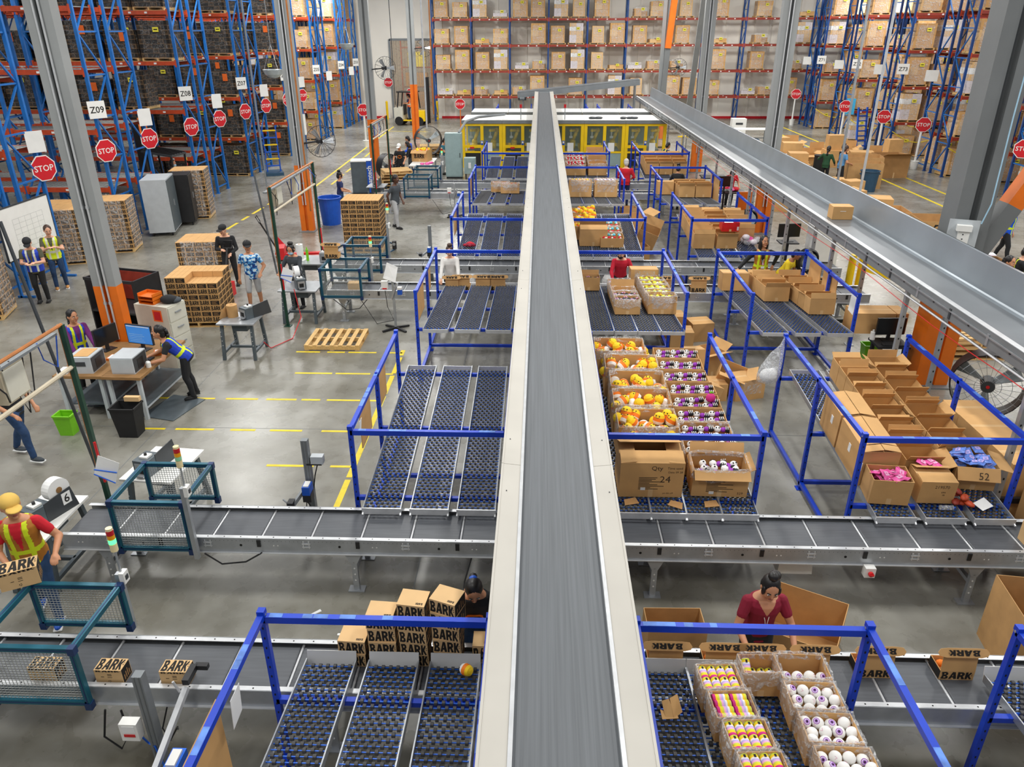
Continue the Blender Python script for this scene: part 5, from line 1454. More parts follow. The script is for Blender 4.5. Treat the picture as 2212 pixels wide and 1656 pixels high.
# ---------------------------------------------------------------- robot cells in yellow frames
def robot_cell(label, x, y, w_=2.0, dep=2.5, seed=0):
    t = thing('robot_cell', label, 'robot cell', (x, y, 0)); rn = random.Random(seed)
    def yb(name, p0, p1, a=.15, c=.13): b = MB(); b.bar(p0, p1, a, c, 'yellow_paint'); part(name, b, t)
    for xx in (.08, w_ / 2, w_ - .08): yb('post', (xx, 0, 0), (xx, 0, 2.05))
    for xx in (.08, w_ - .08): yb('post', (xx, dep, 0), (xx, dep, 2.05))
    yb('beam', (.004, 0, 2.05), (w_ - .004, 0, 2.05)); yb('beam', (.004, dep, 2.05), (w_ - .004, dep, 2.05))
    yb('beam', (.004, 0, 1.02), (w_ / 2, 0, 1.02)); yb('beam', (.004, 0, .75), (w_ - .004, 0, .75), .1, .08)
    for xx in (.08, w_ - .08): yb('side_beam', (xx, 0, 2.05), (xx, dep, 2.05))
    b = MB(); b.b2(.12, w_ / 2 - .06, .0, .02, 1.08, 2.0, 'glass_pane'); part('window_pane', b, t)
    b = MB(); b.b2(w_ / 2 + .06, w_ - .12, .0, .02, .8, 2.0, 'glass_pane'); part('window_pane', b, t)
    b = MB(); b.b2(.12, w_ / 2 - .06, -.02, .02, .1, .72, 'black_paint'); part('lower_panel', b, t)
    b = MB(); b.b2(w_ / 2 + .06, w_ - .12, -.02, .02, .1, .72, 'sage_metal'); part('lower_panel', b, t)
    b = MB(); b.b2(.004, w_ - .004, -.1, dep + .1, 2.18, 2.24, 'white_paint'); b.b2(.004, w_ - .004, -.13, -.1, 2.1, 2.26, 'steel_grey'); part('roof_panel', b, t)
    b = MB(); b.b2(.1, w_ - .1, dep - .3, dep - .25, .9, 2.0, 'sage_metal'); part('rear_panel', b, t)
    b = MB(); b.b2(.2, w_ - .2, .8, 1.9, .7, .78, 'steel_grey'); part('work_table', b, t)
    for k, xx in enumerate((w_ * .27, w_ * .75)):
        b = MB(); b.cyl((xx, 1.1, .78), (xx, 1.1, 1.05), .14, 'robot_yellow', n=12); b.ball((xx, 1.1, 1.1), .15, 'robot_yellow'); part('robot_base', b, t, True)
        b = MB(); b.cyl((xx, 1.1, 1.12), (xx + .18, .9, 1.65), .085, 'robot_yellow', n=10); b.ball((xx + .18, .9, 1.68), .12, 'robot_yellow'); b.cyl((xx + .18, .9, 1.68), (xx - .12, .5, 1.72), .07, 'robot_yellow', n=10); b.ball((xx - .12, .5, 1.72), .08, 'robot_yellow'); part('robot_arm', b, t, True)
        b = MB(); b.cyl((xx - .12, .5, 1.7), (xx - .12, .5, 1.45), .04, 'lathe_silver', n=10); b.b2(xx - .2, xx - .04, .44, .56, 1.36, 1.46, 'lathe_silver'); part('gripper', b, t)
    b = MB(); b.b2(w_ / 2 - .06, w_ / 2 + .06, -.09, -.05, 1.1, 1.3, 'blue_plastic'); b.b2(w_ / 2 - .04, w_ / 2 + .04, -.1, -.09, 1.18, 1.27, 'white_paint'); part('control_panel', b, t)
    b = MB(); b.b2(w_ / 2 + .2, w_ / 2 + .5, -.03, -.02, .78, 1.2, 'white_paper'); part('notice', b, t)
    b = MB(); b.b2(w_ * .2, w_ * .3, -.12, -.05, .92, 1.0, 'red_paint'); part('warning_box', b, t)
    return t
for k in range(5): robot_cell('yellow-framed robot cell facing the belt lines, %s from the sage electrical cabinet' % ORD[k], -3.85 + 2.0 * k, 38.7, seed=k)
for k in range(5): robot_cell('white-roofed robot cell in the rear row, %s from the doorway side' % ORD[k], -3.7 + 1.98 * k, 42.6, 1.96, 2.0, seed=9 + k)
for k, (x, y, z) in enumerate(((2.6, 39.4, 2.24), (4.4, 39.4, 2.24))):
    b = MB(); rn = random.Random(k)
    for i in range(6): b.ball((rn.uniform(-.4, .4), rn.uniform(-.1, .1), .05), (.16, .1, .06), 'dark_plastic', 8, 5)
    solo('cable_heap', b, 'dark heap of cables on the white robot cell roofs, %s the steel chute' % ('farther from' if k == 0 else 'closer to'), 'cables', (x, y, z))
for k, x in enumerate((-.95, 1.2, 7.2)):
    t = thing('signal_light', 'red signal light on a pole above the robot cells, %s' % ('desk side of the overhead conveyor', 'chute side of the overhead conveyor', 'beyond the steel chute')[k], 'signal light', (x, 39.0, 2.24 if k < 2 else 0))
    h = .55 if k < 2 else 2.6
    b = MB(); b.cyl((0, 0, 0), (0, 0, h), .02, 'steel_grey'); part('pole', b, t); b = MB(); b.cyl((0, 0, h), (0, 0, h + .16), .06, 'lamp_red', n=12); part('lamp', b, t)
t = thing('electrical_cabinet', 'tall sage-grey electrical cabinet on the floor before the robot cells', 'cabinet', (-3.95, 35.85, 0))
b = MB(); b.b2(-.38, .38, -.25, .25, .08, 2.0, 'sage_metal'); part('cabinet_body', b, t)
b = MB(); b.b2(-.35, .35, -.265, -.25, .12, 1.96, 'sage_metal'); b.b2(.28, .31, -.29, -.265, .95, 1.15, 'dark_plastic'); part('door', b, t)
b = MB(); b.b2(-.36, .36, -.23, .23, 0, .08, 'black_paint'); part('plinth', b, t)
b = MB(); b.tube([(.25, .0, 2.0), (.5, .8, 2.4), (1.0, 2.2, 2.46), (2.2, 3.4, 2.46)], .06, 'steel_grey'); part('cable_duct', b, t)
t = thing('transformer_box', 'small grey floor box beside the sage electrical cabinet', 'electrical box', (-3.2, 35.6, 0))
b = MB(); b.b2(-.26, .26, -.2, .2, .25, .95, 'sage_metal'); part('box_body', b, t); b = MB(); b.b2(-.06, .06, -.21, -.2, .5, .75, 'white_paper'); part('notice', b, t)
for s in (-.2, .2): b = MB(); b.bar((s, 0, 0), (s, 0, .25), .05, .3, 'dark_plastic'); part('foot', b, t)
# tables beyond the cells
def table(label, x, y, w_, d_, h=.8, top='white_paint', legm='steel_grey', rz=0, cat='table', name='work_table', shelf=False, thick=.04):
    t = thing(name, label, cat, (x, y, 0), rz)
    b = MB(); b.b2(-w_ / 2, w_ / 2, -d_ / 2, d_ / 2, h - thick, h, top); part('table_top', b, t)
    for sx in (-1, 1):
        for sy in (-1, 1): b = MB(); b.bar((sx * (w_ / 2 - .08), sy * (d_ / 2 - .08), 0), (sx * (w_ / 2 - .08), sy * (d_ / 2 - .08), h - thick), .06, .06, legm); part('leg', b, t)
    b = MB()
    for sx in (-1, 1): b.bar((sx * (w_ / 2 - .08), -d_ / 2 + .08, .22), (sx * (w_ / 2 - .08), d_ / 2 - .08, .22), .05, .05, legm)
    b.bar((-w_ / 2 + .08, d_ / 2 - .1, .22), (w_ / 2 - .08, d_ / 2 - .1, .22), .05, .05, legm); part('stretcher', b, t)
    if shelf: b = MB(); b.b2(-w_ / 2 + .05, w_ / 2 - .05, -d_ / 2 + .12, d_ / 2 - .05, .24, .27, 'machine_grey'); part('shelf', b, t)
    return t
table('long white table behind the steel chute near the back wall, farther one', 9.4, 52.5, 3.4, .9)
table('long white table behind the steel chute near the back wall, closer one', 11.5, 48.0, 4.4, 1.0)
for k, (x, y, w_) in enumerate(((8.4, 52.5, .8), (9.8, 52.5, .7), (12.8, 51.8, .9))):
    t = thing('office_printer', 'white machine on the tables near the back wall, %s along' % ORD[k], 'printer', (x, y, .8 if k < 2 else 0)); b = MB(); b.box((0, 0, .25 if k < 2 else .5), (w_, .6, .5 if k < 2 else 1.0), 'white_paint'); part('printer_body', b, t); b = MB(); b.box((0, -.31, .3 if k < 2 else .7), (w_ * .5, .02, .12), 'dark_plastic'); part('front_panel', b, t)
b = MB(); b.bar((0, 0, .5), (2.4, -3.6, .85), .5, .06, 'yellow_paint')
t = thing('guide_conveyor', 'short yellow-framed roller conveyor beyond the steel chute', 'conveyor', (8.3, 46.8, 0)); part('bed', b, t)
for p in ((.1, -.1), (2.3, -3.5)): b = MB(); b.bar((p[0], p[1], 0), (p[0], p[1], .7), .08, .08, 'yellow_paint'); part('leg', b, t)

# ---------------------------------------------------------------- wire guards over the belt lines
def wire_guard(label, x0, x1, yn, yf, z0=.63, z1=1.30, joint=True):
    t = thing('wire_guard', label, 'machine guard', (0, 0, 0)); e = .05
    for nm, y, zb in (('near', yn, z0), ('far', yf, .79)):
        for x in (x0, x1): b = MB(); b.bar((x, y, zb), (x, y, z1), e, e, 'teal_frame'); b.bar((x, y - e / 2, zb), (x, y - e / 2, z1), .012, .004, 'navy_joint'); part('upright', b, t)
        for z in (zb + e / 2, z1): b = MB(); b.bar((x0, y, z), (x1, y, z), e, e, 'teal_frame'); b.bar((x0, y - e / 2, z), (x1, y - e / 2, z), .004, .012, 'navy_joint'); part('cross_bar', b, t)
        if joint:
            for x in (x0, x1):
                for z in (zb, z1): b = MB(); b.b2(x - .032, x + .032, y - .032, y + .032, z - .05, z + .03, 'navy_joint'); part('corner_joint', b, t)
        b = MB(); n = 26
        for i in range(1, n): x = x0 + (x1 - x0) * i / n; b.bar((x, y, zb + .03), (x, y, z1 - .03), .004, .004, 'mesh_wire')
        m = int((z1 - zb) / .03)
        for i in range(1, m): z = zb + (z1 - zb) * i / m; b.bar((x0, y, z), (x1, y, z), .004, .004, 'mesh_wire')
        part('wire_mesh', b, t)
    for x in (x0, x1): b = MB(); b.bar((x, yn, z1), (x, yf, z1), e, e, 'teal_frame'); b.bar((x, yn, z1 + e / 2), (x, yf, z1 + e / 2), .012, .004, 'navy_joint'); part('top_bar', b, t)
    return t
G = (('over the front belt line', -5.02, -4.12, 4.94, 5.78), ('over the second belt line, by the tape machine numbered 6', -4.98, -4.12, 7.22, 8.08), ('over the third belt line', -5.02, -4.1, 16.62, 17.55), ('over the fourth belt line', -4.95, -4.05, 18.75, 19.6), ('over the fifth belt line', -5.0, -4.08, 28.2, 29.05), ('over the sixth belt line, before the folding table', -4.95, -4.0, 30.2, 31.05))
for lab, *a in G: wire_guard('teal wire-mesh guard cage ' + lab, *a)
def light_tower(label, x, y, z0, z1, lit, post=True, tz=.55):
    t = thing('light_tower', label, 'signal light', (x, y, 0))
    if post:
        b = MB(); b.bar((0, 0, z0), (0, 0, z1), .055, .055, 'galvanised'); part('post', b, t)
        b = MB(); b.box((.05, 0, z1 - .04), (.05, .09, .13), 'white_paint'); b.box((.08, 0, z1 - .04), (.01, .04, .05), 'dark_plastic'); part('switch_box', b, t)
    b = MB(); b.cyl((.03, 0, z1 - .1), (.03, 0, z1 + .28), .012, 'galvanised'); part('pole', b, t)
    z = z1 + .28
    for nm, h, r_, m in (('base_segment', .09, .036, 'lamp_cream'), ('green_lamp', .05, .036, 'lamp_green_lit' if lit else 'lamp_green_off'), ('amber_lamp', .05, .036, 'lamp_amber'), ('red_lamp', .05, .036, 'lamp_red'), ('cap', .03, .032, 'lamp_cream')):
        b = MB(); b.cyl((.03, 0, z), (.03, 0, z + h - .004), r_, m, n=14); part(nm, b, t); z += h
    return t
light_tower('signal tower with lit green lamp on the grey post behind the front belt line guard', -4.15, 5.86, .70, 1.40, True)
light_tower('signal tower with unlit lamps on the post at the second belt line guard', -4.05, 7.18, .55, 1.55, False)
light_tower('signal tower with lit green lamp above the third belt line guard', -4.05, 17.6, .7, 1.30, True)
light_tower('signal tower with lit green lamp in front of the tall printed box stack', -4.0, 19.65, .7, 1.65, True)
light_tower('far signal tower with lit green lamp by the folding table', -3.95, 31.1, .7, 1.45, True)

# ---------------------------------------------------------------- scanner stands
def scanner_post(label, x, y, h, foot=True, disp=True, arm=None, base='plate'):
    t = thing('scanner_stand', label, 'scanner', (x, y, 0))
    b = MB(); b.bar((0, 0, 0), (0, 0, h), .085, .085, 'steel_grey')
    for s in (-1, 1): b.bar((s * .02, -.044, .0), (s * .02, -.044, h), .01, .006, 'column_dark')
    part('post', b, t)
    b = MB(); b.box((0, 0, .01), (.25, .25, .02), 'dark_plastic'); part('foot', b, t)
    if arm:
        b = MB(); b.bar(arm[0], arm[1], .045, .045, 'galvanised'); part('arm', b, t)
        a = Vector(arm[1]); b = MB(); b.box(tuple(a + Vector((0, 0, .06))), (.08, .12, .07), 'black_paint'); b.cyl(tuple(a), tuple(a + Vector((-.1, 0, .12))), .012, 'galvanised'); part('clamp', b, t)
        m_ = Vector(arm[0]).lerp(Vector(arm[1]), .35)
        b = MB(); b.box(tuple(m_ + Vector((.09, 0, .08))), (.10, .16, .12), 'blue_plastic'); b.box(tuple(m_ + Vector((.09, 0, .14))), (.07, .13, .03), 'white_paint'); b.box(tuple(m_ + Vector((.09, 0, -.03))), (.11, .14, .12), 'black_paint'); part('scanner_head', b, t)
        b = MB(); b.tube([tuple(m_ + Vector((.05, 0, -.1))), (.05, -.1, h * .3), (-.08, -.12, h * .2), (-.05, -.05, h * .45)], .008, 'black_rubber', 5); part('cable', b, t)
    if disp:
        b = MB(); b.box((-.16, -.06, h * .52), (.16, .09, .2), 'white_paint'); b.box((-.16, -.107, h * .55), (.11, .004, .08), 'white_paper'); b.box((-.16, -.108, h * .55 - .07), (.1, .004, .03), 'red_paint'); part('display_box', b, t)
        b = MB(); b.tube([(-.16, 0, h * .42), (-.1, .02, h * .3), (0, -.05, h * .34), (.05, -.06, h * .1)], .009, 'blue_axle', 5); part('blue_hose', b, t)
    return t
scanner_post('grey scanner post with white display box before the front belt line', -3.42, 4.72, 1.26)
t = thing('scanner_stand', 'diagonal aluminium scanner arm with black clamp leaning over the front belt line', 'scanner', (-3.15, 4.6, 0))
b = MB(); b.bar((-.12, -.75, .35), (-.02, .35, .86), .05, .05, 'galvanised_bright'); part('arm', b, t)
b = MB(); b.bar((-.08, -.35, 0), (-.08, -.35, .53), .06, .06, 'black_paint'); b.box((-.08, -.35, .01), (.3, .3, .02), 'black_paint'); part('stand', b, t)
b = MB(); b.box((.0, .42, .95), (.06, .2, .06), 'black_paint', M=None); b.box((.07, .52, .95), (.12, .05, .05), 'black_paint'); b.cyl((-.06, .3, .86), (-.1, .3, .98), .012, 'galvanised_bright'); part('clamp', b, t)
b = MB(); b.box((.10, -.25, .62), (.12, .22, .12), 'blue_axle'); b.box((.10, -.25, .69), (.08, .16, .03), 'white_paint'); b.box((.11, -.25, .5), (.12, .18, .13), 'black_paint'); part('scanner_head', b, t)
b = MB(); b.tube([(-.3, .5, .58), (-.42, .45, .2), (-.34, .4, .1), (-.2, .35, .35), (-.1, .2, .5)], .008, 'black_rubber', 5); part('cable', b, t)
scanner_post('grey scanner post with sky-blue scanner behind the second belt line', -3.0, 8.42, 1.5, True, False, ((-.02, -.1, .85), (-.2, -.25, .62)))
t = thing('junction_box', 'small grey box on a bracket at the scanner post behind the second belt line', 'electrical box', (-2.86, 8.42, 1.16)); b = MB(); b.box((0, 0, .05), (.16, .1, .11), 'printer_grey'); part('box_body', b, t); b = MB(); b.b2(-.14, .06, -.05, .05, -.02, 0, 'black_paint'); part('bracket', b, t); b = MB(); b.tube([(0, 0, 0), (-.06, 0, -.2), (-.1, 0, -.4), (-.12, 0, -.62)], .008, 'black_rubber', 5); part('cable', b, t)
def tripod_stand(label, x, y, h, sheet=True):
    t = thing('scanner_stand', label, 'scanner', (x, y, 0))
    b = MB()
    for k in range(4): a = PI / 4 + k * PI / 2; b.bar((0, 0, .05), (.38 * math.cos(a), .3 * math.sin(a), .02), .05, .04, 'black_paint')
    part('cross_foot', b, t)
    b = MB(); b.bar((0, 0, .03), (0, 0, h), .05, .05, 'galvanised'); part('post', b, t)
    b = MB(); b.bar((-.04, -.02, h * .55), (.12, -.1, h * .85), .04, .04, 'galvanised'); b.box((.16, -.05, h * .68), (.1, .1, .1), 'blue_plastic'); b.box((.16, -.05, h * .75), (.1, .1, .05), 'white_paint'); part('scanner_head', b, t)
    b = MB(); b.box((-.18, -.02, h * .8), (.15, .08, .18), 'white_paint'); b.box((-.18, -.065, h * .74), (.1, .005, .03), 'red_paint'); part('display_box', b, t)
    if sheet: b = MB(); b.plate([(-.2, -.06, h * .92), (.08, -.09, h * .85), (.14, -.0, h * 1.1), (-.1, .0, h * 1.18)], .006, 'white_paper'); part('paper_sheet', b, t)
    b = MB(); b.tube([(-.18, -.02, h * .7), (-.16, .02, h * .4), (-.04, .05, h * .15), (-.5, .3, .02), (-.9, .6, .5)], .008, 'black_rubber', 5); part('cable', b, t)
tripod_stand('scanner stand with tilted white sheet before the third belt line', -3.28, 16.25, 1.35)
tripod_stand('scanner stand with black cross foot before the fifth belt line', -3.1, 27.8, 1.2, False)
scanner_post('grey scanner post with sky-blue scanner behind the fourth belt line', -2.95, 20.1, 1.5, True, False, ((-.02, -.1, .85), (-.25, -.2, .7)))

# ---------------------------------------------------------------- tape dispensers on their tables
def tape_machine(label, x, y, z, rz, roll=None, num=None, m='machine_grey'):
    t = thing('tape_dispenser', label, 'tape dispenser', (x, y, z), rz)
    b = MB(); b.b2(-.11, .11, -.2, .08, 0, .24, m); b.b2(-.08, .08, -.21, -.2, .05, .2, 'galvanised'); part('housing', b, t)
    b = MB(); b.b2(-.05, .05, -.215, -.205, .06, .15, 'dark_void'); b.b2(-.07, .07, -.27, -.2, .03, .05, 'galvanised'); part('tape_slot', b, t)
    b = MB(); b.plate([(.115, -.02, .0), (.115, .42, .0), (.115, .36, .30), (.115, -.02, .26)], .012, 'dark_plastic')
    if num: b.plate([(.117, .22, .10), (.117, .34, .10), (.117, .34, .26), (.117, .22, .26)], .003, 'white_paper'); b.text(num, .16, 'ink', TR(.1185, .28, .18) @ RZ(PI / 2) @ RX(PI / 2), bold=.01)
    part('side_plate', b, t)
    b = MB(); b.box((0, -.06, .25), (.12, .12, .03), 'white_paint'); b.cyl((0, -.06, .26), (0, -.06, .3), .02, 'black_paint'); part('top_cover', b, t)
    if roll:
        b = MB(); b.cyl((-.06, .25, .3), (.06, .25, .3), .15, roll, n=22); b.cyl((-.065, .25, .3), (.066, .25, .3), .04, 'wood_dark', n=12); part('tape_roll', b, t)
    return t
def a_table(label, x, y, w_, d_, h, rz=0, top='galvanised', legm='machine_grey'):
    t = thing('machine_table', label, 'table', (x, y, 0), rz)
    b = MB(); b.b2(-w_ / 2, w_ / 2, -d_ / 2, d_ / 2, h - .03, h, top); part('table_top', b, t)
    for sx in (-1, 1):
        for sy in (-1, 1):
            b = MB(); b.bar((sx * w_ * .42, sy * d_ * .5, 0), (sx * w_ * .4, sy * d_ * .36, h - .03), .06, .06, legm)
            for k in range(6): b.box((sx * w_ * .41, sy * d_ * .44 - .031, .12 + k * .1), (.014, .003, .014), 'white_paint')
            part('leg', b, t)
    b = MB()
    for sx in (-1, 1): b.bar((sx * w_ * .41, -d_ * .46, .16), (sx * w_ * .41, d_ * .46, .16), .05, .05, legm)
    b.bar((-w_ * .41, 0, .16), (w_ * .41, 0, .16), .05, .05, legm); part('stretcher', b, t)
    b = MB(); b.b2(-w_ * .2, w_ * .2, -d_ * .2, d_ * .25, h - .24, h - .03, legm); part('motor_box', b, t)
    return t
a_table('white table at the start of the second belt line', -6.15, 7.62, .62, .95, .80, 0, 'white_paint')
tape_machine('grey tape dispenser numbered 6 with a large white tape roll', -6.1, 7.55, .80, -.35, 'white_paper', '6')
b = MB(); b.b2(-.03, .03, -.3, .3, 0, .004, 'dark_void'); solo('tape_strip', b, 'dark slot strip on the white table at the second belt line', 'strip', (-6.36, 7.5, .80), -.35)
a_table('white table behind the second belt line guard', -5.22, 8.9, .75, .9, .80, -.1, 'white_paint')
tape_machine('dark tape dispenser on the white table behind the guard', -5.3, 8.75, .80, -.2, None)
a_table('steel machine table with a kraft paper roll standing alone on the bare floor', -6.25, 14.75, .78, .75, .80)
tape_machine('grey tape dispenser beside the kraft paper roll', -6.05, 14.85, .80, -.6)
b = MB(); b.cyl((0, 0, 0), (0, 0, .26), .11, 'kraft', n=20); b.cyl((0, 0, .255), (0, 0, .262), .035, 'cardboard_dark', n=10); b.plate([(-.11, 0, .0), (-.11, 0, .2), (-.16, -.16, .2), (-.22, -.2, .0)], .002, 'kraft'); solo('paper_roll', b, 'brown kraft paper roll standing on the steel machine table', 'paper roll', (-6.45, 14.85, .80))
a_table('steel machine table where the third belt line starts', -5.6, 16.95, .9, .8, .80)
tape_machine('tall grey tape dispenser with a white roll at the start of the third belt line', -5.6, 16.85, .80, .5, 'white_paper')
a_table('steel machine table at the start of the fourth belt line', -5.98, 19.2, .9, .85, .80)
tape_machine('silver tape dispenser at the start of the fourth belt line', -5.6, 19.15, .80, .1, None, None, 'galvanised')
b = MB(); b.cyl((0, 0, 0), (0, 0, .42), .09, 'white_paper', n=18); b.cyl((0, 0, .42), (0, 0, .425), .03, 'cardboard_dark', n=10); b.cyl((0, 0, 0), (0, 0, .02), .14, 'white_paint', n=16); solo('paper_roll', b, 'tall white paper roll standing on the fourth belt line table', 'paper roll', (-6.25, 19.15, .80))
b = MB(); b.cyl((0, 0, 0), (0, 0, .3), .035, 'green_plastic', n=12); b.cyl((0, 0, .3), (0, 0, .36), .015, 'green_plastic', n=8); solo('spray_bottle', b, 'tall green bottle beside the white paper roll', 'bottle', (-6.05, 19.1, .80))
a_table('steel machine table at the start of the fifth belt line', -6.3, 29.6, .7, .8, .80); tape_machine('grey tape dispenser at the start of the fifth belt line', -6.3, 29.5, .80, 0)
# gantries that carry computers above the line starts
def gantry(label, x, ya, yb, h, seed=0, pcs=2):
    t = thing('computer_gantry', label, 'gantry', (0, 0, 0))
    for y in (ya, yb):
        b = MB(); b.bar((x, y, 0), (x, y, h), .055, .055, 'green_post'); b.box((x, y, .006), (.16, .16, .012), 'green_post'); part('post', b, t)
        b = MB(); b.cyl((x - .04, y, 1.1), (x - .04, y, h), .014, 'copper_pipe', n=7); part('copper_pipe', b, t)
        b = MB(); b.cyl((x + .035, y - .03, .9), (x + .035, y - .03, 1.5), .018, 'red_paint', n=7); part('red_hose', b, t)
    for z, dx, m, wd in ((h, 0, 'copper_pipe', .022), (h - .12, -.12, 'steel_grey', .08), (h - .55, 0, 'beige_plastic', .028)):
        b = MB(); (b.cyl((x + dx, ya, z), (x + dx, yb, z), wd, m, n=8) if wd < .05 else b.bar((x + dx, ya, z), (x + dx, yb, z), wd, .03, m)); part('rail', b, t)
    rn = random.Random(seed)
    for k in range(pcs):
        y = ya + (yb - ya) * (k + .6) / (pcs + .4)
        b = MB(); b.box((x - .16, y, h - .34), (.12, .40, .42), 'beige_plastic', M=None); b.box((x - .09, y, h - .34), (.02, .34, .36), 'putty'); part('computer', b, t)
    b = MB()
    for k in range(7):
        y = ya + (yb - ya) * rn.random()
        b.tube([(x - .1, y, h - .1), (x - .05 + rn.uniform(-.1, .1), y + .1, h - .35), (x - .1, y + .25, h - .5 - rn.random() * .3), (x - .12, y + .4, h - .15)], .009, 'black_rubber' if k % 3 else 'blue_plastic', 5)
    part('cable', b, t)
    return t
gantry('green-post gantry with beige computers above the start of the second belt line', -5.72, 4.6, 8.3, 3.10, 1, 3)
gantry('green-post gantry with computers above the third and fourth belt line starts', -5.85, 16.40, 19.8, 3.2, 2, 2)
gantry('green-post gantry with computers above the far belt line starts', -6.1, 28.4, 31.4, 3.2, 3, 1)
def hang(label, p0, p1, r_, m):
    b = MB(); b.tube([p0, p1], r_, m, 7); solo('conduit', b, label, 'conduit')
hang('slanting dark grey conduit beside the gantry at the second belt line', (-5.75, 8.34, .62), (-6.318, 8.6, 4.27), .022, 'dark_plastic')
hang('slanting dark grey conduit beside the gantry at the third belt line', (-5.9, 16.3, 1.3), (-6.441, 17.2, 3.382), .022, 'dark_plastic')
for lab, x, y, z, s in (('blue-edged white sheet on the gantry post at the second belt line', -5.6, 8.22, 1.05, .34), ('blue-edged white sheet on the gantry post at the third belt line', -5.7, 16.32, 1.2, .3)):
    b = MB(); b.plate([(-s * .5, 0, 0), (s * .3, -.02, -s * .35), (s * .6, 0, s * .5), (-s * .2, .02, s * .8)], .004, 'white_paper'); b.bar((-s * .5, -.004, .0), (s * .3, -.024, -s * .35), .01, .012, 'blue_axle'); b.bar((-s * .45, -.004, s * .2), (s * .45, -.024, s * .12), .01, .014, 'blue_axle'); solo('instruction_sheet', b, lab, 'paper', (x, y, z))

# ---------------------------------------------------------------- office corner
table('wooden workbench with a small printer, on the side of the green bin', -8.0, 12.45, .88, 1.6, .85, 'wood_dark', 'printer_grey', 0, 'workbench', 'workbench', True, .05)
table('wooden workbench where the blue-vested woman leans', -7.2, 12.5, .70, 1.75, .85, 'wood_dark', 'printer_grey', -.02, 'workbench', 'workbench', True, .05)
def label_printer(label, x, y, rz, dark):
    t = thing('label_printer', label, 'printer', (x, y, .85), rz)
    b = MB(); b.b2(-.2, .2, -.24, .24, 0, .3, 'printer_grey'); part('printer_body', b, t)
    b = MB(); b.b2(.2, .206, -.22, .22, .02, .28, 'dark_plastic'); b.b2(.206, .21, -.1, .1, .05, .22, 'black_paint'); part('side_panel', b, t)
    if dark: b = MB(); b.b2(-.1, .1, -.246, -.24, .14, .22, 'dark_plastic'); part('paper_slot', b, t); b = MB(); b.b2(-.12, .14, -.18, .18, .3, .31, 'cardboard'); part('paper_stack', b, t)
    else: b = MB(); b.b2(-.2, .2, -.245, -.24, .02, .28, 'printer_grey'); part('front_cover', b, t)
label_printer('grey label printer with a dark slot on the workbench beside the gantry post', -7.98, 12.0, .05, True)
label_printer('grey box printer on the workbench of the leaning woman', -7.22, 12.0, .0, False)
def monitor(label, x, y, z, rz, w_=.52, h=.32, scr='screen_blue', stand=True):
    t = thing('computer_monitor', label, 'monitor', (x, y, z), rz)
    b = MB(); b.b2(-w_ / 2, w_ / 2, 0, .04, .12, .12 + h, 'black_paint'); part('casing', b, t)
    b = MB(); b.b2(-w_ / 2 + .015, w_ / 2 - .015, -.003, 0, .135, .105 + h, scr)
    if scr == 'screen_blue':
        b.b2(-w_ / 2 + .03, w_ / 2 - .03, -.005, -.003, .08 + h, .095 + h, 'white_paper')
        for k in range(5): b.b2(-w_ / 2 + .06, w_ * (.2 - .05 * (k % 3)), -.005, -.003, .17 + k * .035, .175 + k * .035, 'mask_blue')
    part('screen', b, t)
    b = MB(); b.b2(-.03, .03, .02, .06, .01, .2, 'black_paint'); b.b2(-.13, .13, -.06, .12, 0, .012, 'black_paint'); part('stand', b, t)
monitor('large blue-screen monitor before the leaning woman', -7.42, 12.85, .85, -.25, .56, .38)
monitor('dark monitor facing the seated woman, seen from its side', -8.05, 12.85, .85, 1.2, .5, .34, 'screen_dark')
for k, (x, y, m, w_) in enumerate(((-7.72, 12.45, 'orange_paint', .26), (-7.0, 12.72, 'orange_paint', .26), (-8.25, 12.5, 'wood', .26), (-6.96, 13.05, 'cloth_purple', .16))):
    b = MB(); b.b2(-w_ / 2, w_ / 2, -.11, .11, 0, .035, m); b.b2(-w_ / 2 + .02, w_ / 2 - .02, -.09, .09, .035, .04, 'white_paper'); solo('document_tray', b, 'flat tray of papers among the monitors on the workbenches, %s' % ('before the dark monitor', 'under the blue screen', 'wooden one behind the small printer', 'purple one by the leaning woman')[k], 'tray', (x, y, .85), .3 * k)
t = thing('keyboard', 'black keyboard on the workbench under the blue screen', 'keyboard', (-7.22, 12.45, .85), -.2); b = MB(); b.b2(-.2, .2, -.07, .07, 0, .02, 'black_paint'); part('keyboard_body', b, t); b = MB()
for i in range(12):
    for j in range(4): b.b2(-.19 + i * .032, -.165 + i * .032, -.06 + j * .032, -.035 + j * .032, .02, .025, 'dark_plastic')
part('key', b, t, kind='stuff')
b = MB(); b.lathe([(.045, 0), (.045, .09), (.03, .11)], 'white_paint', 12); solo('tape_bottle', b, 'white bottle beside the box printer on the workbench', 'bottle', (-6.93, 12.08, .85))
b = MB(); b.box((0, 0, .02), (.18, .26, .04), 'white_paper', taper=.9); solo('paper_pile', b, 'pile of white papers on the corner of the small printer workbench', 'papers', (-8.32, 11.85, .85), .1)
t = thing('filing_cabinet', 'putty four-drawer filing cabinet behind the blue screen', 'filing cabinet', (-7.66, 14.25, 0), PI / 2 - .28)
b = MB(); b.b2(-.26, .26, -.40, .40, 0, 1.32, 'putty'); part('cabinet_body', b, t)
for k in range(4):
    b = MB(); b.b2(-.24, .24, -.42, -.40, .04 + k * .32, .33 + k * .32, 'putty'); part('drawer', b, t); h_ = KIDS[t.name][-1]
    b = MB(); b.b2(-.08, .08, -.445, -.42, .2 + k * .32, .225 + k * .32, 'galvanised'); part('handle', b, h_)
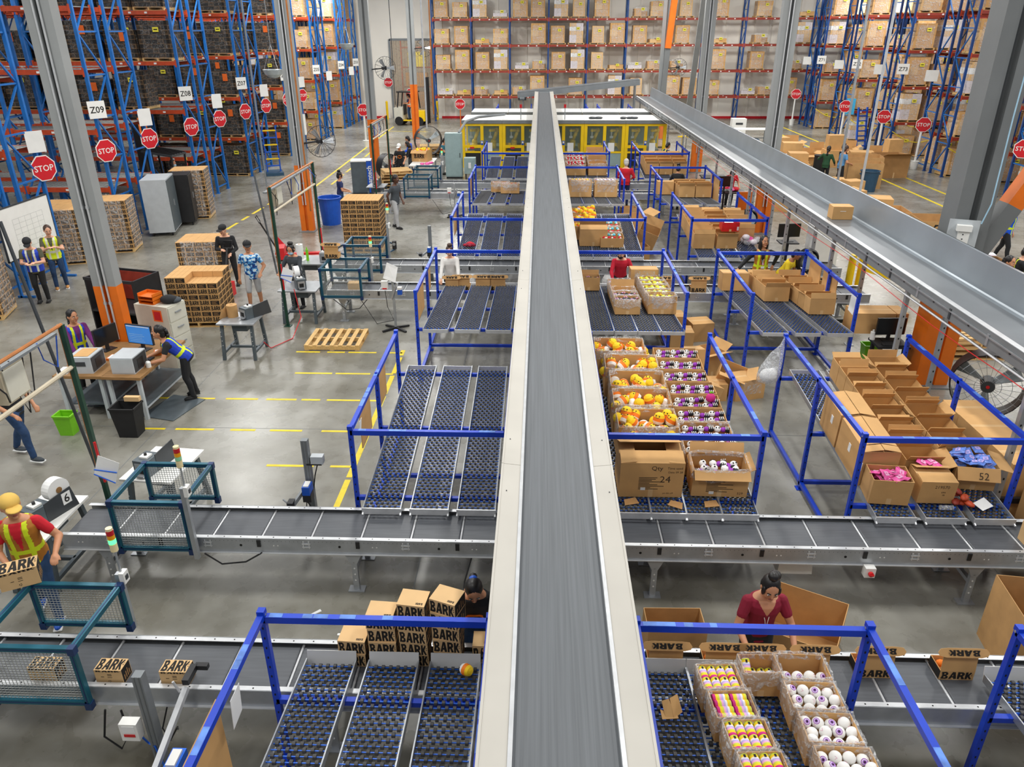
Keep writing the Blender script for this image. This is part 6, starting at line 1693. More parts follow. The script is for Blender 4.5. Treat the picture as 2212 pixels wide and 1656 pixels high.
b = MB(); b.b2(-.262, -.26, -.25, -.03, 1.0, 1.24, 'note_orange'); b.b2(-.264, -.262, -.22, -.06, 1.03, 1.21, 'stop_red'); part('posted_notice', b, t)
for k in range(3):
    b = MB(); b.b2(-.18, .18, -.14, .14, 0, .012, 'orange_paint'); b.b2(-.18, .18, .13, .14, 0, .07, 'orange_paint')
    for s in (-.18, .17): b.b2(s, s + .01, -.14, .14, 0, .07, 'orange_paint')
    solo('letter_tray', b, 'orange letter tray on the putty filing cabinet, %s' % ('lowest', 'middle one', 'topmost')[k], 'tray', (-7.80, 14.22, 1.32 + .074 * k), -.28)
b = MB(); b.ball((0, 0, .07), (.18, .14, .09), 'cloth_black', 10, 7); b.ball((.12, .03, .05), (.12, .12, .06), 'cloth_charcoal', 9, 6); solo('dark_jacket', b, 'crumpled black jacket on the putty filing cabinet', 'jacket', (-7.42, 14.2, 1.325), smooth=True)
t = thing('tool_cart', 'tall open black steel cart with a white notice, behind the filing cabinet', 'cart', (-8.95, 15.35, 0), -.25)
for nm, a in (('back_panel', (-.62, .62, .38, .41, .1, 1.55)), ('side_panel', (-.62, -.59, -.4, .4, .1, 1.55)), ('side_panel', (.59, .62, -.4, .4, .1, 1.55)), ('shelf', (-.62, .62, -.4, .4, .1, .14)), ('shelf', (-.62, .62, -.4, .4, .8, .84)), ('top_rim', (-.62, .62, -.42, -.38, 1.5, 1.56))):
    b = MB(); b.b2(*a, 'black_paint'); part(nm, b, t)
b = MB(); b.plate([(-.05, -.43, 1.1), (.28, -.43, 1.1), (.28, -.43, 1.42), (-.05, -.43, 1.42)], .004, 'white_paper'); b.b2(.0, .23, -.437, -.434, 1.16, 1.24, 'yellow_line'); part('notice', b, t)
b = MB(); b.b2(-.6, .6, .36, .375, .86, 1.5, 'rack_red'); part('red_board', b, t)
for s in (-.55, .55): b = MB(); b.cyl((s - .03, -.35, .06), (s + .03, -.35, .06), .06, 'black_rubber'); part('wheel', b, t)
# bins and mats
def bin_(label, x, y, w_, d_, h, m, name='waste_bin', rim=True, rz=0):
    t = thing(name, label, 'bin', (x, y, 0), rz)
    b = MB(); q = [(w_ * .38 * sx * k, d_ * .38 * sy * k, z) for k, z in ((1, 0), (1.31, h), (1.25, h), (.95, .02)) for sx, sy in ((-1, -1), (1, -1), (1, 1), (-1, 1))]
    b.raw(q, [(3, 2, 1, 0), (12, 13, 14, 15)] + [(4 * j + i, 4 * j + (i + 1) % 4, 4 * j + 4 + (i + 1) % 4, 4 * j + 4 + i) for j in range(3) for i in range(4)], m); part('bin_body', b, t)
    b = MB()
    for sx in (-1, 1): b.b2(sx * w_ / 2 - .012, sx * w_ / 2 + .012, -d_ / 2, d_ / 2, h - .02, h + .005, m); b.b2(-w_ / 2, w_ / 2, sx * d_ / 2 - .012, sx * d_ / 2 + .012, h - .02, h + .005, m)
    part('rim', b, t)
bin_('lime green bin beside the workbench legs', -8.05, 11.15, .30, .24, .38, 'green_plastic')
bin_('black bin before the workbench of the leaning woman', -6.95, 11.15, .42, .34, .56, 'black_rubber')
bin_('lime green bin with a black band under the dark monitor by the orange column', 6.85, 14.6, .34, .26, .42, 'green_plastic')
b = MB(); b.b2(-.13, .13, -.04, .04, 0, .08, 'cardboard_pale'); solo('packing_scrap', b, 'piece of pale cardboard on the rim of the black bin', 'scrap', (-6.9, 11.31, .566))
b = MB(); b.b2(-.35, .35, -.45, .45, 0, .012, 'machine_grey'); solo('floor_mat', b, 'grey anti-fatigue mat under the leaning woman', 'mat', (-6.68, 12.15, 0.003), -.25)
b = MB(); b.b2(-.3, .3, -.45, .45, 0, .012, 'machine_grey'); solo('floor_mat', b, 'grey mat on the floor under the small printer workbench', 'mat', (-8.0, 12.6, 0.003), 0)
# whiteboard
t = thing('whiteboard', 'large whiteboard with a drawn table standing before the blue racks', 'whiteboard', (-13.40, 19.2, 0), PI / 2)
b = MB(); b.b2(-1.05, 1.05, -.02, .02, .98, 2.25, 'white_paint'); part('board', b, t)
b = MB()
for k in range(7): b.b2(-.55, .7, -.0215, -.02, 1.15 + k * .13, 1.153 + k * .13, 'steel_grey')
for k in range(6): b.b2(-.55 + k * .25, -.547 + k * .25, -.0215, -.02, 1.15, 1.93, 'steel_grey')
part('drawn_table', b, t)
b = MB(); b.b2(-1.07, 1.07, -.025, .025, 2.25, 2.28, 'dark_plastic'); b.b2(-1.07, 1.07, -.025, .025, .95, .98, 'dark_plastic')
for s in (-1.07, 1.05): b.b2(s, s + .02, -.025, .025, .95, 2.28, 'dark_plastic')
part('frame', b, t)
for s in (-.95, .95): b = MB(); b.bar((s, .0, 0), (s, .0, .97), .06, .05, 'rack_blue'); b.bar((s, -.35, .03), (s, .1, .03), .06, .05, 'rack_blue'); part('leg', b, t)

# ---------------------------------------------------------------- stacks of printed cartons on pallets
CWD, CDP, CHT = .232, .25, .135
def face_prints(b, W, D, layers, k, z):
    for i in range(5):
        x = -W / 2 + W * (i + .5) / 5
        if (i + k) % 5 in (0, 1): b.b2(x - .1, x + .1, -D / 2 - .003, -D / 2, z + .02, z + .115, 'ink'); [b.b2(x - .07, x + .06 - .02 * q, -D / 2 - .004, -D / 2 - .003, z + .05 + q * .02, z + .055 + q * .02, 'cardboard_dark') for q in range(3)]
        else: b.bark(.215, .108, 'ink', TR(x, -D / 2 - .003, z + .066) @ RX(PI / 2))
    for i in range(4):
        y = -D / 2 + D * (i + .5) / 4
        b.bark(.22, .108, 'ink', TR(W / 2 + .003, y, z + .066) @ RZ(PI / 2) @ RX(PI / 2))
def wrapped_stack(label, x, y, rz, layers, film='wrap_film', W=1.18, D=1.0, wrapm='cardboard'):
    t = thing('pallet_load', label, 'pallet load', (x, y, 0), rz)
    part('pallet', PAL, t)
    for k in range(layers):
        b = MB(); z = .12 + k * CHT
        b.b2(-W / 2, W / 2, -D / 2, D / 2, z, z + CHT - .006, wrapm); face_prints(b, W, D, layers, k, z)
        if k == layers - 1:
            for i in range(1, 5): b.b2(-W / 2 + W * i / 5 - .002, -W / 2 + W * i / 5 + .002, -D / 2, D / 2, z + CHT - .006, z + CHT - .005, 'cardboard_dark')
        part('carton_layer', b, t)
    part('stretch_wrap', film_box(W + .03, D + .03, .13 + layers * CHT, film, seed=int(abs(x) * 10)), t, True)
    return t
wrapped_stack('wrapped stack of printed cartons standing farthest toward the camera, before the men in vests', -13.5, 16.9, .3, 11)
wrapped_stack('wrapped stack of printed cartons behind the whiteboard', -14.1, 21.7, .3, 11)
wrapped_stack('wrapped stack of printed cartons behind the orange-footed column, beside the grey cabinet', -13.3, 23.05, .22, 11)
wrapped_stack('wrapped stack of printed cartons half hidden by the orange-footed column', -14.75, 23.0, .1, 10)
wrapped_stack('wrapped stack of printed cartons between the black cabinet and the reach truck', -12.75, 27.7, .2, 12)
wrapped_stack('half-wrapped stack of printed cartons beside the man in black', -9.35, 20.4, .12, 7)
def loose_stack(tag_, x, y, rz, layers, ny=4, top_missing=(), pale=True):
    """every carton of an unwrapped stack by itself: only the outer ring of each layer is built, the core is never seen"""
    t = thing('pallet', 'wooden pallet under the %s' % tag_, 'pallet', (x, y, 0), rz); pallet_parts(t)
    W, D = 5 * CWD, ny * CDP
    b = MB(); b.b2(-CWD / 2 + .002, CWD / 2 - .002, -CDP / 2 + .002, CDP / 2 - .002, 0, CHT - .003, 'cardboard'); b.b2(-.003, .003, -CDP / 2 + .004, CDP / 2 - .004, CHT - .003, CHT - .002, 'cardboard_dark')
    body = mesh_of('box_body', b)
    pm = MB(); pm.bark(.215, .108, 'ink', TR(0, -CDP / 2 - .001, CHT / 2) @ RX(PI / 2)); wordm = mesh_of('printed_word', pm)
    pm = MB(); pm.b2(-.1, .1, -CDP / 2 - .001, -CDP / 2, .015, .115, 'ink')
    for q in range(4): pm.b2(-.07, .06 - .02 * (q % 3), -CDP / 2 - .002, -CDP / 2 - .001, .03 + q * .02, .036 + q * .02, 'cardboard_dark')
    panm = mesh_of('black_panel', pm)
    pm = MB(); pm.bark(.22, .108, 'ink', TR(CWD / 2, 0, CHT / 2) @ RZ(PI / 2) @ RX(PI / 2)); sidm = mesh_of('printed_side', pm)
    base = TR(x, y, .124) @ RZ(rz)
    for k in range(layers):
        for i in range(5):
            for j in range(ny):
                if 0 < i < 4 and 0 < j < ny - 1 and k < layers - 2: continue
                if k == layers - 1 and (i, j) in top_missing: continue
                o = thing('printed_box', 'printed carton of the %s, %s layer up, %s' % (tag_, ORD[k], 'front row' if j == 0 else ('end row' if i == 4 else 'inner rows')), 'box', M=base @ TR(-W / 2 + CWD * (i + .5) + random.uniform(-.001, .001), -D / 2 + CDP * (j + .5), k * CHT), group='%s layer %d row %s' % (tag_, k, 'front' if j == 0 else ('end' if i == 4 else 'inner')))
                part('box_body', body, o)
                if j == 0: part('black_panel' if (i + k * 2) % 5 in (0, 1) else 'printed_word', panm if (i + k * 2) % 5 in (0, 1) else wordm, o)
                if i == 4: part('printed_side', sidm, o)
loose_stack('unwrapped stack behind the kraft roll table', -7.95, 16.75, .08, 8, 4, ((3, 0), (4, 0), (2, 0), (3, 1), (4, 1), (2, 1)))
loose_stack('tall stack on the wrapping turntable', -5.45, 23.3, .03, 11, 4)
# the stretch wrapper
t = thing('wrapper_turntable', 'flat dark blue turntable under the tall printed stack', 'turntable', (-5.45, 23.3, 0)); b = MB(); b.lathe([(.95, 0), (.95, .03), (.9, .035), (.9, 0)], 'navy_plastic', 28, None, False); part('ring', b, t)
b = MB(); b.cyl((.92, -.15, .035), (.92, -.15, .28), .07, 'black_paint', n=12); b.cyl((.92, -.23, .2), (.92, -.22, .2), .05, 'galvanised', n=12); part('drive_motor', b, t)
t = thing('stretch_wrapper', 'tall grey and blue stretch wrapping machine with white lettering', 'machine', (-7.45, 32.2, 0), .15)
b = MB(); b.b2(-.42, .22, -.3, .3, .06, 1.32, 'machine_grey'); part('column_body', b, t)
b = MB(); b.b2(.22, .42, -.32, .32, .0, 1.36, 'blue_plastic'); b.text('Lantech', .26, 'white_paint', TR(.32, -.322, .75) @ RX(PI / 2) @ RZ(PI / 2), bold=.02); part('blue_mast', b, t)
b = MB(); b.b2(-.42, .42, -.32, .32, 1.32, 1.37, 'white_paint'); part('top_cover', b, t); b = MB(); b.b2(-.45, .45, -.35, .35, 0, .06, 'black_paint'); part('plinth', b, t)
# tall cabinets on castors
for lab, x, y, m, w_, d_, h in (('grey steel cabinet on castors beside the printed stack', -12.8, 25.3, 'machine_grey', .8, 1.3, 1.85), ('black steel cabinet beside the grey one', -12.65, 26.55, 'black_paint', .75, .8, 1.75)):
    t = thing('steel_cabinet', lab, 'cabinet', (x, y, 0), .25)
    b = MB(); b.b2(-w_ / 2, w_ / 2, -d_ / 2, d_ / 2, .12, h, m if m == 'black_paint' else 'printer_grey'); part('cabinet_body', b, t)
    b = MB(); b.b2(w_ / 2, w_ / 2 + .015, -d_ / 2 + .03, d_ / 2 - .03, .16, h - .04, m); b.b2(w_ / 2 + .015, w_ / 2 + .04, -.03, 0, .9, 1.1, 'galvanised'); part('door', b, t)
    for sx in (-1, 1):
        for sy in (-1, 1): b = MB(); b.cyl((sx * (w_ / 2 - .1) - .025, sy * (d_ / 2 - .1), .06), (sx * (w_ / 2 - .1) + .025, sy * (d_ / 2 - .1), .06), .06, 'black_rubber'); part('castor', b, t)
# empty pallet on the bare floor
t = thing('pallet', 'empty wooden pallet lying on the bare floor between the yellow lines', 'pallet', (-4.45, 15.45, 0), PI / 2 + .01)
pallet_parts(t, 1.02, 1.2, 'wood', 7)
for k in range(6):
    t = thing('pallet', 'wooden pallet in the low heap by the man in the white cap, %s from below' % ORD[k], 'pallet', (-6.5 + .05 * k, 33.6, .124 * k), .2 + .1 * (k % 3), 'heaped wooden pallets'); pallet_parts(t)
for k in range(4):
    t = thing('pallet', 'wooden pallet in the stack behind the folding table, %s from below' % ORD[k], 'pallet', (-6.0, 43.0, .124 * k), .05 * k, 'stacked pallets behind the folding table'); pallet_parts(t)
for k in range(4):
    t = thing('pallet', 'grey-brown wooden pallet stacked behind the big drum fan, %s from below' % ORD[k], 'pallet', (9.15, 15.3, .124 * k), .04 * k, 'pallets behind the big drum fan'); pallet_parts(t)
# blue barrel, fans
def barrel(label, x, y, r_, h, m):
    t = thing('barrel', label, 'barrel', (x, y, 0))
    b = MB(); b.lathe([(r_ * .8, 0), (r_ * .97, h * .97), (r_ * 1.06, h * .97), (r_ * 1.06, h), (r_ * .94, h), (r_ * .78, .03), (0, .03)], m, 24); part('barrel_body', b, t, False)
    for s in (-1, 1): b = MB(); b.bar((s * r_ * 1.0, -.07, h * .84), (s * r_ * 1.0, .07, h * .84), .05, .06, m); part('handle', b, t)
barrel('large blue plastic barrel by the orange column foot', -7.4, 26.6, .40, .95, 'blue_plastic')
barrel('slate blue barrel with white labels before the brown gaylord boxes', 13.9, 33.0, .38, .85, 'navy_plastic')
barrel('dark blue bin beyond the steel chute, by the yellow floor lines', 11.3, 42.5, .4, .9, 'navy_plastic')
def drum_fan(label, x, y, r_, rz, wd=.35, blades=3):
    t = thing('drum_fan', label, 'fan', (x, y, 0), rz); zc = r_ + .12
    M = TR(0, 0, zc) @ RX(PI / 2)
    b = MB(); b.lathe([(r_ * .97, -wd / 2), (r_, -wd / 2), (r_, wd / 2), (r_ * .97, wd / 2), (r_ * .97, -wd / 2)], 'black_paint', 28, M, False); part('drum', b, t, True)
    b = MB()
    for k in range(24): a = 2 * PI * k / 24; b.bar((.1 * math.cos(a), -wd / 2 - .02, zc + .1 * math.sin(a)), (r_ * .98 * math.cos(a), -wd / 2, zc + r_ * .98 * math.sin(a)), .006, .006, 'galvanised')
    for q in (.35, .62, .85): b.tube([(r_ * q * math.cos(2 * PI * k / 24), -wd / 2 - .015, zc + r_ * q * math.sin(2 * PI * k / 24)) for k in range(25)], .004, 'galvanised', 4)
    part('wire_guard', b, t)
    b = MB(); b.cyl((0, -wd / 2 - .02, zc), (0, .1, zc), .11, 'dark_plastic', n=14); b.cyl((0, -wd / 2 - .03, zc), (0, -wd / 2 - .02, zc), .03, 'red_paint', n=10); part('hub', b, t)
    for k in range(blades):
        a = 2 * PI * k / blades + .5; c, s = math.cos(a), math.sin(a)
        p = [(.09, -.05, -.03), (.09, .05, .03), (r_ * .9, .09, .16), (r_ * .9, -.06, -.10)]
        b = MB(); b.plate([(c * u - s * v_, q, zc + s * u + c * v_) for u, q, v_ in p], .008, 'lathe_silver'); part('blade', b, t)
    b = MB()
    for s in (-1, 1): b.bar((s * r_ * .5, 0, zc - r_ * .86), (s * r_ * .6, 0, .1), .05, .05, 'black_paint'); b.bar((s * r_ * .6, -.25, .1), (s * r_ * .6, .25, .1), .04, .04, 'black_paint')
    part('stand', b, t)
    for s in (-1, 1): b = MB(); b.cyl((s * r_ * .6 - .03, .22, .1), (s * r_ * .6 + .03, .22, .1), .1, 'black_rubber', n=14); part('wheel', b, t)
    return t
drum_fan('big black drum fan on wheels beside the orange column', 7.82, 12.15, .58, -.45)
drum_fan('black drum fan behind the sage electrical cabinet', -6.0, 42.0, .75, .4)
drum_fan('black drum fan behind the stretch wrapping machine', -6.9, 34.9, .55, 1.0)
def pole_fan(label, x, y, z, dx, r_=.42, rz=0):
    t = thing('column_fan', label, 'fan', (x, y, z), rz)
    b = MB(); b.bar((0, 0, 0), (dx, -.1, .05), .05, .05, 'black_paint'); part('bracket', b, t)
    b = MB(); b.cyl((dx, -.15, .05), (dx, .12, .05), .1, 'black_paint', n=12); part('motor', b, t)
    b = MB()
    for k in range(18): a = 2 * PI * k / 18; b.tube([(dx + .06 * math.cos(a), -.32, .05 + .06 * math.sin(a)), (dx + r_ * .8 * math.cos(a), -.3, .05 + r_ * .8 * math.sin(a)), (dx + r_ * math.cos(a), -.2, .05 + r_ * math.sin(a)), (dx + r_ * .7 * math.cos(a), -.08, .05 + r_ * .7 * math.sin(a))], .006, 'fan_guard', 4)
    b.tube([(dx + r_ * math.cos(2 * PI * k / 20), -.2, .05 + r_ * math.sin(2 * PI * k / 20)) for k in range(21)], .01, 'fan_guard', 4); part('wire_guard', b, t)
    for k in range(3):
        a = 2 * PI * k / 3; c, s = math.cos(a), math.sin(a)
        b = MB(); b.plate([(dx + c * .06 - s * u, -.22 + v_, .05 + s * .06 + c * u) for u, v_ in ((-.03, 0), (.03, .03))] + [(dx + c * r_ * .85 - s * u, -.22 + v_, .05 + s * r_ * .85 + c * u) for u, v_ in ((.1, .05), (-.08, -.03))], .006, 'galvanised'); part('blade', b, t)
pole_fan('wire-guarded fan on the column beside the blue barrel', -7.78, 25.5, 2.9, .55, .5, .6)
pole_fan('wire-guarded fan on the column before the doorway', -7.8, 37.4, 4.6, .6, .5, .5)
pole_fan('wire-guarded fan on the farthest desk-side column', -7.6, 49.2, 5.2, .55, .5, .3)
pole_fan('round black fan on the column with the orange brace', 7.6, 49.2, 4.1, .6, .5, .1)
for lab, x, y, z in (('silver dome lamp hanging before the rack row at sign Z07', -10.6, 32.0, 4.55), ('silver dome lamp hanging before the rack row at sign Z05', -10.9, 46.0, 5.25)):
    t = thing('dome_lamp', lab, 'lamp', (x, y, z)); b = MB(); b.lathe([(.04, -.02), (.2, .02), (.33, .12), (.42, .3), (.41, .3), (.31, .13), (.0, .03)], 'lathe_silver', 18); part('reflector', b, t, True)
    b = MB()
    for k in range(4): a = PI / 4 + k * PI / 2; b.tube([(.4 * math.cos(a), .4 * math.sin(a), .29), (0, 0, 1.2)], .006, 'galvanised', 4)
    b.cyl((0, 0, 1.2), (0, 0, 11 - z), .01, 'galvanised', n=5); part('chain', b, t)
# pallet jacks, trucks
def pallet_jack(label, x, y, rz, m='red_paint'):
    t = thing('pallet_jack', label, 'pallet jack', (x, y, 0), rz)
    for s in (-.2, .2): b = MB(); b.bar((s, .1, .09), (s, 1.2, .09), .15, .06, m); part('fork', b, t)
    b = MB(); b.b2(-.27, .27, -.1, .12, .05, .4, m); part('body', b, t)
    b = MB(); b.cyl((-.06, -.08, .09), (.06, -.08, .09), .09, 'black_rubber', n=12); part('wheel', b, t)
    b = MB(); b.bar((0, -.1, .3), (0, -.5, 1.15), .04, .04, 'black_paint' if m == 'red_paint' else m); b.tube([(-.12, -.5, 1.15), (-.12, -.58, 1.33), (.12, -.58, 1.33), (.12, -.5, 1.15), (-.12, -.5, 1.15)], .016, 'black_paint', 6); part('handle', b, t)
pallet_jack('red pallet jack parked behind the fourth belt line table', -7.75, 22.0, -1.35)
pallet_jack('red-handled pallet jack held by the man in black', -8.15, 18.5, PI - .1)
b = MB(); b.plate([(0, 0, .05), (.5, .15, .05), (.12, .1, .6)], .03, 'stop_red'); solo('wheel_chock', b, 'red triangular plate beside the red pallet jack', 'chock', (-8.05, 22.3, 0), .3)
t = thing('reach_truck', 'black and cream reach truck with a tall mast, facing the blue racks', 'forklift', (-14.15, 28.75, 0), 1.45)
b = MB(); b.b2(-.5, .5, -.02, .5, .15, 1.15, 'beige_plastic'); part('body', b, t); b = MB(); b.b2(-.5, .5, -.65, -.02, .1, .16, 'dark_plastic'); b.b2(-.5, -.44, -.65, -.02, .16, .9, 'beige_plastic'); b.b2(.44, .5, -.65, -.02, .16, .9, 'beige_plastic'); part('operator_platform', b, t)
for s in (-.28, .1): b = MB(); b.b2(s, s + .16, .55, .8, .1, 3.4, 'black_paint'); b.b2(s + .02, s + .14, .54, .55, 2.7, 3.38, 'orange_paint'); part('mast', b, t)
b = MB(); b.plate([(-.5, -.7, 2.1), (.5, -.7, 2.1), (.5, .5, 2.25), (-.5, .5, 2.25)], .06, 'dark_plastic')
for k in range(6): b.bar((-.42 + k * .17, -.68, 2.12), (-.42 + k * .17, .48, 2.27), .03, .03, 'black_paint')
part('overhead_guard', b, t)
b = MB()
for sx in (-.45, .45): b.bar((sx, -.62, 1.1), (sx, -.65, 2.1), .06, .06, 'black_paint'); b.bar((sx, .4, 1.1), (sx, .45, 2.2), .06, .06, 'black_paint')
part('guard_post', b, t)
b = MB()
for k in range(4): b.b2(.45, .53, -.66, -.6, 1.2 + k * .2, 1.3 + k * .2, 'note_yellow' if k % 2 else 'stop_red')
part('warning_strip', b, t)
for sx in (-.4, .4): b = MB(); b.cyl((sx - .06, -.3, .16), (sx + .06, -.3, .16), .16, 'black_rubber', n=14); part('wheel', b, t)
t = thing('forklift', 'yellow and grey forklift driven at the strip-curtain doorway', 'forklift', (-9.45, 57.2, 0), -.15)
b = MB(); b.b2(-.95, -.32, -.55, .55, .3, 1.2, 'putty'); part('counterweight', b, t)
b = MB(); b.b2(.36, 1.3, -.5, .5, .3, 1.0, 'yellow_paint'); b.b2(-.32, .36, -.5, .5, .3, .36, 'yellow_paint'); part('front_body', b, t)
for s in (-.3, .22): b = MB(); b.b2(1.3, 1.5, s, s + .1, .1, 3.2, 'black_paint'); part('mast', b, t)
b = MB()
for sx in (-.7, .7):
    for sy in (-.48, .48): b.bar((sx, sy, 1.1), (sx * .8, sy, 2.2), .07, .07, 'black_paint')
b.b2(-.7, .7, -.52, .52, 2.2, 2.28, 'black_paint'); part('overhead_guard', b, t)
for sx in (-.6, .9):
    for sy in (-.5, .5): b = MB(); b.cyl((sx, sy - .1, .3), (sx, sy + .1, .3), .3, 'black_rubber', n=18); part('wheel', b, t)
b = MB(); b.b2(-.32, -.26, -.3, .3, .7, 1.4, 'black_paint'); part('seat', b, t)
# folding table and its carton
t = table('white folding table under the printed carton of toys', -5.35, 35.6, 1.0, 2.2, .76, 'white_paint', 'printer_grey')
tc = floor_carton('open printed carton heaped with orange toys on the folding table', -5.45, 35.9, -.2, .75, .7, .5, (('f', 215, .2),), 'cardboard', (0, 0), .762)
b = MB(); b.bark(.5, .2, 'ink', TR(0, -.352, .25) @ RX(PI / 2)); part('printed_word', b, tc)
toys('candy', None, TR(-5.45, 35.9, .762), [(-.25 + .12 * i, -.2 + .13 * j, .42) for i in range(5) for j in range(4)], 'orange plush heaped in the printed carton on the folding table', 'toys in the folding-table carton')
b = MB(); rn = random.Random(2)
for k in range(6): b.ball((rn.uniform(-.2, .2), rn.uniform(-.2, .2), .04), (.11, .09, .05), 'pouch_pink', 8, 5)
solo('pouch_heap', b, 'heap of pink pouches on the folding table', 'pouches', (-5.1, 34.9, .762), smooth=True)

# ---------------------------------------------------------------- beyond the steel chute
def gaylord(label, x, y, rz, W, D, H, m='kraft', flaps=(), txt=False, cut=False):
    t = carton(label, TR(x, y, 0) @ RZ(rz), W, D, H, None, m, flaps, name='gaylord_box')
    if txt:
        b = MB(); b.text('UNITED', .16, 'ink', TR(.28, -D / 2 - .002, H * .86) @ RX(PI / 2), bold=.015); b.text('POSTAL', .16, 'ink', TR(.28, -D / 2 - .002, H * .86 - .15) @ RX(PI / 2), bold=.015)
        b.poly([(-.32, -D / 2 - .002, H * .74), (-.06, -D / 2 - .002, H * .74), (.0, -D / 2 - .002, H * .92), (-.26, -D / 2 - .002, H * .92)], 'ink'); b.poly([(-.30, -D / 2 - .004, H * .81), (-.08, -D / 2 - .004, H * .83), (-.03, -D / 2 - .004, H * .89), (-.2, -D / 2 - .004, H * .88)], 'kraft')
        for k in range(3): b.text(('DO NOT LOAD', 'MAIL ABOVE', 'THIS LINE')[k], .07, 'ink', TR(.34, -D / 2 - .002, H * .6 - k * .09) @ RX(PI / 2))
        part('printed_words', b, t)
    return t
gaylord('postal gaylord box with black printed emblem beside the wide grey column', 11.9, 22.9, -.1, 1.25, 1.1, 1.15, 'kraft', (), True)
gaylord('open plain gaylord box behind the postal one', 11.15, 24.6, -.1, 1.1, 1.1, 1.05, 'cardboard')
gaylord('tall open gaylord box behind the workers beyond the steel chute', 14.5, 35.4, -.2, 1.5, 1.1, 1.1, 'kraft', ())
gaylord('gaylord box with a cut-out side behind the slate blue barrel', 14.0, 33.95, -.2, 1.4, .8, 1.05, 'kraft', ())
gaylord('open gaylord box with loose flaps before the yellow floor lines', 16.2, 36.6, .1, 1.3, 1.1, 1.0, 'cardboard_dark', (('r', 190, .4), ('f', 160, .35)))
rn = random.Random(21)
CB = [(12.6, 41.8, 0, .9, .8, .6), (12.6, 41.8, .6, .8, .7, .5), (13.6, 42.6, 0, .8, .8, .7), (12.2, 38.6, 0, 1.1, .9, .75), (12.25, 38.6, .75, .9, .7, .5), (13.6, 40.0, 0, .9, .8, .5), (14.5, 41.0, 0, .8, .8, .6), (14.6, 39.4, 0, .9, .9, .8), (14.6, 39.4, .8, .8, .5, .7), (15.6, 40.8, 0, 1.0, .8, .6), (15.9, 39.2, 0, 1.1, .9, .75), (16.9, 39.8, 0, .7, .7, .6), (17.0, 38.6, 0, .8, .7, .7), (16.2, 41.8, 0, .9, .7, .6), (17.1, 38.6, .7, .7, .5, .7), (11.3, 34.6, 0, 1.0, 1.0, .9), (11.3, 34.6, .9, .8, .7, .45), (12.3, 32.6, 0, .8, .7, .6), (12.7, 31.6, 0, .7, .6, .7), (11.6, 36.2, 0, .9, .8, .65), (11.6, 29.2, 0, 1.0, .9, .8), (10.9, 27.4, 0, 1.1, .9, .9), (11.9, 27.2, 0, .9, .8, .9), (10.6, 31.6, 0, .9, .8, .7), (9.8, 33.6, 0, .8, .7, .7), (9.2, 29.2, 0, .8, .7, .8), (10.2, 28.8, 0, .8, .7, .75)]
for k, (x, y, z, W, D, H) in enumerate(CB):
    op = k in (2, 5, 6, 9, 11, 13, 19, 23)
    carton('brown %s carton of the heap beyond the steel chute, %s' % ('open' if op else 'shut', 'numbered ' + ORD[k] + ' from the back' if k < 20 else ('beside the postal gaylords, ' + ORD[k - 20])), TR(x, y, z) @ RZ(rn.uniform(-.25, .25)), W, D, H, 'cartons beyond the steel chute', closed=not op, flaps=(('b', 95, H * .5), ('f', 200, .2), ('r', 150, .2)) if op else (), film=k in (3, 20))
table('white table holding wrapped cartons beyond the steel chute', 11.3, 37.6, 1.8, .9)
for k in range(4):
    b = MB(); b.box((0, 0, .6), (.7, .7, 1.2), 'black_paint' if k == 1 else 'dark_plastic')
b = MB(); b.cyl((0, 0, 0), (0, 0, .8), .28, 'black_rubber', n=16); b.cyl((0, 0, .8), (0, 0, .83), .3, 'black_rubber', n=16); solo('waste_drum', b, 'black waste drum among the cartons beyond the steel chute', 'bin', (13.3, 37.4, 0))
# benches and machines just right of the chute
table('white packing bench before the woman in the blue blouse', 10.7, 15.8, 1.8, .8, .85)
t = floor_carton('open printed carton heaped with mailers beside the wide grey column', 10.75, 18.6, .1, 1.2, 1.0, 1.15, (), 'kraft')
b = MB(); b.bark(.5, .2, 'ink', TR(-.2, -.502, .5) @ RX(PI / 2)); part('printed_word', b, t)
b = MB(); rn = random.Random(5)
for k in range(22): b.box((rn.uniform(-.4, .4), rn.uniform(-.4, .4), .95 + rn.uniform(0, .12)), (.3, .22, .03), ('mask_blue', 'toy_pink', 'white_paper')[k % 3], M=RZ(rn.uniform(-.2, .2)))
solo('mailer_heap', b, 'heap of pink, white and pale blue mailers in the printed carton', 'mailers', (10.75, 18.6, .15))
t = table('black workstation table with a keyboard under the steel chute', 6.88, 13.95, .62, .5, .72, 'black_paint', 'black_paint')
monitor('dark monitor on the black workstation under the steel chute', 6.9, 14.05, .72, .05, .56, .34, 'screen_dark')
t = thing('keyboard', 'black keyboard on the workstation under the steel chute', 'keyboard', (6.88, 13.8, .72)); b = MB(); b.b2(-.2, .2, -.06, .06, 0, .02, 'black_paint'); part('keyboard_body', b, t)
for lab, x, y in (('dark monitor on a stand beside the brown-vested woman', 6.75, 20.4), ('dark monitor on a stand farther along under the steel chute', 6.6, 27.6)):
    t = thing('console_stand', 'black stand under the ' + lab, 'stand', (x, y, 0)); b = MB(); b.bar((0, 0, 0), (0, 0, 1.05), .06, .06, 'black_paint'); b.b2(-.25, .25, -.2, .2, 1.02, 1.05, 'black_paint'); part('post', b, t); b = MB(); b.b2(-.25, .25, -.25, .25, 0, .03, 'black_paint'); part('foot', b, t)
    monitor(lab, x, y, 1.05, .1, .6, .36, 'screen_dark')
